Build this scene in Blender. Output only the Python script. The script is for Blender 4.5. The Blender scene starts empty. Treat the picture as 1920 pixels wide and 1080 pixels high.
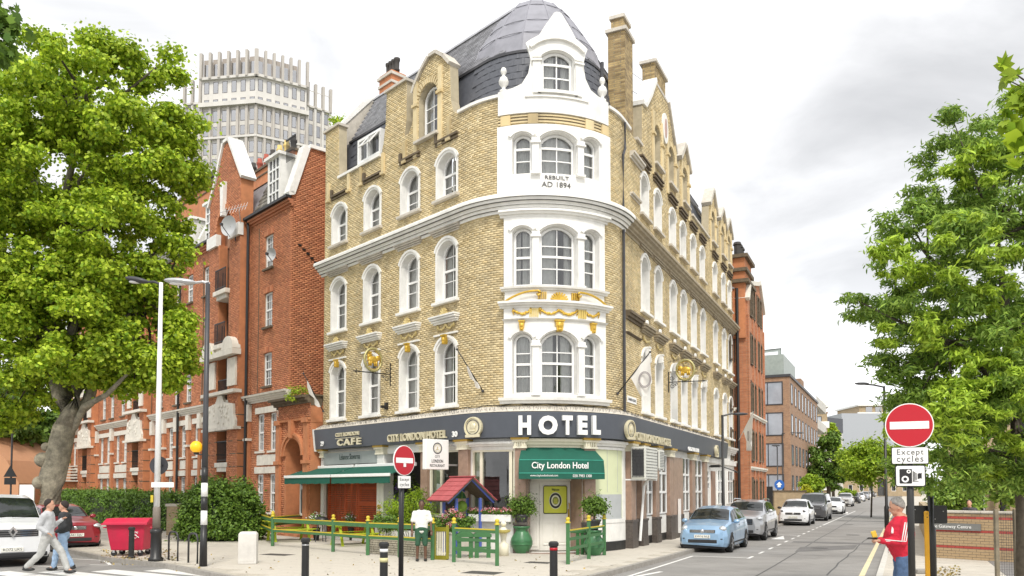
import bpy, bmesh, math, random
import numpy as np
from mathutils import Vector, Matrix
from mathutils.geometry import tessellate_polygon
R_ = math.radians
PI = math.pi
random.seed(7)
SC = bpy.context.scene
CAMH = 2.0; PITCH = R_(2.5); FPX = 1500.0
CYP = 917 - FPX * math.tan(PITCH)
cam_d = bpy.data.cameras.new('camera'); cam = bpy.data.objects.new('camera', cam_d)
SC.collection.objects.link(cam); SC.camera = cam
cam.location = (0, 0, CAMH); cam.rotation_euler = (PI / 2 + PITCH, 0, 0)
cam_d.sensor_width = 36; cam_d.lens = 36 * FPX / 1920
cam_d.shift_y = (CYP - 540) / 1920
cam_d.clip_start = 0.1; cam_d.clip_end = 3000
world = bpy.data.worlds.new('World'); SC.world = world; world.use_nodes = True
SUN_EL, SUN_AZ = R_(50), R_(173)
def build_world():
    nt = world.node_tree; nt.nodes.clear(); N = nt.nodes.new; L = nt.links.new
    out = N('ShaderNodeOutputWorld'); bg = N('ShaderNodeBackground'); L(bg.outputs[0], out.inputs[0])
    bg.inputs[1].default_value = 0.12
    sky = N('ShaderNodeTexSky'); sky.sky_type = 'NISHITA'; sky.sun_disc = False
    sky.sun_elevation = SUN_EL; sky.sun_rotation = SUN_AZ; sky.air_density = 1; sky.dust_density = 3
    tc = N('ShaderNodeTexCoord')
    mp = N('ShaderNodeMapping'); mp.inputs['Scale'].default_value = (1, 1, 2.2); L(tc.outputs['Generated'], mp.inputs[0])
    nz = N('ShaderNodeTexNoise'); nz.inputs['Scale'].default_value = 2.6; nz.inputs['Detail'].default_value = 7
    nz.inputs['Roughness'].default_value = .55; nz.inputs['Distortion'].default_value = .6; L(mp.outputs[0], nz.inputs[0])
    rp = N('ShaderNodeValToRGB'); rp.color_ramp.elements[0].position = .36; rp.color_ramp.elements[1].position = .60
    L(nz.outputs[0], rp.inputs[0])
    prev = None
    for (dx, dz, sx, sz, amt) in ((.50, .50, .14, .055, .62), (.35, .375, .11, .03, .40), (.52, .335, .14, .04, .34), (-.47, .60, .15, .035, .45),
                                  (.62, .60, .16, .05, .35), (-.9, .5, .3, .08, .4), (.95, .42, .25, .06, .4)):
        v = N('ShaderNodeVectorMath'); v.operation = 'NORMALIZE'; L(tc.outputs['Generated'], v.inputs[0])
        m1 = N('ShaderNodeVectorMath'); m1.operation = 'ADD'; L(v.outputs[0], m1.inputs[0])
        nn = N('ShaderNodeTexNoise'); nn.inputs['Scale'].default_value = 5; nn.inputs['Detail'].default_value = 5; L(mp.outputs[0], nn.inputs[0])
        sb = N('ShaderNodeVectorMath'); sb.operation = 'MULTIPLY_ADD'; L(nn.outputs['Color'], sb.inputs[0])
        sb.inputs[1].default_value = (.16, 0, .12); n_ = math.sqrt(dx * dx + 1 + dz * dz)
        sb.inputs[2].default_value = (-dx / n_ - .08, -1 / n_, -dz / n_ - .06); L(sb.outputs[0], m1.inputs[1])
        m2 = N('ShaderNodeVectorMath'); m2.operation = 'MULTIPLY'; L(m1.outputs[0], m2.inputs[0]); m2.inputs[1].default_value = (.8 / sx, 3, .78 / sz)
        ln = N('ShaderNodeVectorMath'); ln.operation = 'LENGTH'; L(m2.outputs[0], ln.inputs[0])
        mr = N('ShaderNodeMapRange'); mr.interpolation_type = 'SMOOTHSTEP'; mr.inputs[1].default_value = 2.1; mr.inputs[2].default_value = .0
        mr.inputs[3].default_value = 0; mr.inputs[4].default_value = amt * 1.02; L(ln.outputs['Value'], mr.inputs[0])
        if prev is None: prev = mr.outputs[0]
        else:
            mx = N('ShaderNodeMath'); mx.operation = 'MAXIMUM'; L(prev, mx.inputs[0]); L(mr.outputs[0], mx.inputs[1]); prev = mx.outputs[0]
    cl = N('ShaderNodeMixRGB'); cl.inputs[1].default_value = (4.5, 4.55, 4.65, 1); cl.inputs[2].default_value = (7.4, 7.4, 7.45, 1); L(rp.outputs[0], cl.inputs[0])
    dk = N('ShaderNodeMixRGB'); L(prev, dk.inputs[0]); L(cl.outputs[0], dk.inputs[1]); dk.inputs[2].default_value = (1.5, 1.53, 1.6, 1)
    fin = N('ShaderNodeMixRGB'); fin.inputs[0].default_value = .96; L(sky.outputs[0], fin.inputs[1]); L(dk.outputs[0], fin.inputs[2])
    L(fin.outputs[0], bg.inputs[0])
build_world()
sun_d = bpy.data.lights.new('sun', 'SUN'); sun_d.energy = 1.5; sun_d.angle = R_(12); sun_d.color = (1, .95, .87)
sun = bpy.data.objects.new('sun', sun_d); SC.collection.objects.link(sun)
sun.rotation_euler = (PI / 2 - SUN_EL, 0, PI - SUN_AZ + PI) if False else Vector((math.sin(SUN_AZ) * math.cos(SUN_EL), math.cos(SUN_AZ) * math.cos(SUN_EL), math.sin(SUN_EL))).to_track_quat('Z', 'Y').to_euler()
SC.view_settings.view_transform = 'Standard'; SC.view_settings.look = 'None'
SC.view_settings.exposure = 0.9; SC.view_settings.gamma = 1; SC.view_settings.use_curve_mapping = False
SC.render.engine = 'CYCLES'
SC.cycles.max_bounces = 6; SC.cycles.transparent_max_bounces = 12; SC.cycles.diffuse_bounces = 3
_cp, _sp = math.cos(PITCH), math.sin(PITCH)
def ray(x, y):
    a = (x - 960) / FPX; b = -(y - CYP) / FPX
    return Vector((a, _cp - b * _sp, _sp + b * _cp))
def G(x, y, z=0.0):
    d = ray(x, y); t = (z - CAMH) / d.z
    return Vector((d.x * t, d.y * t, z))
def D(x, y, Y):
    d = ray(x, y); t = Y / d.y
    return Vector((d.x * t, Y, CAMH + d.z * t))
DL = Vector((-.680, .7332)); DR = Vector((.4288, .9034)); DL.normalize(); DR.normalize()
VX = Vector((1.73, 22.7)); RR = 3.2
_b = (DL + DR).normalized(); _h = math.acos(_b.dot(DL)); TT = RR / math.tan(_h)
PL = VX + DL * TT; PR = VX + DR * TT; CC = VX + _b * RR / math.sin(_h); AL = RR * (PI - 2 * _h)
NL = Vector((-DL.y, DL.x)); NR = Vector((DR.y, -DR.x)); A0 = math.atan2(NL.y, NL.x)
def W(s, o, z):
    "hotel wall coordinates: s along the street line (0..AL is the round corner), o outwards, z up"
    if s < 0: p = PL + DL * (-s) + NL * o
    elif s <= AL:
        a = A0 + s / RR; p = CC + Vector((math.cos(a), math.sin(a))) * (RR + o)
    else: p = PR + DR * (s - AL) + NR * o
    return Vector((p.x, p.y, z))
def Wang(s):
    return A0 if s < 0 else (A0 + s / RR if s <= AL else A0 + AL / RR)   # direction of the outward normal
def P(x, y, o=0.0):
    "where the line of sight through (x,y) meets the hotel's wall surface: (s, z)"
    d = ray(x, y); best = None
    for (Q, dd, N_, sg) in ((PL, DL, NL, -1), (PR, DR, NR, 1)):
        q = Q + N_ * o
        den = d.x * dd.y - d.y * dd.x
        if abs(den) < 1e-9: continue
        u = (d.y * q.x - d.x * q.y) / den
        t = (q.y + dd.y * u) / d.y
        if u >= 0 and t > 0 and (best is None or t < best[0]): best = (t, -u if sg < 0 else AL + u)
    r = RR + o
    if r > 0:
        a = d.x ** 2 + d.y ** 2; b = -2 * (d.x * CC.x + d.y * CC.y); c = CC.length_squared - r * r; D_ = b * b - 4 * a * c
        if D_ > 0:
            t = (-b - math.sqrt(D_)) / (2 * a); an = math.atan2(d.y * t - CC.y, d.x * t - CC.x)
            s = (an - A0 + PI) % (2 * PI) - PI; s *= RR
            if 0 <= s <= AL and (best is None or t < best[0]): best = (t, s)
    return (best[1], CAMH + d.z * best[0])
MATS = {}
def mat(name, col, rough=.6, metal=0., var=.12, vscale=3., bump=0., bscale=20., island=0., spec=.5, trans=0., coat=0., emit=None, dirt=0., hue=None):
    if name in MATS: return MATS[name]
    m = bpy.data.materials.new(name); MATS[name] = m; m.use_nodes = True
    nt = m.node_tree; N = nt.nodes.new; L = nt.links.new
    b = nt.nodes['Principled BSDF']; b.inputs['Roughness'].default_value = rough; b.inputs['Metallic'].default_value = metal
    b.inputs['Specular IOR Level'].default_value = spec
    if coat: b.inputs['Coat Weight'].default_value = coat; b.inputs['Coat Roughness'].default_value = .06
    c4 = (*col, 1)
    tc = N('ShaderNodeTexCoord'); geo = N('ShaderNodeNewGeometry')
    nz = N('ShaderNodeTexNoise'); nz.inputs['Scale'].default_value = vscale; nz.inputs['Detail'].default_value = 6; nz.inputs['Roughness'].default_value = .6
    L(tc.outputs['Object'], nz.inputs[0])
    mr = N('ShaderNodeMapRange'); mr.inputs[1].default_value = .3; mr.inputs[2].default_value = .7
    mr.inputs[3].default_value = 1 - var; mr.inputs[4].default_value = 1 + var; L(nz.outputs[0], mr.inputs[0])
    val = mr.outputs[0]
    if island:
        mi = N('ShaderNodeMapRange'); mi.inputs[3].default_value = 1 - island; mi.inputs[4].default_value = 1 + island
        L(geo.outputs['Random Per Island'], mi.inputs[0])
        mu = N('ShaderNodeMath'); mu.operation = 'MULTIPLY'; L(val, mu.inputs[0]); L(mi.outputs[0], mu.inputs[1]); val = mu.outputs[0]
    src = None
    if hue:
        mh = N('ShaderNodeMixRGB'); mh.inputs[1].default_value = c4; mh.inputs[2].default_value = (*hue, 1)
        wn = N('ShaderNodeMath'); wn.operation = 'FRACT'; wm = N('ShaderNodeMath'); wm.operation = 'MULTIPLY'; wm.inputs[1].default_value = 17.3
        L(geo.outputs['Random Per Island'], wm.inputs[0]); L(wm.outputs[0], wn.inputs[0])
        pw = N('ShaderNodeMath'); pw.operation = 'POWER'; pw.inputs[1].default_value = 1.6; L(wn.outputs[0], pw.inputs[0]); L(pw.outputs[0], mh.inputs[0]); src = mh.outputs[0]
    sc = N('ShaderNodeVectorMath'); sc.operation = 'SCALE'
    if src: L(src, sc.inputs[0])
    else: sc.inputs[0].default_value = col
    L(val, sc.inputs['Scale']); colout = sc.outputs[0]
    if dirt:
        n2 = N('ShaderNodeTexNoise'); n2.inputs['Scale'].default_value = .55; n2.inputs['Detail'].default_value = 9; n2.inputs['Roughness'].default_value = .72
        mp = N('ShaderNodeMapping'); mp.inputs['Scale'].default_value = (1.6, 1.6, .55); L(tc.outputs['Object'], mp.inputs[0]); L(mp.outputs[0], n2.inputs[0])
        r2 = N('ShaderNodeMapRange'); r2.inputs[1].default_value = .5; r2.inputs[2].default_value = .72; r2.inputs[3].default_value = 0; r2.inputs[4].default_value = dirt
        L(n2.outputs[0], r2.inputs[0])
        md = N('ShaderNodeMixRGB'); L(r2.outputs[0], md.inputs[0]); L(colout, md.inputs[1]); md.inputs[2].default_value = (.10, .09, .08, 1); colout = md.outputs[0]
    L(colout, b.inputs['Base Color'])
    if bump:
        nb = N('ShaderNodeTexNoise'); nb.inputs['Scale'].default_value = bscale; nb.inputs['Detail'].default_value = 5; L(tc.outputs['Object'], nb.inputs[0])
        bp = N('ShaderNodeBump'); bp.inputs['Strength'].default_value = bump; bp.inputs['Distance'].default_value = .02; L(nb.outputs[0], bp.inputs['Height']); L(bp.outputs[0], b.inputs['Normal'])
    if emit:
        b.inputs['Emission Color'].default_value = (*emit[:3], 1); b.inputs['Emission Strength'].default_value = emit[3]
    if trans:
        tr = N('ShaderNodeBsdfTranslucent'); mx = N('ShaderNodeMixShader'); mx.inputs[0].default_value = trans
        L(colout, tr.inputs[0]); L(b.outputs[0], mx.inputs[1]); L(tr.outputs[0], mx.inputs[2]); L(mx.outputs[0], nt.nodes['Material Output'].inputs[0])
    return m
def glass_mat(name, tint=(.8, .85, .85), refl=.25, transp=.75, rough=.03):
    m = bpy.data.materials.new(name); MATS[name] = m; m.use_nodes = True
    nt = m.node_tree; nt.nodes.clear(); N = nt.nodes.new; L = nt.links.new
    o = N('ShaderNodeOutputMaterial'); g = N('ShaderNodeBsdfGlossy'); g.inputs['Roughness'].default_value = rough
    tc = N('ShaderNodeTexCoord'); nz = N('ShaderNodeTexNoise'); nz.inputs['Scale'].default_value = 1.1; L(tc.outputs['Object'], nz.inputs[0])
    bp = N('ShaderNodeBump'); bp.inputs['Strength'].default_value = .12; bp.inputs['Distance'].default_value = .05; L(nz.outputs[0], bp.inputs['Height']); L(bp.outputs[0], g.inputs['Normal'])
    t = N('ShaderNodeBsdfTransparent'); t.inputs[0].default_value = (*tint, 1)
    f = N('ShaderNodeFresnel'); f.inputs[0].default_value = 1.5
    ad = N('ShaderNodeMath'); ad.operation = 'MULTIPLY_ADD'; ad.inputs[1].default_value = 1.0; ad.inputs[2].default_value = refl; ad.use_clamp = True; L(f.outputs[0], ad.inputs[0])
    mx = N('ShaderNodeMixShader'); L(ad.outputs[0], mx.inputs[0]); L(t.outputs[0], mx.inputs[1]); L(g.outputs[0], mx.inputs[2]); L(mx.outputs[0], o.inputs[0])
    return m
def brick_mat(name, col, col2, mortar, bw=.225, bh=.075, dirt=.5, flat=False):
    "brick courses too small to build one by one: the texture runs along the wall in its local frame"
    m = bpy.data.materials.new(name); MATS[name] = m; m.use_nodes = True
    nt = m.node_tree; N = nt.nodes.new; L = nt.links.new; b = nt.nodes['Principled BSDF']; b.inputs['Roughness'].default_value = .85
    tc = N('ShaderNodeTexCoord'); geo = N('ShaderNodeNewGeometry')
    sx = N('ShaderNodeSeparateXYZ'); L(tc.outputs['Object'], sx.inputs[0])
    ad = N('ShaderNodeMath'); ad.operation = 'ADD'; L(sx.outputs[0], ad.inputs[0]); L(sx.outputs[1], ad.inputs[1])
    cb = N('ShaderNodeCombineXYZ'); L(ad.outputs[0], cb.inputs[0]); L(sx.outputs[2], cb.inputs[1])
    br = N('ShaderNodeTexBrick'); L(cb.outputs[0], br.inputs[0])
    br.inputs['Color1'].default_value = (*col, 1); br.inputs['Color2'].default_value = (*col2, 1); br.inputs['Mortar'].default_value = (*mortar, 1)
    br.inputs['Scale'].default_value = 1; br.inputs['Brick Width'].default_value = bw; br.inputs['Row Height'].default_value = bh
    br.inputs['Mortar Size'].default_value = .009; br.inputs['Mortar Smooth'].default_value = .3
    nz = N('ShaderNodeTexNoise'); nz.inputs['Scale'].default_value = 2.2; nz.inputs['Detail'].default_value = 8; nz.inputs['Roughness'].default_value = .65; L(tc.outputs['Object'], nz.inputs[0])
    mr = N('ShaderNodeMapRange'); mr.inputs[1].default_value = .35; mr.inputs[2].default_value = .7; mr.inputs[3].default_value = 1.12; mr.inputs[4].default_value = 1 - dirt * .55; L(nz.outputs[0], mr.inputs[0])
    sc = N('ShaderNodeVectorMath'); sc.operation = 'SCALE'; L(br.outputs[0], sc.inputs[0]); L(mr.outputs[0], sc.inputs['Scale']); L(sc.outputs[0], b.inputs['Base Color'])
    bp = N('ShaderNodeBump'); bp.inputs['Strength'].default_value = .5; bp.inputs['Distance'].default_value = .01; bp.invert = True; L(br.outputs['Fac'], bp.inputs['Height']); L(bp.outputs[0], b.inputs['Normal'])
    return m
def circ(n, r=1., a0=0.): return [(r * math.cos(a0 + 2 * PI * i / n), r * math.sin(a0 + 2 * PI * i / n)) for i in range(n)]
class MB:
    def __init__(s): s.v = []; s.f = []
    def add(s, vs, fs):
        n = len(s.v); s.v += [tuple(v) for v in vs]; s.f += [tuple(i + n for i in f) for f in fs]; return s
    def box(s, x0, x1, y0, y1, z0, z1, M=None):
        vs = [(x, y, z) for x in (x0, x1) for y in (y0, y1) for z in (z0, z1)]
        if M is not None: vs = [M @ Vector(v) for v in vs]
        return s.add(vs, [(0, 1, 3, 2), (4, 6, 7, 5), (0, 4, 5, 1), (2, 3, 7, 6), (0, 2, 6, 4), (1, 5, 7, 3)])
    def cbox(s, c, size, rz=0., rx=0., ry=0.):
        M = Matrix.Translation(c) @ Matrix.Rotation(rz, 4, 'Z') @ Matrix.Rotation(ry, 4, 'Y') @ Matrix.Rotation(rx, 4, 'X')
        a, b, d = size[0] / 2, size[1] / 2, size[2] / 2
        return s.box(-a, a, -b, b, -d, d, M)
    def beam(s, p, q, w, h=None, up=(0, 0, 1)):
        p = Vector(p); q = Vector(q); h = h or w; d = (q - p).normalized(); u = Vector(up)
        if abs(d.dot(u)) > .98: u = Vector((0, 1, 0))
        a = d.cross(u).normalized() * w / 2; b = a.cross(d).normalized() * h / 2
        vs = [p - a - b, p + a - b, p + a + b, p - a + b, q - a - b, q + a - b, q + a + b, q - a + b]
        return s.add(vs, [(0, 1, 2, 3), (7, 6, 5, 4), (0, 4, 5, 1), (1, 5, 6, 2), (2, 6, 7, 3), (3, 7, 4, 0)])
    def prism(s, poly, a0, a1, ax='y'):
        n = len(poly)
        f = {'y': lambda p, a: (p[0], a, p[1]), 'x': lambda p, a: (a, p[0], p[1]), 'z': lambda p, a: (p[0], p[1], a)}[ax]
        vs = [f(p, a0) for p in poly] + [f(p, a1) for p in poly]; fs = []
        tris = tessellate_polygon([[Vector((p[0], p[1], 0)) for p in poly]])
        for t in tris: fs.append(tuple(t)); fs.append(tuple(i + n for i in reversed(t)))
        for i in range(n): j = (i + 1) % n; fs.append((i, j, j + n, i + n))
        return s.add(vs, fs)
    def holed(s, outer, holes, o0, o1, ax='y'):
        "flat slab with openings: front at o1, sides of outer and of the openings"
        loops = [outer] + holes; pts = [p for l in loops for p in l]; n = len(pts)
        tris = tessellate_polygon([[Vector((p[0], p[1], 0)) for p in l] for l in loops])
        vs = [(p[0], o1, p[1]) for p in pts] + [(p[0], o0, p[1]) for p in pts]
        fs = [tuple(t) for t in tris]; k = 0
        for l in loops:
            m = len(l)
            for i in range(m): j = (i + 1) % m; fs.append((k + i, k + j, k + j + n, k + i + n))
            k += m
        return s.add(vs, fs)
    def loft(s, rings, closed=True, caps=True):
        n = len(rings[0]); b = []
        for r in rings: b += [tuple(p) for p in r]
        fs = []
        for k in range(len(rings) - 1):
            for i in range(n if closed else n - 1):
                j = (i + 1) % n; fs.append((k * n + i, k * n + j, (k + 1) * n + j, (k + 1) * n + i))
        if caps and closed: fs.append(tuple(reversed(range(n)))); fs.append(tuple(range((len(rings) - 1) * n, len(rings) * n)))
        return s.add(b, fs)
    def lathe(s, prof, c=(0, 0, 0), seg=16, sx=1., sy=1.):
        return s.loft([[(c[0] + x * sx, c[1] + y * sy, c[2] + z) for x, y in circ(seg, max(r, 1e-4))] for r, z in prof])
    def tube(s, pts, r, seg=8, cap=True):
        pts = [Vector(p) for p in pts]; rs = r if isinstance(r, (list, tuple)) else [r] * len(pts); rings = []
        up = Vector((0, 0, 1))
        for i, p in enumerate(pts):
            d = (pts[min(i + 1, len(pts) - 1)] - pts[max(i - 1, 0)]).normalized()
            a = d.cross(up)
            if a.length < .05: a = d.cross(Vector((0, 1, 0)))
            a.normalize(); b = a.cross(d)
            rings.append([p + a * x * rs[i] + b * y * rs[i] for x, y in circ(seg)])
        return s.loft(rings, caps=cap)
    def ball(s, c, r, seg=12, rings=8, sc=(1, 1, 1)):
        rg = [[(c[0] + r * sc[0] * math.sin(t) * x, c[1] + r * sc[1] * math.sin(t) * y, c[2] + r * sc[2] * math.cos(t)) for x, y in circ(seg)] for t in [max(1e-3, min(PI - 1e-3, PI * i / rings)) for i in range(rings + 1)]]
        return s.loft(rg)
    def merge(s, o, M=None):
        return s.add([M @ Vector(v) for v in o.v] if M is not None else o.v, o.f)
    def xf(s, M): s.v = [tuple(M @ Vector(v)) for v in s.v]; return s
    def build(s, name, m=None, parent=None, fn=None, cut=None, smooth=False, bevel=0., kind=None, fix=True, sub=0, label=None):
        me = bpy.data.meshes.new(name); me.from_pydata(s.v, [], s.f)
        if fix or cut or fn:
            bm = bmesh.new(); bm.from_mesh(me)
            if cut:
                for c in cut: bmesh.ops.bisect_plane(bm, geom=bm.verts[:] + bm.edges[:] + bm.faces[:], plane_co=(c, 0, 0), plane_no=(1, 0, 0))
            if fix: bmesh.ops.recalc_face_normals(bm, faces=bm.faces[:])
            if fn:
                for v in bm.verts: v.co = fn(*v.co)
            bm.to_mesh(me); bm.free()
        if smooth: me.polygons.foreach_set('use_smooth', [True] * len(me.polygons))
        me.update()
        if m is not None: me.materials.append(m)
        o = bpy.data.objects.new(name, me); SC.collection.objects.link(o)
        if parent is not None: o.parent = parent
        if bevel:
            bv = o.modifiers.new('bevel', 'BEVEL'); bv.width = bevel; bv.segments = 2; bv.limit_method = 'ANGLE'; bv.angle_limit = R_(35)
        if sub:
            sm = o.modifiers.new('sub', 'SUBSURF'); sm.levels = sub; sm.render_levels = sub
        if kind: o['kind'] = kind
        if label: o['label'] = label
        return o
def thing(name, label, cat, loc=(0, 0, 0), rz=0., group=None):
    o = bpy.data.objects.new(name, None); SC.collection.objects.link(o); o.location = loc; o.rotation_euler = (0, 0, rz)
    o.empty_display_size = .2; o['label'] = label; o['category'] = cat
    if group: o['group'] = group
    return o
def tag(o, label, cat, group=None):
    o['label'] = label; o['category'] = cat
    if group: o['group'] = group
    return o
def dup_tree(o, parent=None):
    c = o.copy(); SC.collection.objects.link(c); c.parent = parent
    for ch in list(o.children): dup_tree(ch, c)
    return c
def place(o, loc, rz, label=None):
    o.location = loc; o.rotation_euler = (0, 0, rz)
    if label: o['label'] = label
    return o
def azdir(v): return math.atan2(v[1], v[0])
_font = None
def text_mb(txt, size=1., depth=.02, align='CENTER', spacing=1., bold=0.):
    "lettering as a mesh in the x-z plane, thickness along -y to 0"
    cu = bpy.data.curves.new('lettering', 'FONT'); cu.body = txt; cu.size = size; cu.extrude = depth / 2; cu.align_x = align; cu.align_y = 'CENTER'
    cu.space_character = spacing; cu.offset = bold * size; cu.resolution_u = 3
    ob = bpy.data.objects.new('lettering', cu); SC.collection.objects.link(ob)
    dg = bpy.context.evaluated_depsgraph_get(); me = bpy.data.meshes.new_from_object(ob.evaluated_get(dg))
    mb = MB(); mb.add([(v.co.x, -v.co.z, v.co.y) for v in me.vertices], [tuple(p.vertices) for p in me.polygons])
    SC.collection.objects.unlink(ob); bpy.data.objects.remove(ob); bpy.data.meshes.remove(me)
    return mb
def ellipse(cx, cz, rx, rz, n=24, a0=0, a1=2 * PI):
    return [(cx + rx * math.cos(a0 + (a1 - a0) * i / n), cz + rz * math.sin(a0 + (a1 - a0) * i / n)) for i in range(n if abs(a1 - a0 - 2 * PI) < 1e-6 else n + 1)]
def add_grain(m, amount=.25, scale=90):
    nt = m.node_tree; N = nt.nodes.new; L = nt.links.new; b = nt.nodes['Principled BSDF']
    lk = b.inputs['Base Color'].links[0].from_socket
    tc = N('ShaderNodeTexCoord'); nz = N('ShaderNodeTexNoise'); nz.inputs['Scale'].default_value = scale; nz.inputs['Detail'].default_value = 3; L(tc.outputs['Object'], nz.inputs[0])
    mr = N('ShaderNodeMapRange'); mr.inputs[3].default_value = 1 - amount; mr.inputs[4].default_value = 1 + amount; L(nz.outputs[0], mr.inputs[0])
    s = N('ShaderNodeVectorMath'); s.operation = 'SCALE'; L(lk, s.inputs[0]); L(mr.outputs[0], s.inputs['Scale']); L(s.outputs[0], b.inputs['Base Color'])
M_WHITE = mat('white_painted_stucco', (.80, .79, .75), .6, var=.07, vscale=4, bump=.12, dirt=.24)
M_WHITE2 = mat('white_gloss_paint', (.82, .82, .80), .35, var=.03)
M_CREAM = mat('cream_paint', (.74, .70, .55), .5, var=.05)
M_YBRICK = mat('yellow_stock_brick', (.63, .52, .31), .9, var=.12, vscale=1.4, bump=.25, bscale=60, island=.17, hue=(.54, .42, .22), dirt=.42)
M_YMORTAR = mat('pale_mortar', (.46, .40, .28), .95, var=.15, vscale=3, dirt=.3)
M_STONE = mat('weathered_cream_stone', (.55, .51, .44), .8, var=.15, vscale=5, bump=.2, dirt=.35)
M_DSTONE = mat('dark_brick_moulding', (.13, .10, .065), .85, var=.3, vscale=6)
M_SLATE = mat('blue_grey_roof_slate', (.085, .09, .105), .5, var=.15, vscale=6, island=.35, bump=.15)
M_SLATE2 = mat('glare_grey_roof_slate', (.31, .31, .33), .6, var=.2, vscale=3, island=.22, bump=.2)  # base grey lightened to put sky glare into the slates
M_LEAD = mat('lead_sheet', (.25, .25, .28), .55, metal=.0, var=.18, vscale=1.5, island=.12, bump=.12, bscale=5)
M_GOLD = mat('gold_paint', (.62, .40, .06), .38, metal=.5, var=.2, vscale=14)
M_DARKIN = mat('dark_room', (.09, .09, .088), .9, var=.3)
M_CURT = mat('pale_net_curtain', (.86, .85, .80), .9, var=.1, vscale=6, trans=.3)
M_GLASS = glass_mat('window_glass', (.93, .95, .95), .08)
M_GLASSD = glass_mat('shop_window_glass', (.7, .75, .75), .10)
M_FASCIA = mat('slate_grey_fascia_paint', (.085, .095, .115), .45, var=.06, vscale=2, spec=.4)
M_BLACK = mat('black_paint', (.018, .018, .018), .4, var=.2)
M_BLACKR = mat('black_rubber', (.02, .02, .02), .8, var=.2)
M_DGREY = mat('dark_grey_metal', (.06, .06, .065), .45, metal=.3)
M_GREEN_AWN = mat('bottle_green_canvas', (.006, .095, .062), .8, var=.1, vscale=3, bump=.1, bscale=200)
M_SIGNW = mat('white_sign_face', (.85, .85, .83), .45, var=.03)
M_RED = mat('sign_red', (.46, .006, .018), .4, var=.03)
M_STEEL = mat('galvanised_steel', (.55, .55, .55), .4, metal=.7, var=.1)
M_TERRA = mat('orange_red_brickwork', (.50, .20, .09), .85, var=.15, vscale=3, dirt=.2)
M_RBRICK = brick_mat('red_brick_courses', (.52, .21, .10), (.42, .15, .07), (.36, .22, .14), dirt=.35)
M_RSTONE = mat('painted_cream_stone', (.70, .66, .58), .8, var=.1, vscale=5, bump=.2, dirt=.3)
ZR = -.12
DK = Vector((.49, 1.0)).normalized(); NK = Vector((DK.y, -DK.x))          # street direction, to the right of it
KL = G(1262, 1040).xy; KR = G(1645, 1075).xy
M_ASPH = mat('worn_asphalt', (.25, .24, .225), .9, var=.2, vscale=.45, bump=.35, bscale=70, dirt=.35); add_grain(M_ASPH, .30, 60)
M_ASPH2 = mat('asphalt_patch_and_hump_shade', (.15, .145, .14), .9, var=.2, vscale=2, bump=.4, bscale=80); add_grain(M_ASPH2, .35, 60)
M_PAVE = mat('york_stone_paving', (.52, .48, .41), .85, var=.10, vscale=1.2, bump=.2, bscale=30, island=.13, dirt=.22)
M_PBASE = mat('pavement_joint_mortar', (.42, .385, .32), .95, var=.15, vscale=2)
M_KERB = mat('granite_kerb', (.30, .28, .25), .8, var=.15, vscale=8, island=.15)
M_LINE = mat('white_road_paint', (.72, .71, .68), .7, var=.12, vscale=5, dirt=.25)
M_YLINE = mat('faded_yellow_road_paint', (.66, .58, .36), .7, var=.12, vscale=4, dirt=.2)
M_SOIL = mat('grassy_ground', (.10, .11, .05), .95, var=.3, vscale=1)
def sheet(name, pts, z, m, kind='structure', thick=None):
    mb = MB(); pts = [(p[0], p[1]) for p in pts]
    mb.prism(pts, z - (thick or .02), z, ax='z')
    return mb.build(name, m, kind=kind)
b_ = MB(); b_.box(-900, 900, -60, 1400, -.5, ZR - .02); b_.build('ground', M_SOIL, kind='structure')
def along(p, t, n=0): q = p + DK * t + NK * n; return (q.x, q.y)
road = sheet('road', [(-95, -40), (60, -40), along(KR, 0, 9), along(KR, 330, 12), along(KL, 330, -3), along(KL, -2, -2), (-8, 40), (-95, 100)], ZR, M_ASPH)
kp = [G(205, 1046).xy, G(300, 1056).xy, G(430, 1080).xy, G(560, 1098).xy, G(760, 1110).xy, G(960, 1104).xy, G(1060, 1090).xy, G(1112, 1079).xy, KL]
edge = [(p.x, p.y) for p in kp] + [along(KL, t) for t in (30, 80, 200, 325)]
e0 = kp[0]
back = [along(KL, 325, -6), along(KL, 60, -9), (6, 60), (-30, 75), (-58, 84)]
lk = [(e0 + DL * t).to_tuple() for t in (75, 40, 10, 3)]
pave_poly = edge + back + [(lk[0][0] + 0, lk[0][1])] + lk[1:]
sheet('pavement', pave_poly, -.012, M_PBASE, thick=.12)
def inpoly(x, y, poly):
    c = False; j = len(poly) - 1
    for i in range(len(poly)):
        xi, yi = poly[i]; xj, yj = poly[j]
        if (yi > y) != (yj > y) and x < (xj - xi) * (y - yi) / (yj - yi) + xi: c = not c
        j = i
    return c
pav_o = bpy.data.objects['pavement']
slab = MB(); slab.box(-.452, .452, -.297, .297, 0, .03); slab_me = None
import itertools
cands = []
d1 = Vector((.93, -.36)).normalized(); d1 = Vector((DK.y, -DK.x)); d2 = DK
org = Vector((-2, 20))
for i in range(-34, 34):
    for j in range(-16, 40):
        c = org + d1 * (i * .912 + (j % 2) * .456) + d2 * j * .6
        ok = all(inpoly(*(c + d1 * a + d2 * b), pave_poly) for a in (-.47, .47) for b in (-.31, .31))
        if ok and c.y > 8 and abs(c.x / c.y) < .68: cands.append((c.length, c))
cands.sort(key=lambda t: t[0])
for k, (_, c) in enumerate(cands[:300]):
    if slab_me is None:
        so = slab.build('paving_slab', M_PAVE, pav_o); slab_me = so.data
    else:
        so = bpy.data.objects.new('paving_slab', slab_me); SC.collection.objects.link(so); so.parent = pav_o
    so.location = (c.x, c.y, -.03 + random.uniform(-.001, .0015)); so.rotation_euler = (0, random.uniform(-.002, .002), azdir(d1))
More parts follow.
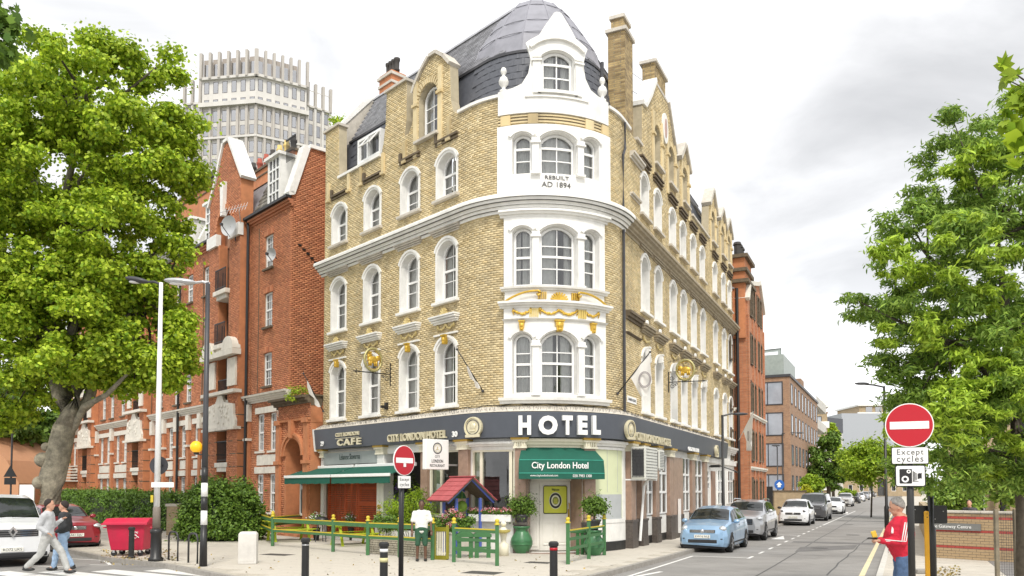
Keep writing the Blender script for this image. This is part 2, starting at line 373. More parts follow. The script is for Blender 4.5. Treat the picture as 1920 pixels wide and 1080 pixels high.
if len(cands) > 300:
    mb = MB()
    for _, c in cands[300:]: mb.cbox((c.x, c.y, -.015), (.904, .594, .03), azdir(d1))
    mb.build('paving_slabs_beyond', M_PAVE, pav_o, kind='stuff')
def kerb(name, pts, n_out, m=M_KERB, L=.9, maxn=300):
    root = None; segs = []
    for a, b in zip(pts[:-1], pts[1:]):
        a = Vector(a); b = Vector(b); d = b - a; n = max(1, int(d.length / L)); 
        for i in range(n): segs.append((a + d * (i / n), a + d * ((i + 1) / n)))
    root = MB(); q0 = segs[0][0]; q1 = segs[0][1]
    def one(mb, a, b):
        d = (b - a); l = d.length; d.normalize(); nn = Vector((d.y, -d.x)) * n_out
        mid = (a + b) / 2 - nn * .06
        mb.cbox((mid.x, mid.y, -.06), (l - .012, .14, .13), azdir(d))
    one(root, *segs[0]); r = root.build(name, m, kind='structure', bevel=.012)
    for a, b in segs[1:maxn]:
        mb = MB(); one(mb, a, b); mb.build('kerb_stone', m, r)
    if len(segs) > maxn:
        mb = MB()
        for a, b in segs[maxn:]: one(mb, a, b)
        mb.build('kerb_stones_beyond', m, r, kind='stuff')
    return r
kerb('kerb', list(reversed(lk[1:])) [::-1] + [tuple(p) for p in kp] + [along(KL, 60)], 1, L=.92, maxn=90)
KR2 = along(KR, 200)
rp = [along(KR, -16, -.2), along(KR, -4, 0), along(KR, 0), along(KR, 60), along(KR, 325), along(KR, 325, 12), along(KR, 40, 12), (60, 24), (60, -16)]
sheet('pavement_right', rp, -.002, M_PAVE, thick=.12)
kerb('kerb_right', [along(KR, 60), along(KR, -14)], 1, L=.92, maxn=70, m=mat('pale_kerb_concrete', (.55, .53, .48), .85, var=.12, vscale=6))
rb = bpy.data.objects['pavement_right']; mbj = MB()
for i in range(-10, 60): 
    a = along(KR, i * .75, .2); b = along(KR, i * .75, 2.6); mbj.beam((a[0], a[1], -.001), (b[0], b[1], -.001), .012, .004)
mbj.build('paving_joints', M_PBASE, rb)
pass
sheet('forecourt', [along(KR, 0, 2.7), along(KR, 6.5, 2.65), (40, 24.2), (60, 8), (22, 2)], .006, mat('forecourt_tarmac', (.20, .19, .18), .9, var=.15, vscale=2, bump=.3, dirt=.2))
def mark(pts, m=M_LINE, z=ZR + .004, name='road_marking'):
    mb = MB(); n = len(pts)
    mb.add([(p[0], p[1], z) for p in pts], [tuple(range(n))]); return mb.build(name, m, kind='structure')
def strip(a, b, w, m=M_LINE, z=ZR + .004, name='road_marking'):
    a = Vector(a); b = Vector(b); d = (b - a).normalized(); n = Vector((d.y, -d.x)) * w / 2
    return mark([a - n, a + n, b + n, b - n], m, z, name)
def Gr(x, y): return G(x, y, ZR).xy
zd = (Gr(285, 1080) - Gr(176, 1069)).normalized()
zn = Vector((zd.y, -zd.x))
z0 = Gr(192, 1070)
for k in range(-6, 9):
    a = z0 - zn * (k * -1.12) ; a = z0 + Vector((1, .14)).normalized() * (k * 1.28)
    if k > 1 and a.x > -7.2: continue
    strip(a, a + zd * 4.2, .62, name='zebra_stripe')
strip(Gr(100, 1046), Gr(196, 1051), .1); strip(Gr(196, 1051), Gr(208, 1060), .1); strip(Gr(168, 1059), Gr(212, 1060), .08); strip(Gr(60, 1061), Gr(140, 1064), .1)
for k in range(12): # parking bay dashes beside the parked cars
    strip(along(KL, 1.0 + k * 2.1, 2.05), along(KL, 1.9 + k * 2.1, 2.05), .09)
strip(along(KL, -9, .32), along(KL, 1.2, .32), .09); strip(along(KL, 1.2, .3), along(KL, 1.2, 2.0), .1)
strip(along(KL, 14.6, .3), along(KL, 14.6, 2.0), .1); strip(along(KL, 26, 2.05), along(KL, 60, 2.1), .09)
strip(Gr(1188, 1082), Gr(1240, 1072), .13)
strip(along(KR, -14, -.36), along(KR, 70, -.36), .13, M_YLINE, name='yellow_line')
mark([Gr(1445, 1011), Gr(1471, 1011.5), Gr(1469, 1005)], name='hump_triangle'); mark([Gr(1576, 963), Gr(1590, 963), Gr(1590, 960)], name='hump_triangle')
for (t, l) in ((9.3, .9), (33, 1.2)):
    mark([along(KL, t, 2.3), along(KL, t + l, 2.3), along(KL, t + l + .1, 5.55), along(KL, t - .1, 5.55)], M_ASPH2, ZR + .003, 'patch_and_hump_shade')  # flat dark bands across the road paint in the shading of speed humps
mark([Gr(1490, 1035), Gr(1600, 1030), Gr(1608, 1022), Gr(1500, 1026)], M_ASPH2, ZR + .003, 'patch_and_hump_shade')
rg = random.Random(21)
M_TAR = mat('dark_tar_seam', (.07, .07, .068), .7, var=.3)
for (t0, n0, t1, n1) in ((-6, 3.1, 60, 3.0), (3, 2.4, 3.3, 5.3), (19, 2.3, 19.2, 5.4), (-3, 4.6, 14, 4.9)):
    pts = [Vector(along(KL, t0 + (t1 - t0) * i / 14, n0 + (n1 - n0) * i / 14 + rg.uniform(-.04, .04))) for i in range(15)]; mb = MB(); w_ = .022
    d_ = Vector((pts[-1] - pts[0])).normalized(); n_ = Vector((d_.y, -d_.x)) * w_
    vs = []
    for p_ in pts: vs += [(p_.x - n_.x, p_.y - n_.y, ZR + .0025), (p_.x + n_.x, p_.y + n_.y, ZR + .0025)]
    mb.add(vs, [(2 * i, 2 * i + 1, 2 * i + 3, 2 * i + 2) for i in range(14)]); mb.build('tar_seam', M_TAR, kind='structure')
for (t, n_) in ((6.5, 3.6), (16, 4.2), (28, 3.3)):
    mb = MB(); p_ = along(KL, t, n_); mb.prism([(p_[0] + .3 * x, p_[1] + .3 * y) for x, y in circ(18)], ZR, ZR + .006, ax='z'); mb.build('manhole_cover', MATS['asphalt_patch_and_hump_shade'] if False else mat('iron_cover', (.09, .085, .08), .6, metal=.4, bump=.5, bscale=60), kind='structure')
mb = MB()
for k in range(260):
    q_ = G(rg.uniform(200, 1180), rg.uniform(1040, 1085)) if k % 3 else G(rg.uniform(600, 1150), rg.uniform(1035, 1080))
    if not inpoly(q_.x, q_.y, pave_poly): continue
    r_ = rg.uniform(.012, .03); mb.add([(q_.x + r_ * x, q_.y + r_ * y * .8, .0055) for x, y in circ(7)], [tuple(range(7))])
mb.build('trodden_gum_spots', mat('grey_gum', (.20, .19, .17), .9, var=.3), kind='stuff', fix=False)
for (x, y, sx, sy) in ((905, 1074, .9, .6), (520, 1040, 1.0, .5), (1010, 1055, .7, .45)):
    q = G(x, y); mb = MB(); mb.cbox((q.x, q.y, .0015), (sx, sy, .005), azdir(d1)); mb.build('manhole_cover', mat('iron_cover', (.09, .085, .08), .6, metal=.4, bump=.5, bscale=60), kind='structure')
mb = MB(); rng = random.Random(5)
for k in range(620):
    if k < 330: q = G(rng.uniform(190, 330), rng.uniform(1030, 1052)) ; q.z = .006 if inpoly(q.x, q.y, pave_poly) else ZR + .006
    elif k < 540: q = G(rng.uniform(1745, 1800), rng.uniform(1062, 1095)); q.z = .012
    else:
        q = G(rng.uniform(200, 1120), rng.uniform(1040, 1085)); q.z = .006 if inpoly(q.x, q.y, pave_poly) else ZR + .006
    a = rng.uniform(0, 6.28); s_ = rng.uniform(.02, .045); h = rng.uniform(.002, .02)
    u = Vector((math.cos(a), math.sin(a), 0)) * s_; w = Vector((-math.sin(a), math.cos(a), 0)) * s_ * .6; w.z = h
    mb.add([q - u, q - w, q + u, q + w + Vector((0, 0, h))], [(0, 1, 2, 3)])
mb.build('fallen_leaves', mat('dry_fallen_leaf', (.34, .24, .07), .9, var=.3, island=.5, hue=(.16, .14, .04)), kind='stuff', fix=False)
HO = thing('hotel_building', 'yellow brick corner hotel with white arched windows, round tower corner and slate roof', 'building', (VX.x, VX.y, 0))
def Wh(s, o, z): p = W(s, o, z); return Vector((p.x - VX.x, p.y - VX.y, z))
CUT = [i * .26 for i in range(0, 25)] + [AL]
CUT = [0.0] + [AL * i / 24 for i in range(1, 24)] + [AL]
def HB(mb, name, m, parent=HO, **k): return mb.build(name, m, parent, fn=Wh, cut=CUT, **k)
S_ = lambda x, y=917, o=0.: P(x, y, o)[0]
zf = lambda y, o=0., x=1040: P(x, y, o)[1]
ZP = 14.65; SE = 27.25
def arch(sc, w, z0, z1, rise, n=8):
    r = (w * w / 4 + rise * rise) / (2 * rise); a = math.asin(min(1, w / 2 / r))
    return [(sc - w / 2, z0), (sc + w / 2, z0)] + [(sc + r * math.sin(a - 2 * a * i / n), z1 - r + r * math.cos(a - 2 * a * i / n)) for i in range(n + 1)]
def archz(sc, w, z1, rise, s):
    r = (w * w / 4 + rise * rise) / (2 * rise); return z1 - r + math.sqrt(max(0, r * r - (s - sc) ** 2))
def window_unit(build, par, sc, w, z0, z1, rise, dep, rows, cols, fr=.06, bar=.03, m=None, curt=.35, heavy=(), seed=0, dark=.45, gl=None):
    "rows/cols are the fractions where bars sit; heavy rows get a thick meeting rail"
    m = m or M_WHITE2; rg = random.Random(seed * 7 + 3)
    mb = MB(); mb.holed(arch(sc, w, z0, z1, rise), [arch(sc, w - 2 * fr, z0 + fr, z1 - fr, max(.02, rise - .01))], -dep - .03, -dep + .05)
    x0, x1, b0, t1 = sc - w / 2 + fr, sc + w / 2 - fr, z0 + fr, z1 - fr
    rs = [z0 + (z1 - z0) * r for r in rows]; cs = [sc - w / 2 + w * c for c in cols]
    for i, z in enumerate(rs):
        h = .075 if i in heavy else bar
        mb.box(x0 - .01, x1 + .01, -dep - .025, -dep + (.045 if i in heavy else .02), z - h / 2, z + h / 2)
    for s in cs: mb.box(s - bar / 2, s + bar / 2, -dep - .02, -dep + .015, b0 - .01, archz(sc, w - 2 * fr, t1, rise, s) + .01)
    win = build(mb, 'window', m, par)
    sx = [x0] + cs + [x1]; zz = [b0] + rs
    for i in range(len(sx) - 1):
        for j in range(len(zz)):
            a, b = sx[i], sx[i + 1]; lo = zz[j]; hi = zz[j + 1] if j + 1 < len(zz) else None
            pb = MB()
            if hi: pb.add([(a, -dep, lo), (b, -dep, lo), (b, -dep, hi), (a, -dep, hi)], [(0, 1, 2, 3)])
            else:
                n = 4; top = [(a + (b - a) * (n - k) / n) for k in range(n + 1)]
                pts = [(a, -dep, lo), (b, -dep, lo)] + [(q, -dep, archz(sc, w - 2 * fr, t1, rise, min(max(q, sc - (w - 2 * fr) / 2), sc + (w - 2 * fr) / 2))) for q in top]
                pb.add(pts, [tuple(range(len(pts)))])
            build(pb, 'pane', gl or M_GLASS, win, fix=False)
    rm = MB(); d2 = dep + dark; zt = z1 + .1
    rm.add([(sc - w * .62, -d2, z0 - .1), (sc + w * .62, -d2, z0 - .1), (sc + w * .62, -d2, zt), (sc - w * .62, -d2, zt)], [(0, 1, 2, 3)])
    build(rm, 'room', M_DARKIN, win, fix=False)
    if curt:
        cb = MB()
        for sd in (-1, 1):
            f = curt * rg.uniform(.6, 1.35); n = 12; e = sc + sd * w * .55; vs = []
            ph = rg.uniform(0, 6)
            for k in range(n + 1):
                s = e - sd * w * f * k / n; o = -dep - .14 + .035 * math.sin(k * 1.7 + ph)
                vs += [(s, o, z0 - .05), (s, o, zt)]
            cb.add(vs, [(2 * k, 2 * k + 2, 2 * k + 3, 2 * k + 1) for k in range(n)])
        build(cb, 'curtain', M_CURT, win, fix=False, smooth=True)
    return win
hb = lambda mb, name, m, par, **k: HB(mb, name, m, par, **k)
OPN = []   # (sc, w, z0, z1, rise)
LS = [-8.13, -5.69, -3.23, -1.08]; RS = [9.0, 10.85, 13.2, 15.05, 17.05, 19.05, 22.1, 24.45, 26.25]
ROWL = [(4.77, 7.17), (8.35, 10.57), (11.92, 13.62)]; ROWR = [(4.78, 7.2), (8.5, 10.72), (12.1, 13.8)]
for si in range(4):
    for (a, b) in ROWL: OPN.append((LS[si], 1.22, a, b, .42))
for s in RS:
    for (a, b) in ROWR: OPN.append((s, 1.16, a, b, .42))
GW = [(-2.17, 1.12, 14.42, 16.35, .5)] + [(s, 1.0, 14.75, 16.4, .4) for s in (10.9, 13.1, 15.55, 21.8, 24.4, 26.3)]
TP = [(S_(947, 660), S_(1131, 660), zf(753), zf(566)), (S_(947, 480), S_(1129, 480), zf(545), zf(396)), (S_(935, 300), S_(1139, 300), zf(362), zf(236))]
TC = (TP[0][0] + TP[0][1]) / 2
top = [(-9.3, 16.9), (-8.25, 16.9), (-8.2, ZP), (-5.15, ZP), (-4.98, 15.1), (-4.85, 15.8), (-4.78, 16.95), (-3.5, 16.95), (-3.5, 15.5), (-3.6, 14.95), (-3.35, 14.9), (-3.12, 15.3), (-3.05, 16.3), (-2.9, 16.55),
       (-2.5, 16.95), (-2.1, 17.25), (-1.7, 17.25), (-1.3, 16.95), (-.95, 16.55), (-.9, 15.3), (-.75, 14.85), (-.44, ZP), (8.6, ZP), (8.75, 15.0), (8.8, 16.35), (9.2, 16.4), (9.9, 17.1), (10.7, 18.1), (12.6, 18.1), (13.4, 17.0), (13.9, 16.4),
       (14.0, 15.2), (14.35, ZP), (14.55, 15.2), (14.65, 16.5), (15.55, 17.4), (16.5, 16.5), (16.6, 15.2), (16.85, ZP), (20.7, ZP), (20.85, 16.4), (21.8, 17.5), (22.8, 16.4), (22.95, ZP), (23.3, 15.0), (23.45, 16.4), (24.4, 17.3), (25.3, 16.4), (25.4, 16.4), (26.3, 17.3), (27.15, 16.4), (SE, 14.9)]
ZB = 4.3
outline = [(-9.3, ZB), (SE, ZB)] + top[::-1]
holes = [arch(sc, w - .16, z0 + .04, z1 - .06, r) for (sc, w, z0, z1, r) in OPN] + [arch(sc, w - .02, z0, z1, r) for (sc, w, z0, z1, r) in GW]
holes += [[(a + .1, c + .1), (b - .1, c + .1), (b - .1, d - .1), (a + .1, d - .1)] for (a, b, c, d) in TP]
mb = MB(); mb.holed(outline, holes, -.36, 0)
HB(mb, 'wall', M_YMORTAR)
def scan(poly, z):
    xs = []
    for i in range(len(poly)):
        (x0, z0), (x1, z1) = poly[i], poly[(i + 1) % len(poly)]
        if (z0 > z) != (z1 > z): xs.append(x0 + (z - z0) / (z1 - z0) * (x1 - x0))
    xs.sort(); return [(xs[i], xs[i + 1]) for i in range(0, len(xs) - 1, 2)]
def sub_iv(ivs, a, b):
    out = []
    for (p, q) in ivs:
        if b <= p or a >= q: out.append((p, q)); continue
        if a > p: out.append((p, a))
        if b < q: out.append((b, q))
    return out
dorm_base = (S_(936, 190), S_(1139, 190))
def lay_bricks(poly, blocks, z0, z1, mp, bl=.225, bh=.075, o=.012, j=.010, seed=1):
    rg = np.random.default_rng(seed); V = []; nr = int((z1 - z0) / bh)
    for r in range(nr):
        za = z0 + r * bh; zc = za + bh / 2
        ivs = scan(poly, zc)
        for bl_ in blocks:
            for (a, b) in bl_(zc): ivs = sub_iv(ivs, a, b)
        off = (r % 2) * bl / 2
        for (p, q) in ivs:
            k = math.floor((p - off) / bl); s = off + k * bl
            while s < q:
                a = max(s, p + .002); b = min(s + bl - j, q - .002)
                if b - a > .03: V.append((a, b, za + j / 2, za + bh - j / 2))
                s += bl
    V = np.array(V); n = len(V); oo = o + rg.uniform(-.004, .004, n)
    a, b, c, d = V.T; z_ = np.zeros(n)
    P8 = np.stack([np.stack([a, z_, c], 1), np.stack([b, z_, c], 1), np.stack([b, z_, d], 1), np.stack([a, z_, d], 1),
                   np.stack([a, oo, c], 1), np.stack([b, oo, c], 1), np.stack([b, oo, d], 1), np.stack([a, oo, d], 1)], 1).reshape(-1, 3)
    P8 = mp(P8)
    base = np.array([(4, 5, 6, 7), (0, 1, 5, 4), (1, 2, 6, 5), (2, 3, 7, 6), (3, 0, 4, 7)])
    F = (base[None] + np.arange(n)[:, None, None] * 8).reshape(-1, 4)
    return P8, F
def np_mesh(name, V, F, m, parent=None, kind=None, smooth=False):
    me = bpy.data.meshes.new(name); me.vertices.add(len(V)); me.vertices.foreach_set('co', np.asarray(V, dtype=np.float32).ravel())
    k = F.shape[1]; me.loops.add(len(F) * k); me.loops.foreach_set('vertex_index', F.ravel().astype(np.int32))
    me.polygons.add(len(F)); me.polygons.foreach_set('loop_start', (np.arange(len(F)) * k).astype(np.int32))
    me.update(calc_edges=True); me.materials.append(m)
    if smooth: me.polygons.foreach_set('use_smooth', [True] * len(F))
    o = bpy.data.objects.new(name, me); SC.collection.objects.link(o); o.parent = parent
    if kind: o['kind'] = kind
    return o
def Wnp(Pt):
    s, o, z = Pt.T; out = np.zeros_like(Pt)
    l = s < 0; r = s > AL; m = ~(l | r)
    out[l, 0] = PL.x - DL.x * s[l] + NL.x * o[l]; out[l, 1] = PL.y - DL.y * s[l] + NL.y * o[l]
    out[r, 0] = PR.x + DR.x * (s[r] - AL) + NR.x * o[r]; out[r, 1] = PR.y + DR.y * (s[r] - AL) + NR.y * o[r]
    a = A0 + s[m] / RR; out[m, 0] = CC.x + np.cos(a) * (RR + o[m]); out[m, 1] = CC.y + np.sin(a) * (RR + o[m])
    out[:, 0] -= VX.x; out[:, 1] -= VX.y; out[:, 2] = z; return out
def blk_arch(sc, w, z0, z1, r):
    def f(z):
        if z < z0 - .02 or z > z1: return []
        if z < z1 - r: return [(sc - w / 2, sc + w / 2)]
        R = (w * w / 4 + r * r) / (2 * r); h = math.sqrt(max(0, R * R - (z - (z1 - R)) ** 2)); return [(sc - h, sc + h)]
    return f
blocks = [blk_arch(*o) for o in OPN] + [blk_arch(*o) for o in GW]
for (a, b, c, d) in TP: blocks.append(lambda z, a=a, b=b, c=c, d=d: [(a, b)] if c < z < d else [])
blocks.append(lambda z: [dorm_base] if z > zf(214) else [])
BV, BF = lay_bricks(outline, blocks, 4.36, 18.1, Wnp)
np_mesh('brickwork', BV, BF, M_YBRICK, HO, 'stuff')
k = 0
def std_window(sc, w, z0, z1, rise, right=False):
    global k; k += 1
    sb = MB(); wi = w - .2
    sb.holed(arch(sc, w, z0, z1, rise), [arch(sc, wi, z0 + .12, z1 - .11, rise - .03)], -.34, .035)
    HB(sb, 'window_surround', M_WHITE, HO)
    sl = MB(); sl.box(sc - w / 2 - .08, sc + w / 2 + .08, 0, .16, z0 - .06, z0 + .04); HB(sl, 'sill', M_WHITE if z0 < 11 else M_STONE, HO, bevel=.012)
    rg = random.Random(k)
    rows = [(.30, .52, .76), (.28, .50, .74), (.33, .52, .76)][k % 3] if z1 - z0 > 2 else (.27, .55)
    window_unit(hb, HO, sc, wi, z0 + .12, z1 - .11, rise - .03, .30, rows, (.5,), fr=.055, bar=.028, heavy=(1,), curt=rg.choice([.35, .5, .62, .4]), seed=k)
for (sc, w, z0, z1, r) in OPN: std_window(sc, w, z0, z1, r)
for (sc, w, z0, z1, r) in GW:
    k += 1
    window_unit(hb, HO, sc, w - .14, z0 + .06, z1 - .06, r, .26, (.35, .62), (.5,), fr=.07, curt=.3, seed=k)
    sl = MB(); sl.box(sc - w / 2 - .12, sc + w / 2 + .12, 0, .18, z0 - .1, z0); HB(sl, 'sill', M_STONE, HO, bevel=.01)
    rb_ = MB()
    for sd in (-1, 1): rb_.box(sc + sd * (w / 2 + .16) - .11, sc + sd * (w / 2 + .16) + .11, 0, .07, z0 - .55, z1 + .35); rb_.box(sc + sd * (w / 2 + .16) - .15, sc + sd * (w / 2 + .16) + .15, 0, .13, z1 - .62, z1 - .52)
    HB(rb_, 'gable_pilaster', M_YBRICK, HO)
    n = 15; R_a = (w * w / 4 + r * r) / (2 * r); aa = math.asin(min(1, w / 2 / R_a))
    for q in range(n):
        t = -aa + 2 * aa * (q + .5) / n; vb = MB()
        Mx = Matrix.Translation((sc + (R_a + .11) * math.sin(t), .02, z1 - R_a + (R_a + .11) * math.cos(t))) @ Matrix.Rotation(t, 4, 'Y')
        vb.box(-.036, .036, -.02, .03, -.1, .1, Mx); HB(vb, 'brick', M_YBRICK, HO)
for (sc, w, z0, z1, r) in OPN:
    ab = MB()
    o1 = arch(sc, w + .1, z1 - r - .1, z1 + .05, r); i1 = arch(sc, w - .04, z1 - r - .12, z1 - .03, r)
    ab.prism(o1[2:] + i1[2:][::-1], 0, .075)
    HB(ab, 'arch_moulding', M_WHITE)
def tower_panel(idx, tl, zwin0, ztc, zts, riser, o1=.12, cw=1.18, sw=.62, offs=1.13, pil=True, rows=(.3, .5, .68), heavy=(1,)):
    a, b, c, d = TP[idx]
    lights = [(TC - offs, sw, zwin0, zts, riser * .62), (TC, cw, zwin0, ztc, riser), (TC + offs, sw, zwin0, zts, riser * .62)]
    pb = MB(); pb.holed([(a, c), (b, c), (b, d), (a, d)], [arch(*l) for l in lights], -.36, o1); HB(pb, 'tower_bay', M_WHITE)
    for n_, l in enumerate(lights):
        mo = MB(); o_ = arch(l[0], l[1] + .24, l[3] - l[4], l[3] + .12, l[4] + .03); i_ = arch(l[0], l[1] + .06, l[3] - l[4], l[3] + .03, l[4])
        mo.prism(o_[2:] + i_[2:][::-1], o1 - .01, o1 + .07); HB(mo, 'arch_moulding', M_WHITE)
        window_unit(hb, HO, l[0], l[1] - .02, l[2] + .01, l[3] - .01, l[4], .14, rows, (.5,) if n_ == 1 else (), fr=.07, bar=.035, heavy=heavy, curt=.66 if idx == 2 else (.45 if n_ == 1 else .52), seed=40 + idx * 3 + n_)
    if pil:
        for sd in (-1, 1):
            s = TC + sd * (cw / 2 + (offs - sw / 2 - cw / 2) / 2); hw = (offs - sw / 2 - cw / 2) / 2 - .01
            q = MB(); zc = ztc - riser
            q.box(s - hw, s + hw, o1 - .01, o1 + .09, zwin0 + .02, zc - .16)
            q.box(s - hw - .05, s + hw + .05, o1 - .01, o1 + .14, zc - .16, zc - .09); q.box(s - hw - .02, s + hw + .02, o1 - .01, o1 + .115, zc - .09, zc + .02)
            q.box(s - hw - .04, s + hw + .04, o1 - .01, o1 + .13, zwin0 - .05, zwin0 + .03); HB(q, 'bay_pilaster', M_WHITE, bevel=.008)
tower_panel(0, 0, zf(740), zf(622), zf(625), .34)
tower_panel(1, 1, zf(537), zf(424), zf(427), .26)
tower_panel(2, 2, zf(328), zf(250), zf(252), .26, rows=(.36, .66), heavy=(1,))
def band(s0, s1, prof, name, m, **k_):
    q = MB(); q.prism(prof, s0, s1, ax='x'); return HB(q, name, m, **k_)
def steps(z0, z1, o0, o1, n=4):
    "stepped moulding section that grows outwards"
    pr = [(-.02, z0)]
    for i in range(n):
        oa = o0 + (o1 - o0) * i / (n - 1); za = z0 + (z1 - z0) * i / n; zb = z0 + (z1 - z0) * (i + 1) / n
        pr += [(oa, za), (oa + (.02 if i % 2 else 0), zb)]
    return pr + [(-.02, z1)]
a, b, c, d = TP[0]
band(a - .12, b + .12, steps(zf(757), zf(746), .16, .26, 2), 'bay_sill', M_WHITE)
band(a - .12, b + .12, steps(zf(578), zf(567), .16, .34, 3), 'bay_cornice', M_WHITE)
band(a - .02, b + .02, steps(zf(602), zf(599), .16, .2, 2), 'bay_string', M_WHITE)
a2, b2 = TP[1][0], TP[1][1]
band(a2 - .08, b2 + .08, steps(zf(546), zf(539), .16, .24, 2), 'bay_sill', M_WHITE)
band(a2 - .12, b2 + .12, steps(zf(408), zf(396), .14, .3, 3), 'bay_cornice', M_WHITE)
band(a2 + .02, b2 - .02, [(-.02, zf(567)), (.10, zf(567)), (.10, zf(546)), (-.02, zf(546))], 'pediment_panel', M_WHITE)
def scroll(sc, sd):
    g = MB(); z0 = zf(570); z1 = zf(549); n = 14; pts = []
    for i in range(n + 1):
        t = i / n; pts.append((sc + sd * (1.68 - 1.0 * t), .24, z0 + (z1 - z0) * math.sin(t * PI / 2) ** .8))
    for i in range(10):
        t = i / 9 * 1.6 * PI; r = .09 * (1 - i / 12); pts.append((sc + sd * (.64 - 0 + .0 + r * math.sin(t) * -1), .25, z1 - .09 + r * math.cos(t)))
    g.tube(pts, .035, 6); HB(g, 'gilded_scroll', M_GOLD, smooth=True)
    f = MB()
    for i in range(5): f.box(sc + sd * .52 - .12 + i * .055 - .0, sc + sd * .52 - .12 + i * .055 + .03, .1, .2, zf(563) + .0, zf(550))
    HB(f, 'gilded_flutes', M_GOLD)
    f = MB()
    for i in range(5): f.box(sc + sd * .76 - .14 + i * .06, sc + sd * .76 - .14 + i * .06 + .032, .1, .17, zf(596), zf(580))
    HB(f, 'gilded_flutes', mat('pale_gold_paint', (.72, .55, .16), .5, var=.1))
scroll(TC, -1); scroll(TC, 1)
sh = MB()
for i in range(9):
    t = PI * (i + .5) / 9; sh.beam((TC, .16, zf(565)), (TC + .27 * math.cos(t), .2, zf(565) + .25 * math.sin(t)), .05, .05)
sh.box(TC - .3, TC + .3, .1, .2, zf(567), zf(565)); HB(sh, 'gilded_shell', M_GOLD)
def swag(sc, w, z, h, o, n=26, seed=0, m=M_GOLD, name='gilded_swag'):
    rg = random.Random(seed); g = MB()
    for i in range(n):
        t = i / (n - 1); s = sc - w / 2 + w * t; zz = z - h * (math.sin(PI * ((t * 2) % 1 if w > .8 else t))) + rg.uniform(-.02, .02)
        g.ball((s, o, zz), rg.uniform(.03, .055), 6, 4, (1, .6, 1))
    for e in (-1, 1): g.tube([(sc + e * w / 2, o, z + .07), (sc + e * (w / 2 + .04), o, z - .02), (sc + e * (w / 2 - .02), o, z - .14)], .018, 5)
    return HB(g, name, m, smooth=True)
swag(TC - 1.13, .52, zf(583), .12, .15, 16, 1); swag(TC, 1.15, zf(583), .13, .15, 34, 2); swag(TC + 1.13, .48, zf(583), .12, .15, 16, 3)
def keystone(sc, z0, z1, w, o, m=M_GOLD):
    g = MB(); g.prism([(sc - w * .32, z0), (sc + w * .32, z0), (sc + w * .5, z1), (sc - w * .5, z1)], .02, o); g.box(sc - w * .56, sc + w * .56, .02, o + .03, z1 - .05, z1); g.ball((sc, o, (z0 + z1) / 2), w * .3, 8, 6, (1, .6, 1.3))
    g.ball((sc, o, z0 + .05), w * .22, 8, 6); return HB(g, 'keystone', m)
keystone(TC - 1.13, zf(622), zf(603), .17, .24); keystone(TC, zf(623), zf(602), .26, .26); keystone(TC + 1.13, zf(622), zf(603), .17, .24)
def wall_text(txt, s0, s1, zc, h, m, o, depth=.03, parent=None, name='lettering', bold=0., spacing=1., pf=hb):
    t = text_mb(txt, 1, depth, bold=bold, spacing=spacing); xs = [v[0] for v in t.v]; zs = [v[2] for v in t.v]
    kx = (s1 - s0) / (max(xs) - min(xs)); kz = h / (max(zs) - min(zs)); mx = (max(xs) + min(xs)) / 2; mz = (max(zs) + min(zs)) / 2
    t.v = [((s0 + s1) / 2 + (x - mx) * kx, o - y, zc + (z - mz) * kz) for x, y, z in t.v]
    return pf(t, name, m, parent or HO)
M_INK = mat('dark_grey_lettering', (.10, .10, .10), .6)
wall_text('REBUILT', S_(1021, 336), S_(1064, 336), zf(336), .12, M_INK, .13, .02)
wall_text('AD 1894', S_(1015, 349), S_(1067, 349), zf(349), .17, M_INK, .13, .02)
ztop = 11.35
prof = [(-.02, 10.84), (.05, 10.84), (.06, 10.92), (.14, 10.94), (.15, 11.0), (.22, 11.03), (.24, 11.1), (.34, 11.13), (.36, 11.2), (.42, 11.22), (.42, 11.3), (.40, ztop), (-.02, ztop + .04)]
band(-9.5, AL + .25, prof, 'cornice', M_WHITE)
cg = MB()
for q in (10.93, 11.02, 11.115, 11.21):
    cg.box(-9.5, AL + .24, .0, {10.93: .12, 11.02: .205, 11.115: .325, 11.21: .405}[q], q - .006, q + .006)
HB(cg, 'cornice_shade_line', M_INK)  # solid dark strips colour the shade under each cornice step
M_RCORN = mat('sooty_stone_cornice', (.32, .27, .19), .85, var=.25, vscale=4)
band(AL + .26, SE + .1, [(p[0], p[1] - (0 if i else 0)) for i, p in enumerate(prof)], 'cornice', M_RCORN)
M_HOODL = M_STONE
for si, s in enumerate(LS):
    q = MB()
    for i, (z, o) in enumerate(((10.70, .05), (10.76, .09), (10.82, .14), (10.88, .17))): q.box(s - .66 - o, s + .66 + o * .6, 0, o, z, z + .045)
    HB(q, 'window_hood', M_HOODL)
    q = MB()
    for (z, o) in ((7.22, .09), (7.62, .1), (7.68, .17), (7.75, .24), (7.82, .28)): q.box(s - .6 - o * .4, s + .6 + o * .4, 0, o, z, z + .06)
    HB(q, 'window_cornice', M_WHITE, bevel=.006)
    swag(s, .9, 7.56, .13, .06, 22, si + 10, m=mat('worn_gilding', (.66, .53, .24), .5, metal=.2, var=.3, vscale=20)); keystone(s, 6.9, 7.22, .22, .16)
    g = MB()
    for i in range(7):
        t = PI * (i + .5) / 7; g.beam((s, .1, 7.9), (s + .2 * math.cos(t), .14, 7.9 + .24 * math.sin(t)), .05, .05)
    HB(g, 'gilded_shell', MATS['worn_gilding'])
    for (z0_, z1_, o_) in ((13.88, 13.93, .07), (13.99, 14.06, .11)):
        q = MB(); q.box(s - .62, s + .62, .0, o_, z0_, z1_); q.box(s - .62, s - .5, 0, o_, z1_, z1_ + .0 + .25); HB(q, 'brick_string', M_DSTONE)
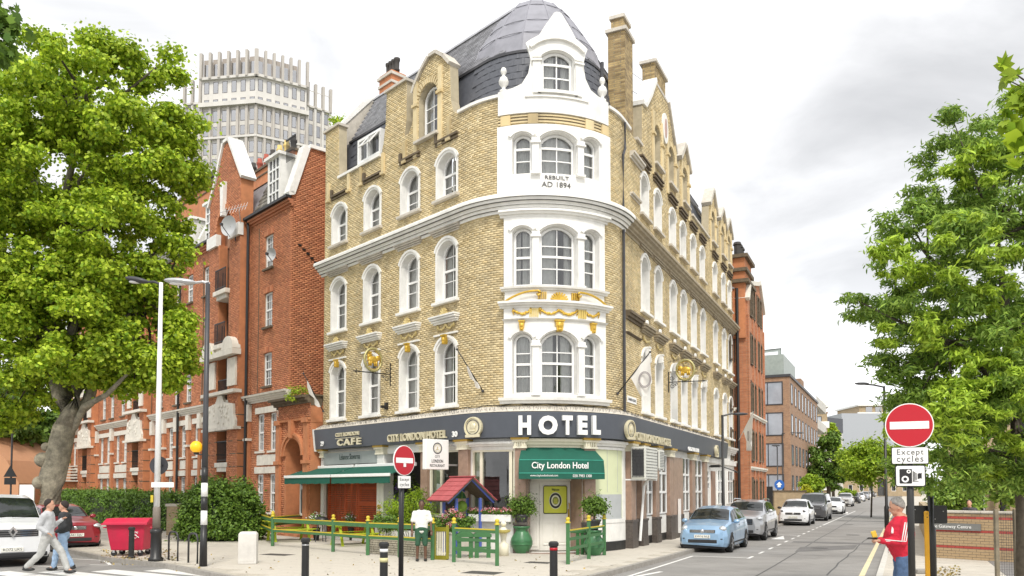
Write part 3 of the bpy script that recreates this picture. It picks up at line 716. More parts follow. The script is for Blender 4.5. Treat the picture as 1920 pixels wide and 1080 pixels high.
for si, s in enumerate(RS):
    q = MB()
    for (z, o) in ((7.7, .08), (7.76, .14), (7.84, .22), (7.92, .28)): q.box(s - .6 - o * .5, s + .6 + o * .5, 0, o, z, z + .07)
    HB(q, 'window_cornice', M_RCORN)
    for (z, o) in ((10.80, .06), (10.86, .12)):
        q = MB(); q.box(s - .66 - o, s + .66 + o * .6, 0, o, z, z + .05); HB(q, 'window_hood', M_RCORN)
    if si < 6: swag(s, .8, 7.56, .12, .06, 14, si + 20, m=MATS['worn_gilding']); keystone(s, 6.92, 7.25, .2, .18, M_WHITE)
    g = MB(); g.lathe([(.02, 0), (.12, .03), (.1, .1), (.02, .12)], (0, 0, 0), 12); g.xf(Matrix.Translation((s, .02, 8.15)) @ Matrix.Rotation(-PI / 2, 4, 'X')); HB(g, 'roundel', M_WHITE)
    for (z0_, z1_, o_) in ((13.98, 14.03, .08), (14.10, 14.16, .13), (14.22, 14.28, .16)):
        q = MB(); q.box(s - .66, s + .6, .0, o_, z0_, z1_); HB(q, 'brick_string', M_DSTONE)
band(AL + .3, 8.3, steps(7.85, 8.15, .08, .22, 3), 'brick_string', M_DSTONE); band(AL + .3, 8.3, steps(7.35, 7.42, .05, .09, 2), 'brick_string', M_DSTONE)
band(AL + .9, 8.3, steps(12.35, 12.47, .05, .12, 2), 'stone_string', M_STONE); band(AL + .9, 8.6, steps(13.7, 13.95, .06, .2, 3), 'stone_string', M_STONE)
dn = MB()
for zz in (zf(232) + .02, zf(225), zf(219)): dn.box(TP[2][0] + .0, TP[2][1] - .0, .0, .05, zz, zz + .05)
for s in (TP[2][0] + .1, TC - .95, TC + .95, TP[2][1] - .35): dn.box(s, s + .32, 0, .09, zf(234), zf(216))
HB(dn, 'brick_string', M_YBRICK)
dn = MB()
for zz in (zf(229) + .02, zf(222)): dn.box(TP[2][0], TP[2][1], .0, .035, zz, zz + .03)
HB(dn, 'brick_shade_line', M_DSTONE)  # dark strips stand in for shade between the projecting brick courses
cb_ = MB()
for s in (-9.0, -7.4, -6.5, -4.95, -3.55, -.95):
    cb_.box(s - .08, s + .08, 0, .08, 13.95, 14.7); cb_.box(s - .12, s + .12, 0, .12, 13.88, 13.98)
HB(cb_, 'brick_corbel', M_YBRICK)
def coping(pts, name, m, wd=.5, th=.10, of=.1):
    for (p, q) in zip(pts[:-1], pts[1:]):
        dx, dz = q[0] - p[0], q[1] - p[1]; l = math.hypot(dx, dz); nx, nz = -dz / l * th, dx / l * th
        c_ = MB(); c_.prism([(p[0], p[1]), (q[0], q[1]), (q[0] + nx, q[1] + nz), (p[0] + nx, p[1] + nz)], of - wd, of); HB(c_, name, m)
coping([(-8.2, ZP), (-5.15, ZP)], 'coping', M_WHITE); coping([(-.44, ZP), (dorm_base[0], ZP)], 'coping', M_WHITE); coping([(dorm_base[1], ZP), (7.1, ZP)], 'coping', M_WHITE)
coping([(7.9, ZP), (8.6, ZP)], 'coping', M_STONE); coping([(16.85, ZP), (20.7, ZP)], 'coping', M_STONE)
coping([(-9.4, 16.9), (-8.15, 16.9)], 'coping', M_STONE); coping([(-4.85, 16.95), (-3.42, 16.95)], 'coping', M_STONE)
coping([(-3.05, 16.3), (-2.9, 16.55), (-2.5, 16.95), (-2.1, 17.25), (-1.7, 17.25), (-1.3, 16.95), (-.95, 16.55)], 'gable_coping', M_STONE, th=.12)
coping([(8.75, 16.35), (9.2, 16.4), (9.9, 17.1), (10.7, 18.1)], 'gable_coping', M_WHITE, th=.16, wd=.6); coping([(12.6, 18.1), (13.4, 17.0), (13.9, 16.4)], 'gable_coping', M_STONE, th=.16)
for s, zt in ((15.55, 17.4), (21.8, 17.5), (24.4, 17.3), (26.3, 17.3)): coping([(s - .92, 16.45), (s, zt), (s + .95, 16.45)], 'gable_coping', M_STONE, th=.2, of=.14)
g = MB(); g.prism(ellipse(12.0, 16.75, .42, .62), 0, .08); HB(g, 'plaque', M_WHITE); g = MB(); g.prism(ellipse(12.0, 16.75, .16, .4), .05, .1); HB(g, 'plaque_panel', mat('pink_stone', (.45, .3, .26), .8))
RO = -2.0; ZM = 16.5; ZRG = P(830, 105, RO)[1]
mb = MB(); mb.add([(-8.9, -.4, 14.2), (SE - .2, -.4, 14.2), (SE - .2, -.75, ZM), (-8.9, -.75, ZM)], [(0, 1, 2, 3)]); HB(mb, 'mansard_roof', M_SLATE)
slv = MB(); slv.box(-.225, .225, 0, .02, 0, .31); sl_me = None; tilt = math.atan2(.35, ZM - 14.2); cnt = 0
sl_list = []
for r in range(9):
    z = 14.3 + r * .245
    s = -8.1 + (r % 2) * .23
    while s < 9.0:
        if not (-5.3 < s < -.3 and r < 99 and not (-3.7 < s < -2.9)) and s > -8.2 and not (7.0 < s < 8.2):
            sl_list.append((s, z))
        s += .46
for (s, z) in sl_list[:300]:
    o = -.40 - (z - 14.2) * .152 + .012
    if sl_me is None: ob = slv.build('roof_slate', M_SLATE, HO); sl_me = ob.data
    else: ob = bpy.data.objects.new('roof_slate', sl_me); SC.collection.objects.link(ob); ob.parent = HO
    p = Wh(s, o, z); ob.location = p; ob.rotation_euler = Matrix.Rotation(Wang(s) - PI / 2, 3, 'Z').to_4x4().to_euler() if False else (tilt + .05, 0, Wang(s) - PI / 2)
band(-8.6, 9, [(-.8, ZM - .05), (-.68, ZM - .05), (-.68, ZM + .04), (-.8, ZM + .04)], 'roof_edge', M_DGREY)
def slate_rows(name, s0, s1, o0, z0, o1, z1, rows, w=.3, m=M_SLATE2, seed=4):
    rg = random.Random(seed); V = []; F = []; n = int((s1 - s0) / w)
    for r in range(rows):
        t0, t1 = r / rows, (r + 1.15) / rows; oa, ob_ = o0 + (o1 - o0) * t0, o0 + (o1 - o0) * min(t1, 1); za, zb = z0 + (z1 - z0) * t0, z0 + (z1 - z0) * min(t1, 1)
        for i in range(n):
            a = s0 + i * w + (r % 2) * w / 2; b = a + w - .012; e = rg.uniform(0, .006); k0 = len(V)
            V += [(a, oa + .03 + e, za), (b, oa + .03 + e, za), (b, ob_ + .004, zb), (a, ob_ + .004, zb), (a, oa, za - .02), (b, oa, za - .02)]; F += [(k0, k0 + 1, k0 + 2, k0 + 3), (k0 + 4, k0 + 5, k0 + 1, k0)]
    return np_mesh(name, Wnp(np.array(V)), np.array(F), m, HO, 'stuff')
slate_rows('roof_slates', -8.6, 1.0, -.72, ZM, RO, ZRG, 22); slate_rows('roof_slates', AL - 1.2, SE - .6, -.72, ZM, RO, ZRG, 22, seed=5)
band(-8.7, .6, [(RO - .14, ZRG - .1), (RO + .14, ZRG - .1), (RO, ZRG + .1)], 'ridge_tiles', M_SLATE2); band(AL - 1, SE, [(RO - .14, ZRG - .1), (RO + .14, ZRG - .1), (RO, ZRG + .1)], 'ridge_tiles', M_SLATE2)
Cx, Cy = CC.x - VX.x, CC.y - VX.y
dome = [(2.5, ZM - .02), (2.24, 17.3), (1.84, 17.95), (1.52, 18.45), (1.24, 18.85), (.92, 19.2), (.02, 19.36)]
NSEC = 14
for i in range(NSEC):
    for (r0, r1) in ((0, 1), (1, 2), (2, 4), (4, 6)):
        q = MB(); rg_ = []
        for (r, z) in dome[r0:r1 + 1]:
            rg_.append([(Cx + (r + dd) * math.cos(a_), Cy + (r + dd) * math.sin(a_), z + dd * .5) for dd in (0.,) for a_ in [2 * PI * (i + .012 + .976 * t / 3) / NSEC for t in (0, 3)]])
        q.loft(rg_, closed=False, caps=False); q.build('lead_sheet', M_LEAD, HO)
ds = MB(); ds.loft([[(Cx + (r * .92 - .03) * x, Cy + (r * .92 - .03) * y, z - .05) for x, y in circ(44)] for r, z in [(max(a, .05), b) for a, b in dome]]); ds.build('dome_boarding', M_DGREY, HO)
for i in range(NSEC):
    q = MB(); a_ = 2 * PI * i / NSEC; q.tube([(Cx + r * math.cos(a_), Cy + r * math.sin(a_), z) for r, z in dome[:-1]], .022, 6); q.build('lead_roll', M_LEAD, HO)
for (r, z) in (dome[1], dome[2], dome[4]):
    q = MB(); pts = [(Cx + r * x, Cy + r * y, z) for x, y in circ(44)]; q.tube(pts + pts[:1], .014, 5, cap=False); q.build('lead_roll', M_LEAD, HO)
bk = MB(); l0 = Wh(-9.25, RO, 0); l1 = Wh(0, RO, 0); r0_ = Wh(AL, RO, 0); r1_ = Wh(SE - .3, RO, 0)
bk.add([(p.x, p.y, z) for p, z in ((l0, ZRG - .06), (l1, ZRG - .06), (Vector((Cx, Cy)), 19.25), (r0_, ZRG - .06), (r1_, ZRG - .06))], [(0, 1, 2), (0, 2, 4), (2, 3, 4)]); bk.build('roof_top', M_SLATE2, HO)
ew = MB(); ew.prism([(.0, 0), (0, 16.9), (-.4, 16.9), (-.75, 16.9), (RO, ZRG + .1), (-6, ZRG - 1), (-6, 0)], -9.3, -9.05, ax='x'); HB(ew, 'end_wall', M_YMORTAR)
ew = MB(); ew.prism([(.0, 0), (0, 14.9), (-.75, 16.5), (RO, ZRG), (-6, ZRG - 1), (-6, 0)], SE - .1, SE, ax='x'); HB(ew, 'end_wall', M_YMORTAR)
rc = MB(); rc.prism([(-.1, 16.75), (-.1, 16.9), (RO - .2, ZRG + .75), (RO - .2, ZRG + .3)], -9.2, -8.85, ax='x'); HB(rc, 'raking_coping', M_WHITE)
rc = MB(); rc.prism([(-.1, 14.8), (-.1, 16.78), (RO - .2, ZRG + .35), (RO - .2, ZRG - .3)], -9.12, -8.9, ax='x'); HB(rc, 'party_wall', M_STONE)
k += 1
sW0, sW1 = S_(679, 300, -.4), S_(722, 265, -.4); wc = (sW0 + sW1) / 2; ww = sW1 - sW0
fm = MB(); fm.holed([(sW0, 14.95), (sW1, 14.95), (sW1, 15.95), (sW0, 15.95)], [[(sW0 + .1, 15.06), (wc - .15, 15.06), (wc - .15, 15.85), (sW0 + .1, 15.85)], [(wc - .05, 15.06), (sW1 - .1, 15.06), (sW1 - .1, 15.85), (wc - .05, 15.85)]], -.5, -.18)
dw = HB(fm, 'dormer_window', M_WHITE2); pn = MB(); pn.add([(sW0, -.3, 15), (wc, -.3, 15), (wc, -.3, 15.9), (sW0, -.3, 15.9)], [(0, 1, 2, 3)]); HB(pn, 'pane', M_GLASS, dw, fix=False)
pn = MB(); pn.add([(wc, -.36, 15), (sW1, -.36, 15), (sW1, -.36, 15.9), (wc, -.36, 15.9)], [(0, 1, 2, 3)]); HB(pn, 'pane', M_GLASS, dw, fix=False)
Mx = Matrix.Translation((wc + .05, -.15, 15.85)) @ Matrix.Rotation(R_(38), 4, 'X')
sa = MB(); sa.holed([(0, -.75), (.75, -.75), (.75, 0), (0, 0)], [[(.06, -.69), (.69, -.69), (.69, -.06), (.06, -.06)]], -.02, .02); sa.xf(Mx); HB(sa, 'open_casement', M_WHITE2, dw)
sa = MB(); sa.add([(.05, 0, -.7), (.7, 0, -.7), (.7, 0, -.05), (.05, 0, -.05)], [(0, 1, 2, 3)]); sa.xf(Mx); HB(sa, 'pane', M_GLASS, dw, fix=False)
sa = MB(); sa.box(sW0 - .1, sW1 + .1, -.6, -.52, 14.9, 16); HB(sa, 'room', M_DARKIN, dw)
g0, g1 = dorm_base; zb = zf(214); zw0, zw1 = zf(173), zf(96)
w0, w1 = S_(1011, 130), S_(1071, 130)
hw = (w1 - w0) / 2
def mirror(pts): return pts + [(2 * TC - x, z) for x, z in reversed(pts)]
lh = [(g0, zb), (g0, ZP + .15), (g0 + .5, ZP + .22), (g0 + .78, 14.98), (g0 + .98, 15.3), (g0 + 1.06, 15.75), (g0 + .98, 16.1), (g0 + .9, 16.3), (g0 + 1.0, 16.38), (g0 + 1.32, 16.55), (g0 + 1.5, 16.85), (TC - .12, 17.3), (TC - .05, 17.34)]
mb = MB(); mb.holed(mirror(lh), [arch(TC, 2 * hw, zw0, zw1, .2)], -.3, .1); dm = HB(mb, 'white_gabled_dormer', M_WHITE)
mo = MB(); o_ = arch(TC, 2 * hw + .75, zw1 - .1, zw1 + .42, .34); i_ = arch(TC, 2 * hw + .6, zw1 - .1, zw1 + .32, .3); mo.prism(o_[2:] + i_[2:][::-1], .08, .2); HB(mo, 'arch_moulding', M_WHITE, dm)
for sd in (-1, 1):
    q = MB(); s = TC + sd * (hw + .14); q.box(s - .12, s + .12, .08, .17, zw0 - .1, zw1 - .42); q.box(s - .16, s + .16, .08, .22, zw1 - .42, zw1 - .36); q.box(s - .14, s + .14, .08, .19, zw1 - .3, zw1 - .24); HB(q, 'dormer_pilaster', M_WHITE, dm)
q = MB(); q.box(TC - hw - .1, TC + hw + .1, .08, .2, zw0 - .1, zw0); q.box(TC - hw - .5, TC + hw + .5, .08, .15, zw0 - .22, zw0 - .17); HB(q, 'sill', M_WHITE, dm)
window_unit(hb, HO, TC, 2 * hw - .02, zw0 + .01, zw1 - .01, .2, .14, (.38, .70), (.5,), fr=.08, bar=.045, heavy=(1,), curt=.5, seed=77)
ck = MB()
for sd in (-1, 1): ck.box(TC + sd * (hw + .2) - .05, TC + sd * (hw + .2) + .05, -1.3, -.28, 14.9, 16.4)
ck.box(TC - hw - .25, TC + hw + .25, -1.6, -.28, 16.3, 16.4); HB(ck, 'dormer_cheek', M_WHITE, dm)
for sd in (-1, 1):
    q = MB(); p = W(TC + sd * (g1 - g0) * .455, -.05, 0); q.lathe([(.13, 0), (.13, .08), (.05, .12), (.07, .2), (.15, .3), (.165, .38), (.12, .5), (.05, .56), (.045, .6), (.09, .66), (.1, .74), (.07, .82), (.01, .86)], (p.x - VX.x, p.y - VX.y, ZP + .17), 16); q.build('urn_finial', M_WHITE, HO, smooth=True)
def chimney(name, s, o, w, d, z0, z1, m, capz=None, par=HO, pots=0):
    bw = MB(); bw.box(s - w / 2, s + w / 2, o - d / 2, o + d / 2, z0, z1); c_ = HB(bw, name, m, par)
    for (zz, e) in (capz or [(z1 - .02, .08)]):
        q = MB(); q.box(s - w / 2 - e, s + w / 2 + e, o - d / 2 - e, o + d / 2 + e, zz, zz + .12); HB(q, 'chimney_cap', M_STONE, c_)
    for i in range(pots):
        p = Wh(s + (i - (pots - 1) / 2) * (w * .9 / max(1, pots)), o, z1 + .1); q = MB(); q.lathe([(.13, 0), (.14, .08), (.11, .12), (.12, .45), (.15, .5), (.15, .6), (.11, .62)], p, 12); q.build('chimney_pot', mat('sooty_chimney_pot', (.05, .045, .04), .8), c_, smooth=True)
    return c_
M_CHIM = brick_mat('mottled_chimney_brick', (.52, .38, .17), (.25, .17, .08), (.3, .25, .16), dirt=.9)
cs_, co_ = S_(1160, 200), -.15
zc1 = D(1165, 68, 28.1).z; zc2 = D(1165, 45, 28.1).z
chimney('chimney', 7.3, -.35, .95, .62, 14.2, zc1, M_CHIM, [(zc1 - .1, .08)])
chimney('chimney', 7.3, -.35, .75, .45, zc1, zc2, M_CHIM, [(zc2 - .02, .06)])
chimney('chimney', 11.65, -.3, 1.7, .5, 18.0, P(1236, 125)[1], M_CHIM, [(P(1236, 128)[1], .1), (18.05, .08)])
chimney('chimney', -10.3, -4.0, 1.0, .8, 15, P(650, 200, -4)[1], M_TERRA, [(P(650, 208, -4)[1], .08), (P(650, 222, -4)[1], .05)], pots=4)
dp = MB(); dp.tube([Wh(AL - .12, .1, z) for z in (4.6, 10.8)], .05, 8); dp.tube([Wh(AL - .12, .1, 11.4), Wh(AL - .12, .1, 13.4), Wh(AL + .1, .1, 13.7), Wh(AL + .1, .1, 14.6)], .05, 8); dp.build('drainpipe', M_DGREY, HO)
dp = MB(); dp.tube([Wh(S_(1140, 110), -.3, 14.7), Wh(S_(1143, 110), -.3, 16.4)], .06, 8); dp.build('drainpipe', M_DGREY, HO)
wr = MB()
for zz in (16.9, 17.6): wr.tube([Wh(7.6, -.8, zz + .6), Wh(9.2, -.7, zz + .45), Wh(10.8, -.4, zz + .6)], .012, 4)
wr.build('overhead_wire', M_BLACK, HO)
M_PIL = mat('brown_glazed_pilaster', (.33, .22, .16), .35, var=.18, vscale=6, dirt=.25)
M_PILD = mat('dark_granite_plinth', (.09, .075, .065), .45, var=.3, vscale=12)
M_PGREEN = mat('pale_green_panel', (.62, .66, .42), .5, var=.04)
M_GREYPAN = mat('grey_panel', (.42, .44, .44), .5, var=.05)
M_DOORW = mat('cream_white_door_paint', (.84, .82, .75), .4, var=.04)
ZS0, ZS1 = 3.60, 4.40
def sz(x, y, o=0.): return P(x, y, o)
def seg(s0, s1, z0, z1, name, m, o0=-.12, o1=0., **k_):
    q = MB(); q.box(s0, s1, o0, o1, z0, z1); return HB(q, name, m, **k_)
xw = {n: S_(x) for n, x in dict(a=712, b=725, c=794, d=806, e=865, f=884, g=966, h=987, i=1092, j=1113, k=1168).items()}
gb = MB(); gb.holed([(-9.25, 0), (SE, 0), (SE, 4.3), (-9.25, 4.3)],
    [[(-9.1, .1), (xw['a'], .1), (xw['a'], 3.5), (-9.1, 3.5)], [(xw['b'], .5), (xw['c'], .5), (xw['c'], 3.3), (xw['b'], 3.3)], [(xw['d'], 1.1), (xw['e'], 1.1), (xw['e'], 3.3), (xw['d'], 3.3)],
     [(xw['f'] + .03, 1.12), (xw['g'] - .02, 1.12), (xw['g'] - .02, 3.25), (xw['f'] + .03, 3.25)], [(xw['h'], .02), (xw['i'], .02), (xw['i'], 3.45), (xw['h'], 3.45)]], -.3, 0)
HB(gb, 'ground_floor_wall', M_WHITE)
seg(-9.2, SE - .2, .0, 4.2, 'shop_interior', M_DARKIN, -1.6, -1.55)
flr = MB(); flr.box(-9.2, xw['k'], -1.6, -.3, -.02, .012); HB(flr, 'interior_floor', M_DSTONE)
clg = MB(); clg.box(-9.2, xw['k'], -1.6, -.3, 3.55, 3.6); HB(clg, 'interior_ceiling', M_DARKIN)
fs = MB(); fs.prism([(.05, ZS0), (.34, ZS0 + .02), (.42, ZS1 - .03), (.42, ZS1), (.05, ZS1 + .02)], -9.3, 23.2, ax='x'); FA = HB(fs, 'fascia_board', M_FASCIA)
fe = MB(); fe.prism([(.0, ZS0 - .1), (.36, ZS0 - .06), (.46, ZS1 + .04), (.0, ZS1 + .05)], -9.38, -9.3, ax='x'); HB(fe, 'fascia_end', M_WHITE)
band(-9.3, 23.2, [(.0, ZS1 + .02), (.40, ZS1 + .02), (.30, ZS1 + .1), (.0, ZS1 + .24)], 'fascia_flashing', M_STONE)
sp = MB(); rg = random.Random(9)
for i in range(900):
    s = -9.2 + i * .036; z = ZS1 + .06; p = Wh(s, .3 + rg.uniform(-.08, .08), z); q = p + Vector((rg.uniform(-.05, .05), rg.uniform(-.05, .05), rg.uniform(.07, .15)))
    sp.beam(p, q, .006)
sp.build('pigeon_spikes', M_DGREY, HO, kind='stuff', fix=False)
cbl = MB(); pts = []
for i in range(80):
    s = -9.0 + i * .2; pts.append(Wh(s, .05, 4.66 + .03 * math.sin(i * 1.3) + .02 * math.sin(i * .37)))
cbl.tube(pts, .013, 5); cbl.build('cable', M_BLACK, HO)
def pilaster(s0, s1, m=M_PIL, o=.14, zt=3.58, low=True):
    q = MB(); q.box(s0, s1, 0, o, .95, zt - .3); r = HB(q, 'pilaster', m, bevel=.01)
    q = MB(); q.box(s0 - .03, s1 + .03, 0, o + .05, 0, .9); q.box(s0 - .05, s1 + .05, 0, o + .08, .88, .96); q.box(s0 - .05, s1 + .05, 0, o + .07, 0, .3); HB(q, 'pilaster_base', M_PILD if low else M_WHITE, r, bevel=.01)
    q = MB(); q.box(s0 - .04, s1 + .04, 0, o + .07, zt - .3, zt - .24); q.box(s0 - .02, s1 + .02, 0, o + .04, zt - .24, zt - .1)
    for i in range(5): w_ = (s1 - s0) / 5; q.box(s0 + i * w_ + .01, s0 + (i + .7) * w_, 0, o + .07, zt - .24, zt - .1)
    q.box(s0 - .07, s1 + .07, 0, o + .1, zt - .1, zt - .03); HB(q, 'capital', M_CREAM, r)
    q = MB(); q.box(s0 - .1, s1 + .1, 0, o + .15, zt - .03, zt + .04); HB(q, 'capital_top', mat('ochre_gilt_moulding', (.48, .30, .05), .6), r)
    return r
pilaster(xw['c'], xw['d']); pilaster(xw['e'], xw['f'] - .03); pilaster(xw['g'] + .02, xw['h']); pilaster(xw['i'], xw['j'] - .02)
pilaster(-9.2, -8.98, M_WHITE, low=False); pilaster(xw['a'], xw['b'], M_WHITE, low=False)
def shop_window(s0, s1, z0, z1, mull=(), side=None, m=M_CREAM):
    q = MB(); hs = []; e = [s0] + list(mull) + [s1]
    for a, b in zip(e[:-1], e[1:]): hs.append([(a + .05, z0 + .06), (b - .05, z0 + .06), (b - .05, z1 - .06), (a + .05, z1 - .06)])
    q.holed([(s0, z0), (s1, z0), (s1, z1), (s0, z1)], hs, -.14, -.02); w_ = HB(q, 'shop_window', m)
    for h in hs:
        q = MB(); q.add([(h[0][0], -.08, h[0][1]), (h[1][0], -.08, h[0][1]), (h[1][0], -.08, h[2][1]), (h[0][0], -.08, h[2][1])], [(0, 1, 2, 3)]); HB(q, 'pane', M_GLASSD, w_, fix=False)
    return w_
shop_window(xw['f'] + .03, xw['g'] - .02, 1.12, 3.25, (S_(901), S_(957)))
for a, b in ((S_(887), S_(900)), (S_(958), S_(965))): seg(a, b, 1.2, 3.2, 'green_blind', M_PGREEN, -.13, -.11)
shop_window(xw['d'], xw['e'], 1.1, 3.3, (S_(826),)); seg(S_(809), S_(823), 1.2, 3.2, 'green_blind', M_PGREEN, -.13, -.11)
seg(xw['d'], xw['e'], 0, 1.05, 'stall_riser', M_PILD, 0, .05)
band(xw['d'] - .02, xw['g'], steps(3.3, 3.5, .02, .2, 3), 'window_head', M_WHITE)
band(xw['h'], xw['i'], steps(3.3, 3.58, .02, .2, 3), 'window_head', M_CREAM); band(xw['j'], xw['k'], steps(3.3, 3.56, .02, .2, 3), 'window_head', M_WHITE)
seg(xw['j'], xw['k'] - .1, 1.05, 3.3, 'boarded_window', M_PGREEN, 0, .02)
for f_ in (.35, .7): s_ = xw['j'] + (xw['k'] - xw['j']) * f_; seg(s_, s_ + .012, 1.9, 3.3, 'board_joint', M_GREYPAN, .0, .026)
seg(xw['j'] + .02, xw['k'] - .22, 1.02, P(1140, 927)[1], 'grey_panel', M_GREYPAN, .02, .032)
q = MB(); q.holed([(xw['j'] - .02, .9), (xw['k'], .9), (xw['k'], 3.36), (xw['j'] - .02, 3.36)], [[(xw['j'] + .03, 1.02), (xw['k'] - .16, 1.02), (xw['k'] - .16, 3.28), (xw['j'] + .03, 3.28)]], 0, .07); HB(q, 'window_frame', M_WHITE)
seg(xw['j'], xw['k'] + .0, .30, .9, 'stall_riser', M_WHITE, 0, .05); seg(xw['j'], xw['k'], 0, .3, 'plinth', M_BLACK, 0, .08)
seg(xw['f'], xw['g'], .0, 1.08, 'stall_riser', M_WHITE, 0, .05)
dc = (xw['h'] + xw['i']) / 2; DO = -.75
q = MB(); q.holed([(xw['h'] - .1, 0), (xw['i'] + .1, 0), (xw['i'] + .1, 3.5), (xw['h'] - .1, 3.5)], [], DO - .1, DO); HB(q, 'doorway_back', M_DOORW)
for s in (xw['h'], xw['i']):
    q = MB(); q.box(s - .04, s + .04, DO, -.02, 0, 3.5); HB(q, 'doorway_side', M_PIL)
d0, d1 = S_(1012, 960, DO), S_(1068, 960, DO); zd1 = P(1040, 903, DO)[1]
q = MB(); q.box(d0, d1, DO, DO + .05, 0.02, zd1); DOOR = HB(q, 'door', M_DOORW, bevel=.005)
def door_panel(a, b, z0, z1, par, m=M_DOORW, o=DO + .05):
    q = MB(); q.holed([(a, z0), (b, z0), (b, z1), (a, z1)], [[(a + .04, z0 + .04), (b - .04, z0 + .04), (b - .04, z1 - .04), (a + .04, z1 - .04)]], o - .01, o + .018); q.box(a + .09, b - .09, o - .01, o + .012, z0 + .09, z1 - .09); HB(q, 'door_panel', m, par)
wdr = d1 - d0; door_panel(d0 + .12, d0 + wdr / 2 - .05, .2, .95, DOOR); door_panel(d0 + wdr / 2 + .05, d1 - .12, .2, .95, DOOR); door_panel(d0 + .12, d1 - .12, 1.05, zd1 - .15, DOOR)
for (a, b) in ((S_(992, 960, DO), d0 - .04), (d1 + .04, S_(1088, 960, DO))):
    q = MB(); q.box(a, b, DO, DO + .03, .05, zd1); sl_ = HB(q, 'side_panel', M_DOORW); 
    for (za, zb_) in ((.15, .95), (1.05, 2.0), (2.08, zd1 - .08)): door_panel(a + .05, b - .05, za, zb_, sl_, o=DO + .03)
q = MB(); q.box(d0 - .35, d1 + .35, DO, DO + .08, zd1 + .02, zd1 + .12); HB(q, 'door_head', M_DOORW)
for t in (-.5, .5):
    door_panel(dc + t * 1.4 - .6, dc + t * 1.4 + .6, zd1 + .18, 3.4, HO, o=DO + .02)
q = MB(); pb_ = d1 - .1; q.tube([W(pb_, DO + .1, 1.0) - VX.to_3d(), W(pb_, DO + .14, 1.05) - VX.to_3d(), W(pb_, DO + .14, 1.5) - VX.to_3d(), W(pb_, DO + .1, 1.55) - VX.to_3d()], .018, 8); q.build('handle', M_GOLD, DOOR)
q = MB(); q.box(d1 - .13, d1 - .07, DO + .05, DO + .07, .85, 1.35); HB(q, 'lock_plate', M_GOLD, DOOR)
q = MB(); s_ = S_(1074, 940, DO); z_ = P(1074, 940, DO)[1]; q.box(s_ - .05, s_ + .05, DO + .02, DO + .06, z_ - .1, z_ + .1); HB(q, 'intercom', M_DGREY); q = MB(); q.box(s_ - .03, s_ + .03, DO + .06, DO + .065, z_ - .02, z_ + .07); HB(q, 'intercom_face', M_SIGNW)
M_YG = mat('yellow_green_print', (.62, .64, .06), .5, var=.05)
def ring_mb(cx, cz, r0, r1, o0, o1, n=28, asp=1.):
    q = MB(); q.holed(ellipse(cx, cz, r1, r1 * asp, n), [ellipse(cx, cz, r0, r0 * asp, n)], o0, o1); return q
def rrect(x0, x1, z0, z1, r, n=4):
    out = []
    for (cx, cz, a) in ((x1 - r, z1 - r, 0), (x0 + r, z1 - r, 90), (x0 + r, z0 + r, 180), (x1 - r, z0 + r, 270)):
        out += [(cx + r * math.cos(R_(a + 90 * i / n)), cz + r * math.sin(R_(a + 90 * i / n))) for i in range(n + 1)]
    return out
oo = DO + .08; a, b = S_(1019, 940, oo), S_(1063, 940, oo); zt_, zb_ = P(1040, 911, oo)[1], P(1040, 963, oo)[1]
DS = thing('welcome_sign', 'yellow-green framed welcome sign with round black emblem on the white hotel door', 'sign', HO.location)
q = MB(); q.prism(rrect(a, b, zb_, zt_, .06), oo - .02, oo); HB(q, 'sign_board', M_YG, DS)
q = MB(); q.holed(rrect(a - .01, b + .01, zb_ - .01, zt_ + .01, .07), [rrect(a + .02, b - .02, zb_ + .02, zt_ - .02, .05)], oo - .02, oo + .012); HB(q, 'sign_edge', mat('dark_olive', (.08, .08, .02), .5), DS)
mc, mz = (a + b) / 2, (zt_ + zb_) / 2 - .03; q = MB(); q.prism(ellipse(mc, mz, .27, .27, 28), oo, oo + .006); HB(q, 'emblem', mat('cream_print', (.75, .74, .55), .5), DS)
q = ring_mb(mc, mz, .18, .25, oo, oo + .012); HB(q, 'emblem_ring', M_BLACK, DS)
q = MB(); q.prism(ellipse(mc, mz, .13, .13, 20), oo, oo + .011); HB(q, 'emblem_centre', mat('olive_print', (.22, .24, .05), .5), DS)
q = MB()
for i in range(4): q.box(mc - .07 + i * .04, mc - .05 + i * .04, oo, oo + .015, mz - .07, mz + .05 + (i % 2) * .03)
q.box(mc - .09, mc + .09, oo, oo + .015, mz - .09, mz - .07); HB(q, 'emblem_figure', M_YG, DS)
wall_text('Welcome', mc - .16, mc + .16, zt_ - .12, .09, M_BLACK, oo + .006, .01, DS, 'lettering')
st = MB(); pts = [W(S_(970), .02, 0), W(S_(1113), .02, 0)]; p0, p1 = pts; c_ = (p0 + p1) / 2; rr = (p1 - p0).length / 2; an = math.atan2((p1 - p0).y, (p1 - p0).x)
poly = [(c_.x + rr * math.cos(an - PI * i / 16) , c_.y + rr * math.sin(an - PI * i / 16) * .55) for i in range(17)]
st.prism(poly, -.02, .012, ax='z'); st.build('doorstep', mat('terrazzo_brown', (.30, .20, .16), .5, var=.3, vscale=60), kind='structure')
AW = thing('door_awning', 'dark green canopy with white hotel lettering over the corner entrance', 'awning', HO.location)
a, b = S_(979, 860), S_(1111, 860); z3, z2, z1, z0 = P(1040, 839)[1], P(1040, 862, .55)[1], P(1040, 887, .6)[1], P(1040, 898, .6)[1]
q = MB(); e = [(0.02, z3), (.55, z2), (.60, z1), (.60, z0), (.585, z0), (.585, z1), (.535, z2 - .02), (.02, z3 - .03)]
q.prism(e, a, b, ax='x'); HB(q, 'canopy', M_GREEN_AWN, AW)
for s in (a, b): q = MB(); q.prism([(.02, z3), (.55, z2), (.60, z1), (.60, z0), (.02, z0)], s - .012, s + .012, ax='x'); HB(q, 'canopy_side', M_GREEN_AWN, AW)
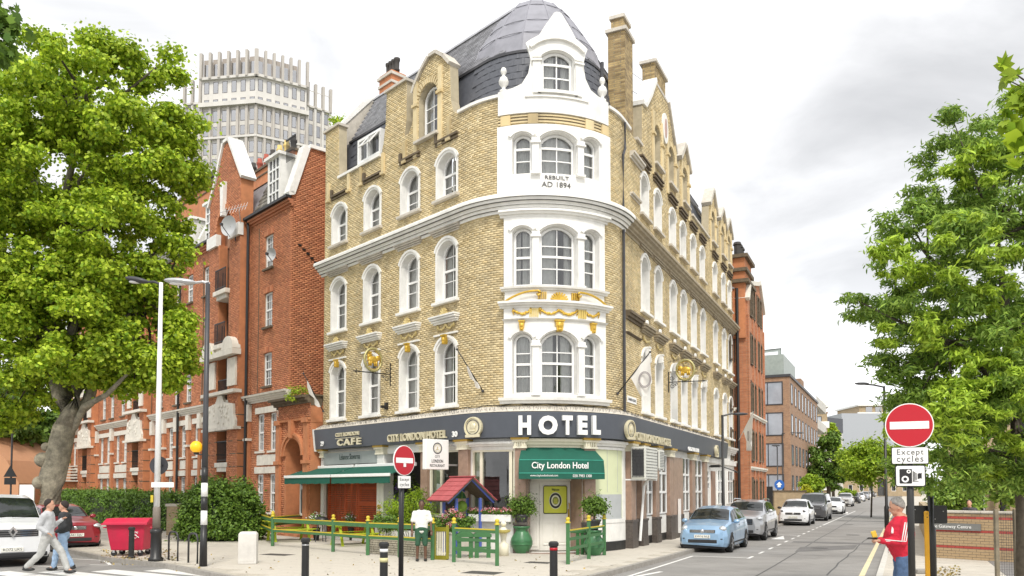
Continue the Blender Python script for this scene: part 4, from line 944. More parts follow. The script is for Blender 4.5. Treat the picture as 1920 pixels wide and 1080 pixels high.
q = MB(); q.box(a, b, .59, .61, z1 - .008, z1 + .012); q.box(a, b, .54, .562, z2 - .01, z2 + .008); HB(q, 'piping', mat('light_green_piping', (.05, .38, .28), .6), AW)
wall_text('City London Hotel', S_(997, 873, .6), S_(1103, 873, .6), P(1040, 874, .6)[1], .26, M_SIGNW, .60, .02, AW, bold=.012)
wall_text('www.citylondonhotel.com', S_(994, 892, .6), S_(1046, 892, .6), P(1040, 892, .6)[1], .085, M_SIGNW, .61, .01, AW)
wall_text('020 7983 1300', S_(1074, 892, .6), S_(1109, 892, .6), P(1040, 892, .6)[1], .085, M_SIGNW, .61, .01, AW)
M_LET = mat('brushed_cream_letter', (.66, .60, .42), .35, metal=.25, var=.1)
HS = thing('hotel_sign', 'large raised white block letters spelling HOTEL on the grey fascia over the door', 'sign', HO.location)
for ch, x0, x1 in (('H', 973, 996), ('O', 1009.5, 1044.5), ('T', 1053.5, 1072), ('E', 1082, 1099), ('L', 1109, 1123)):
    zc = P((x0 + x1) / 2, 797.5, .42)[1]; wall_text(ch, S_(x0, 800, .42), S_(x1, 800, .42), zc, .60, M_WHITE2, .46, .12, HS, 'letter', bold=.055)
CS = thing('fascia_lettering', 'raised cream capitals spelling CITY LONDON HOTEL left of the round emblem', 'sign', HO.location)
wall_text('CITY LONDON HOTEL', S_(728, 820, .42), S_(837, 812, .42), P(783, 818, .4)[1], .27, M_LET, .43, .09, CS, bold=.02)
C3 = thing('house_number_sign', 'small white house number 30 beside the fascia emblem', 'sign', HO.location); wall_text('30', S_(848, 814, .42), S_(858, 814, .42), P(853, 814, .4)[1], .19, M_SIGNW, .43, .02, C3, bold=.03)
C4 = thing('house_number_sign', 'small white house number 29 at the far left end of the fascia', 'sign', HO.location); wall_text('29', S_(600.5, 832, .42), S_(606.5, 832, .42), P(604, 832, .4)[1], .19, M_SIGNW, .41, .02, C4, bold=.03)
C5 = thing('cafe_sign', 'cream two-line CITY LONDON CAFE lettering at the left end of the fascia', 'sign', HO.location)
wall_text('CITY LONDON', S_(630, 815, .42), S_(673, 812, .42), P(652, 814, .4)[1], .15, M_LET, .43, .06, C5, bold=.02); wall_text('CAFE', S_(633, 829, .42), S_(677, 827, .42), P(655, 828.5, .4)[1], .26, M_LET, .43, .06, C5, bold=.03, spacing=1.3)
q = MB(); q.box(S_(630, 820, .42), S_(673, 820, .42), .42, .46, P(652, 821, .4)[1] - .01, P(652, 821, .4)[1] + .01); HB(q, 'underline', M_LET, C5)
C6 = thing('fascia_lettering', 'raised cream CITY LONDON HOTEL capitals on the side street end of the fascia', 'sign', HO.location)
wall_text('CITY LONDON HOTEL', S_(1192, 820, .42), S_(1257, 830, .42), P(1225, 824, .42)[1], .28, M_LET, .43, .09, C6, bold=.02)
C7 = thing('phone_number_sign', 'small white telephone number on the side street fascia', 'sign', HO.location)
wall_text('020 7983 1300', S_(1290, 842, .42), S_(1310, 844, .42), P(1300, 843, .42)[1], .17, M_SIGNW, .43, .03, C7, bold=.04)
def emblem(sc, zc, r, label):
    E_ = thing('round_emblem', label, 'emblem', HO.location)
    q = MB(); q.prism(ellipse(sc, zc, r * .92, r, 28), .38, .47); HB(q, 'emblem_disc', M_LET, E_, bevel=.01)
    q = ring_mb(sc, zc, r * .62, r * .68, .44, .485, asp=1.08); HB(q, 'emblem_ring', M_INK, E_)
    q = MB(); q.holed(ellipse(sc, zc, r * .9, r * .98, 28), [ellipse(sc, zc, r * .8, r * .87, 28)], .44, .50); HB(q, 'emblem_rim', mat('pale_gilt', (.72, .66, .46), .35, metal=.4), E_)
    q = MB(); q.box(sc - r * .75, sc + r * .75, .46, .51, zc - r * .98, zc - r * .72); HB(q, 'ribbon', M_LET, E_)
    for i in range(5): pass
    q = MB(); q.ball((sc, .48, zc + r * .05), r * .3, 10, 8, (1, .3, 1.2)); q.box(sc - r * .3, sc + r * .3, .47, .5, zc - r * .4, zc - r * .25); HB(q, 'emblem_figure', MATS['pale_gilt'], E_)
emblem(S_(888, 800, .42), P(888, 801, .42)[1], .33, 'round gilt emblem on the grey fascia left of the big white letters')
emblem(S_(1181, 805, .42), P(1181, 806, .42)[1], .33, 'round gilt emblem on the grey fascia right of the big white letters')
emblem(S_(1343, 845, .42), P(1343, 846, .42)[1], .3, 'round gilt emblem at the far end of the side street fascia')
sh0, sh1 = -8.95, xw['a'] - .02
M_ORED = mat('orange_red_shutter', (.50, .10, .03), .5, var=.08)
q = MB(); n = 0
for i in range(0, 5): s_ = sh0 + (sh1 - sh0) * [0, .33, .56, .60, 1][i]; q.box(s_ - .05, s_ + .05, -.16, -.08, .05, 2.45)
q.box(sh0, sh1, -.16, -.08, 2.35, 2.45); q.box(sh0 + (sh1 - sh0) * .6, sh1, -.16, -.08, 1.35, 1.5); q.box(sh0 + (sh1 - sh0) * .6, sh1, -.16, -.08, 2.0, 2.08)
SHF = HB(q, 'shutter_frame', M_ORED)
q = MB(); z = .08
while z < 2.34:
    q.box(sh0, sh1, -.07, -.055, z, z + .026); z += .075
s_ = sh0
while s_ < sh1:
    q.box(s_, s_ + .018, -.055, -.045, .05, 2.35); s_ += .085
HB(q, 'shutter_grille', M_ORED, SHF, kind='stuff')
q = MB()
for i in range(5): s_ = sh0 + .15 + i * .42; q.box(s_, s_ + .12, -.28, -.26, .2, 2.2)
HB(q, 'timber_door', mat('orange_varnished_wood', (.26, .09, .03), .4), SHF)
q = MB(); q.box(-9.1, sh1 + .05, -.3, .0, 3.45, 3.62); HB(q, 'shop_head', M_CREAM)
gp = thing('grey_name_panel', 'creased grey banner with shawarma lettering under the cafe fascia', 'sign', HO.location)
q = MB(); q.box(S_(608), S_(713), .02, .14, 2.98, 3.45); HB(q, 'banner', mat('grey_banner', (.30, .33, .32), .6, var=.1, vscale=2, bump=.2, bscale=3), gp)
wall_text('Lebanese Shawarma', S_(637, 855, .14), S_(675, 855, .14), P(655, 856, .14)[1], .22, mat('dark_green_grey', (.07, .10, .09), .6), .145, .01, gp)
def canvas_awning(s0, s1, label, zt=2.86, zo=2.52, out=1.15, vl=.24):
    A_ = thing('shop_awning', label, 'awning', HO.location)
    q = MB(); q.prism([(.12, zt), (out, zo), (out, zo - .02), (.12, zt - .03)], s0, s1, ax='x'); HB(q, 'canvas', M_GREEN_AWN, A_)
    q = MB(); q.box(s0, s1, out - .03, out + .05, zo - .08, zo + .03); HB(q, 'front_rail', M_WHITE2, A_, bevel=.015)
    q = MB(); n = int((s1 - s0) / .3); 
    for i in range(n): a_ = s0 + (s1 - s0) * i / n; b_2 = s0 + (s1 - s0) * (i + 1) / n; q.box(a_, b_2, out + .0, out + .012, zo - .08 - vl + .012 * (i % 2), zo - .08)
    HB(q, 'valance', M_GREEN_AWN, A_)
    q = MB(); q.box(s0, s1, .02, .16, zt - .05, zt + .09); HB(q, 'cassette', M_WHITE2, A_, bevel=.02)
    for s in (s0 + .3, s1 - .3): q = MB(); q.beam((s, .1, zt - .1), (s - .4, out * .5, zt - .18), .04); q.beam((s - .4, out * .5, zt - .18), (s, out, zo - .05), .04); HB(q, 'folding_arm', M_STEEL, A_)
canvas_awning(-10.35, -6.72, 'left green canvas shop awning with white rail over the kebab shop')
canvas_awning(-6.6, -2.72, 'green canvas shop awning with white rail beside the projecting restaurant sign')
q = MB(); q.box(-9.95, -9.35, -.2, 0, .9, 2.4); rfw = q.build('shop_side_window', M_WHITE, HO, fn=Wh)
def side_window(x0, x1, z0=1.05, z1=3.35, mul=2):
    s0, s1 = S_(x0), S_(x1)
    q = MB(); hs = []; cols_ = [s0 + (s1 - s0) * i / mul for i in range(mul + 1)]; rws = [z0, z0 + (z1 - z0) * .36, z0 + (z1 - z0) * .68, z1]
    for a, b in zip(cols_[:-1], cols_[1:]):
        for c, d in zip(rws[:-1], rws[1:]): hs.append([(a + .05, c + .05), (b - .05, c + .05), (b - .05, d - .04), (a + .05, d - .04)])
    q.holed([(s0, z0), (s1, z0), (s1, z1), (s0, z1)], hs, .0, .09); w_ = HB(q, 'side_window', M_WHITE2)
    for h in hs:
        q = MB(); q.add([(h[0][0], .05, h[0][1]), (h[1][0], .05, h[0][1]), (h[1][0], .05, h[2][1]), (h[0][0], .05, h[2][1])], [(0, 1, 2, 3)]); HB(q, 'pane', M_GLASSD, w_, fix=False)
    q = MB(); q.box(s0, s1, .005, .015, z0, z1); HB(q, 'net_curtain', mat('grey_net', (.35, .36, .35), .9, var=.15), w_)
for (a, b) in ((1204, 1219), (1228, 1246), (1275, 1289), (1297, 1313)): side_window(a, b); seg(S_(a), S_(b), .3, 1.0, 'stall_riser', M_WHITE, 0, .06)
for (a, b) in ((1343, 1352), (1362, 1371)): side_window(a, b, 1.2, 3.0)
side_window(1322, 1327, 2.0, 2.9, 1)
for (a, b) in ((1173, 1182), (1193, 1202), (1220, 1227), (1247, 1254), (1290, 1296), (1314, 1319)): pilaster(S_(a), S_(b), o=.2)
seg(S_(1256), S_(1274), .95, 3.3, 'brown_panel', M_PIL, 0, .16); seg(S_(1256), S_(1274), 0, .95, 'plinth', M_PILD, 0, .2)
seg(S_(1182), S_(1320), 0, .28, 'plinth', M_BLACK, 0, .05); seg(S_(1333), S_(1340), 0.05, 2.9, 'side_door', mat('brown_door', (.28, .17, .12), .5), 0, .05)
seg(S_(1320), SE, 3.3, 3.55, 'white_band', M_WHITE, 0, .12); band(23.3, SE, steps(3.9, 4.3, .05, .25, 4), 'white_cornice', M_WHITE)
def ac(x0, x1, y0, y1, label, dep=.45, o=.22, single=True):
    s0, s1 = S_(x0, 870, o), S_(x1, 870, o); zc0, zc1 = P(x0, y1, o + dep)[1], P(x0, y0, o + dep)[1]
    A_ = thing('air_conditioner', label, 'air conditioner', HO.location)
    q = MB(); q.box(s0, s1, o, o + dep, zc0, zc1); HB(q, 'casing', mat('grey_white_casing', (.66, .66, .60), .5, var=.06, dirt=.2), A_, bevel=.02)
    q = MB()
    for i in range(9): z = zc0 + .08 + (zc1 - zc0 - .16) * i / 8; q.box(s0 - .03, s0 - .015, o + .04, o + dep - .04, z - .008, z + .008)
    for i in range(4): q.box(s0 - .035, s0 - .02, o + .06 + i * (dep - .12) / 3 - .006, o + .06 + i * (dep - .12) / 3 + .006, zc0 + .06, zc1 - .06)
    HB(q, 'guard', M_DGREY, A_)
    q = MB(); q.box(s0 - .005, s0, o + .05, o + dep - .05, zc0 + .1, zc1 - .1); HB(q, 'fan_opening', M_DGREY, A_)
    q = MB()
    for i in range(10): z = zc0 + .08 + (zc1 - zc0 - .16) * i / 9; q.box(s0 + .1, s1 - .05, o + dep - .005, o + dep + .012, z, z + .012)
    HB(q, 'louvre', M_DGREY, A_)
    q = MB(); 
    for s in (s0 + .1, s1 - .1): q.box(s - .02, s + .02, 0, o + dep, zc0 - .05, zc0)
    HB(q, 'bracket', M_WHITE2, A_)
ac(1183, 1207, 834, 897, 'large double air conditioner unit on brackets beside the corner pilaster', .5)
ac(1216, 1226, 840, 877, 'smaller air conditioner unit further along the side street wall', .4)
q = MB(); q.tube([Wh(S_(1190), .5, 2.35), Wh(S_(1192), .3, 2.1), Wh(S_(1190), .25, 1.0), Wh(S_(1188), .22, .2)], .05, 8); q.build('waste_pipe', M_WHITE2, HO)
q = MB(); s_ = S_(1262); q.box(s_, s_ + .1, .2, .3, .2, 1.6); HB(q, 'downpipe', M_WHITE2)
NP = thing('street_name_plate', 'small white street name plate on the brick near the corner drainpipe', 'sign', HO.location)
q = MB(); a, b = S_(1175, 749), S_(1192, 752); q.box(a, b, .01, .03, P(1183, 756)[1], P(1183, 744)[1]); HB(q, 'plate', M_SIGNW, NP); wall_text('HARPER ROAD', a + .1, b - .1, P(1183, 750)[1], .09, M_INK, .035, .006, NP)
CC_ = thing('security_camera', 'small black security camera on the brick under the first-floor windows', 'camera', HO.location)
q = MB(); s_ = S_(727, 762); z_ = P(727, 762)[1]; q.box(s_ - .06, s_ + .06, 0, .12, z_ - .12, z_ + .14); q.box(s_ - .04, s_ + .04, .1, .3, z_ - .08, z_ + .02); HB(q, 'camera_body', M_BLACK, CC_, bevel=.01)
def local_frame(s, o, z, name, label, cat):
    "empty on the wall: local x = outwards, y = along the wall towards the camera side, z up"
    p = W(s, o, z); n = Wang(s); return thing(name, label, cat, p, n)
RSN = local_frame(-.5, .0, P(825, 852, .85)[1], 'projecting_sign', 'white projecting box sign lettered CITY LONDON RESTAURANT below the fascia', 'sign')
nl = NL; 
q = MB(); q.box(.42, 1.36, -.09, .09, -.49, .49); q.build('sign_box', M_SIGNW, RSN, bevel=.02)
q = MB(); q.box(0, .5, -.03, .03, .30, .36); q.box(0, .5, -.03, .03, -.36, -.30); q.build('arm', M_STEEL, RSN)
def face_text(txt, cx, cz, w, h, par, m=M_INK, y=.0, d=.01, bold=0.):
    "text on a sign whose face looks along local +y or -y"
    t = text_mb(txt, 1, d, bold=bold); xs = [v[0] for v in t.v]; zs = [v[2] for v in t.v]; kx = w / (max(xs) - min(xs)); kz = h / (max(zs) - min(zs)); mx = (max(xs) + min(xs)) / 2; mz = (max(zs) + min(zs)) / 2
    return t, kx, kz, mx, mz
def sign_text(txt, cx, cz, w, h, par, m, y, flip, d=.012, bold=0.):
    t, kx, kz, mx, mz = face_text(txt, cx, cz, w, h, par, d=d, bold=bold)
    sg = -1 if flip else 1
    t.v = [(cx + sg * (x - mx) * kx, y + (-yy if flip else yy), cz + (z - mz) * kz) for x, yy, z in t.v]
    return t.build('lettering', m, par)
for fl, y in ((True, .091), (False, -.091)):
    sign_text('CITY', .89, -.07, .2, .085, RSN, M_INK, y, fl); sign_text('LONDON', .89, -.215, .46, .11, RSN, M_INK, y, fl, bold=.02); sign_text('RESTAURANT', .89, -.36, .6, .09, RSN, M_INK, y, fl, bold=.01)
    q = MB(); q.holed(ellipse(.89, .2, .185, .185, 24), [ellipse(.89, .2, .15, .15, 24)], min(y, y * 1.08), max(y, y * 1.08)); q.build('emblem_ring', M_INK, RSN)
    q = MB(); q.holed(ellipse(.89, .2, .13, .13, 24), [ellipse(.89, .2, .11, .11, 24)], min(y, y * 1.08), max(y, y * 1.08)); q.box(.83, .95, min(y, y * 1.07), max(y, y * 1.07), .14, .17); q.box(.86, .92, min(y, y * 1.07), max(y, y * 1.07), .17, .26); q.build('emblem_mark', MATS['pale_gilt'], RSN)
def medallion(s, zc, label, rad=.36, reach=.78):
    T_ = local_frame(s, 0, zc, 'hanging_medallion', label, 'sign')
    q = MB(); pts = [(reach + rad * math.cos(t), 0, rad * 1.12 * math.sin(t)) for t in [2 * PI * i / 28 for i in range(29)]]; q.tube(pts, .05, 8, cap=False); q.build('rim', mat('aged_gilt_rim', (.40, .36, .16), .45, metal=.4, var=.3, vscale=20), T_, smooth=True)
    q = MB()
    for i in range(24): t = 2 * PI * i / 24; q.ball((reach + rad * .86 * math.cos(t), 0, rad * .96 * math.sin(t)), .028, 6, 4)
    q.build('beading', M_GOLD, T_)
    q = MB(); q.ball((reach, 0, .0), .19, 12, 8, (1.15, .3, .72)); q.ball((reach - .2, 0, .07), .1, 10, 8, (1, .5, 1)); q.tube([(reach - .28, 0, .05), (reach - .31, 0, -.06), (reach - .27, 0, -.12)], [.04, .03, .02], 6)
    for dx in (-.14, -.07, .08, .15): q.tube([(reach + dx, 0, -.04), (reach + dx * 1.1, 0, -.23)], [.045, .035], 6)
    q.tube([(reach + .2, 0, .04), (reach + .25, 0, -.08)], .015, 5); q.build('gilded_animal', M_GOLD, T_, smooth=True)
    q = MB(); zb = -rad * 1.12 - .06; q.tube([(0, 0, zb), (reach + rad + .35, 0, zb - .02)], .022, 6); q.tube([(.03, 0, zb - .42), (.03, 0, zb + .42)], .022, 6)
    for (c0, r0, sg) in (((.2, zb - .17), .12, 1), ((.17, zb + .16), .10, -1), ((.36, zb - .1), .06, 1)):
        q.tube([(c0[0] + r0 * (1 - i / 22) * math.cos(i * .55), 0, c0[1] + sg * r0 * (1 - i / 22) * math.sin(i * .55)) for i in range(16)], .012, 5)
    q.tube([(reach + rad + .35, 0, zb - .02), (reach + rad + .5, 0, zb - .02)], [.04, .004], 6); q.tube([(reach + rad + .33, 0, zb + .07), (reach + rad + .33, 0, zb - .1)], .012, 5)
    for dx in (-.12, .12): q.tube([(reach + dx, 0, zb), (reach + dx, 0, zb + .1)], .015, 5)
    q.tube([(.0, 0, .35), (reach, 0, .15 + rad)], .008, 4); q.build('wrought_bracket', M_BLACK, T_)
medallion(S_(733, 695), P(733, 667, .8)[1] + .0, 'round gilt medallion with an animal on a black bracket over the left street')
medallion(S_(1252, 700), P(1262, 684, .6)[1], 'round gilt medallion with an animal on a black bracket over the side street', reach=.72)
M_FLAG = mat('white_flag_cloth', (.80, .78, .74), .8, var=.06, trans=.25)
def flag(base, tip, cloth, label, mark_=None):
    F_ = thing('flag', label, 'flag', base); b0 = Vector(base); d = Vector(tip) - b0
    q = MB(); q.tube([(0, 0, 0), tuple(d)], [.022, .016], 8); q.build('flagpole', M_BLACK if cloth[0] < 5 else M_WHITE2, F_, smooth=True); q = MB(); q.ball(tuple(d), .04, 8, 6); q.ball((0, 0, 0), .05, 8, 6); q.build('pole_knob', M_DGREY, F_)
    kind, t0, t1, drop, sw = cloth; n, m_ = 14, 12; V = []; F2 = []
    side = Vector((d.x, d.y, 0)).normalized(); pr = Vector((-side.y, side.x, 0))
    for i in range(n + 1):
        for j in range(m_ + 1):
            u = i / n; v = j / m_; t = t0 + (t1 - t0) * u; p = d * t; dr = drop * v * (1 - .35 * abs(u - .5))
            conv = (u - .62) * (-.45 * v) * (t1 - t0)
            p = p + d * conv * .9 + Vector((0, 0, -dr)) + side * (sw * v) + pr * (.07 * math.sin(u * 9 + v * 3) * (.25 + v))
            V.append(tuple(p))
    for i in range(n):
        for j in range(m_): a_ = i * (m_ + 1) + j; F2.append((a_, a_ + 1, a_ + m_ + 2, a_ + m_ + 1))
    q = MB(); q.add(V, F2); q.build('cloth', M_FLAG, F_, smooth=True, fix=False)
    if mark_:
        u, v = .6, .55; c_ = d * (t0 + (t1 - t0) * u) + Vector((0, 0, -drop * v)) + side * sw * v
        q = MB()
        for r_ in (.17, .2): q.tube([tuple(c_ + side * r_ * math.cos(t) + Vector((0, 0, r_ * 1.3 * math.sin(t))) + pr * (-.09 if True else 0)) for t in [2 * PI * i / 18 for i in range(19)]], .014, 5, cap=False)
        q.build('flag_emblem', mat('grey_print', (.3, .27, .27), .7), F_)
wb = lambda x, y, o=.06: Vector(W(*[P(x, y, o)[0], o, P(x, y, o)[1]]))
def out_tip(base, n, x, reach):
    "tip of a pole: out from the wall by reach, up to the height seen"
    return None
b1 = wb(905, 733); s1_, z1_ = P(857, 655, 1.0); t1_ = W(S_(857, 655, 1.0), 1.0, z1_)
flag(b1, t1_, (0, .10, .66, .30, -.08), 'furled white flag on a slanting pole left of the tower windows')
b2_ = wb(1158, 738); z2_ = P(1219, 660, 1.1); flag(b2_, W(z2_[0], 1.1, z2_[1]), (0, .4, .98, 1.05, .18), 'white flag with round grey emblem hanging from a slanting pole right of the tower', True)
FL = local_frame(S_(1330, 875), 0, P(1330, 875)[1], 'floodlight', 'black floodlight bracket arm on the white side street wall', 'lamp')
q = MB(); q.tube([(0, 0, 0), (.5, 0, .05), (1.3, 0, -.25)], .03, 6); q.cbox((.3, 0, .02), (.45, .25, .12)); q.cbox((1.3, 0, -.28), (.12, .2, .06)); q.build('lamp_head', M_BLACK, FL)
MA = thing('mansion_block', 'long red brick mansion block with balcony bays and gables behind the hedge', 'building', HO.location)
def MBd(mb, name, m, parent=None, **k_): return mb.build(name, m, parent or MA, fn=Wh, **k_)
mw = lambda mb, name, m, par, **k_: MBd(mb, name, m, par, **k_)
M_RB = mat('red_brick', (.52, .21, .10), .85, var=.14, vscale=2, island=.16, hue=(.40, .145, .07), dirt=.2)
M_RMORT = mat('red_mortar', (.38, .21, .13), .9, var=.2, vscale=2)
M_IRON = mat('black_ironwork', (.012, .012, .012), .5)
S0, SC_ = -47.0, -12.3; ZE = 14.95
ZBAND = 6.24
STO = [(12.25, 13.8), (9.5, 11.1), (6.75, 8.3)]
WCOL = [(-14.4, .78), (-21.6, .75), (-23.9, .75), (-25.6, .75), (-28.2, .75), (-35.0, .75), (-37.2, .75), (-39.0, .75), (-45.2, .75)]
GCOL = [(-15.0, .62), (-13.75, .62), (-21.2, .62), (-22.6, .62), (-24.5, .62), (-26.4, .62), (-28.2, .62), (-34.4, .62), (-35.9, .62), (-37.9, .62), (-39.3, .62), (-45.0, .62), (-46.0, .62)]
BAYS = [(-18.45, 3.7), (-31.2, 3.0), (-41.9, 3.2)]
holes = []
mwin = []
for (s, w) in WCOL:
    for (a, b) in STO: mwin.append((s, w, a, b))
for (s, w) in GCOL:
    for (a, b) in ((3.75, 5.5), (.95, 2.7)): mwin.append((s, w, a, b))
holes = [[(s - w / 2, a), (s + w / 2, a), (s + w / 2, b), (s - w / 2, b)] for (s, w, a, b) in mwin]
holes = [h for h in holes if not any(abs((h[0][0] + h[1][0]) / 2 - c) < w / 2 + .4 for c, w in BAYS)]
mwin = [m_ for m_ in mwin if not any(abs(m_[0] - c) < w / 2 + .4 for c, w in BAYS)]
gap = lambda c, w: (c - .62, c + .62)
q = MB(); q.holed([(S0, 0), (SC_, 0), (SC_, ZE), (S0, ZE)], holes + [[(c - .6, .3), (c + .6, .3), (c + .6, 14.2), (c - .6, 14.2)] for c, w in BAYS], -.3, 0); MBd(q, 'front_wall', M_RMORT)
blk = [(lambda z, a=s - w / 2, b=s + w / 2, c=a_, d=b_: [(a, b)] if c < z < d else []) for (s, w, a_, b_) in mwin]
blk += [(lambda z, a=c - w / 2, b=c + w / 2: [(a, b)]) for c, w in BAYS]
V_, F_ = lay_bricks([(S0, .2), (SC_, .2), (SC_, ZE), (S0, ZE)], blk, .2, ZE, Wnp, bl=.235, bh=.085, seed=3)
np_mesh('brickwork', V_, F_, M_RB, MA, 'stuff')
def ER(d, z, out=0.): p = W(SC_, -d, 0); return Vector((p.x - VX.x - DL.x * out, p.y - VX.y - DL.y * out, z))
def EB(mb, name, m, parent=None, **k_): return mb.build(name, m, parent or MA, fn=lambda d, o, z: ER(d, z, o), **k_)
rk = [(0, 0), (11, 0), (11, 17.6), (.95, 17.5), (.8, 17.2), (.15, 15.2), (0, 15.1)]
q = MB(); q.prism(rk, -.3, 0); EB(q, 'end_wall', M_RMORT)
V_, F_ = lay_bricks(rk, [], .1, 17.6, lambda Pt: np.array([ER(a, c, b) for a, b, c in Pt]), bl=.235, bh=.085, seed=8)
np_mesh('brickwork', V_, F_, M_RB, MA, 'stuff')
for (p, q_) in (((-.15, 15.05), (.12, 15.15)), ((.12, 15.15), (.85, 17.45)), ((.85, 17.5), (11, 17.65))):
    c_ = MB(); dx, dz = q_[0] - p[0], q_[1] - p[1]; l = math.hypot(dx, dz); th = .3 if abs(dz) > 1 else .16
    nx, nz = -dz / l * th, dx / l * th; c_.prism([p, q_, (q_[0] + nx, q_[1] + nz), (p[0] + nx, p[1] + nz)], -.42, .12); EB(c_, 'raking_coping', M_WHITE)
q = MB(); q.box(4.2, 6.4, .0, .14, 12.9, 13.1); q.box(1.7, 1.82, 0, .12, 0, 17.5); EB(q, 'brick_string', M_RB)
q = MB()
for i in range(5): q.box(.35 + i * .2, .5 + i * .2, .0, .06, 12.9 - i * .16, 12.98 - i * .16)
EB(q, 'iron_tie', M_IRON)
def mband(s0, s1, prof, name, m): q = MB(); q.prism(prof, s0, s1, ax='x'); return MBd(q, name, m)
SEGS = [(S0, BAYS[2][0] - 1.7), (BAYS[2][0] + 1.7, BAYS[1][0] - 1.6), (BAYS[1][0] + 1.6, BAYS[0][0] - 1.9), (BAYS[0][0] + 1.9, SC_ + .15)]
for (a, b) in SEGS:
    mband(a, b, steps(ZBAND - .2, ZBAND + .16, .06, .3, 4), 'string_course', M_RSTONE)
    mband(a, b, steps(ZE - .35, ZE - .05, .06, .22, 3), 'eaves_course', M_RB); mband(a, b, [(.1, ZE - .05), (.34, ZE - .02), (.34, ZE + .1), (.1, ZE + .1)], 'gutter', M_IRON)
for i, (s, w, a, b) in enumerate(mwin):
    k += 1
    window_unit(mw, MA, s, w, a, b, .04, .10, (.25, .5, .75), (.35, .65), fr=.07, bar=.03, heavy=(1,), curt=.4, seed=k)
    q = MB(); q.box(s - w / 2 - .1, s + w / 2 + .1, 0, .12, a - .09, a); MBd(q, 'sill', M_RSTONE if b < 6 else M_DSTONE)
    if b > 6:
        q = MB()
        for j in range(7): t = -1 + 2 * (j + .5) / 7; q.box(s + t * (w / 2 + .08) - .045, s + t * (w / 2 + .08) + .045, .0, .05 + .03 * (j == 3), b + .0, b + .2 + .05 * (1 - t * t))
        MBd(q, 'window_head', M_RB)
pairs = [(-15.45, -13.3), (-23.1, -20.7), (-25.0, -24.0), (-26.9, -25.9), (-28.7, -27.7), (-36.4, -33.9), (-39.8, -37.4), (-46.5, -44.5)]
for (a, b) in pairs:
    for (z0, z1) in ((5.5, 5.78), (2.72, 3.02)): q = MB(); q.box(a, b, 0, .1, z0, z1); MBd(q, 'lintel', M_RSTONE)
    q = MB(); q.box(a + .15, b - .1, .0, .06, 3.1, 3.58); MBd(q, 'stone_panel', M_RSTONE)
for s in (-19.9 - .55, -16.2, -12.75, -22.0, -23.6, -25.4, -27.3, -29.2, -33.3, -36.9, -40.2, -44.0):
    if any(abs(s - c) < w / 2 - .1 for c, w in BAYS): continue
    q = MB(); q.box(s - .16, s + .16, 0, .14, .2, 5.2); MBd(q, 'brick_pilaster', M_TERRA); q = MB(); q.box(s - .2, s + .2, 0, .2, 5.2, 6.0); MBd(q, 'pilaster_block', M_RSTONE); q = MB(); q.box(s - .24, s + .24, 0, .24, 4.28, 4.4); MBd(q, 'pilaster_block', M_RSTONE)
ZB_ = [.9, 3.35, 6.4, 9.2, 11.9]
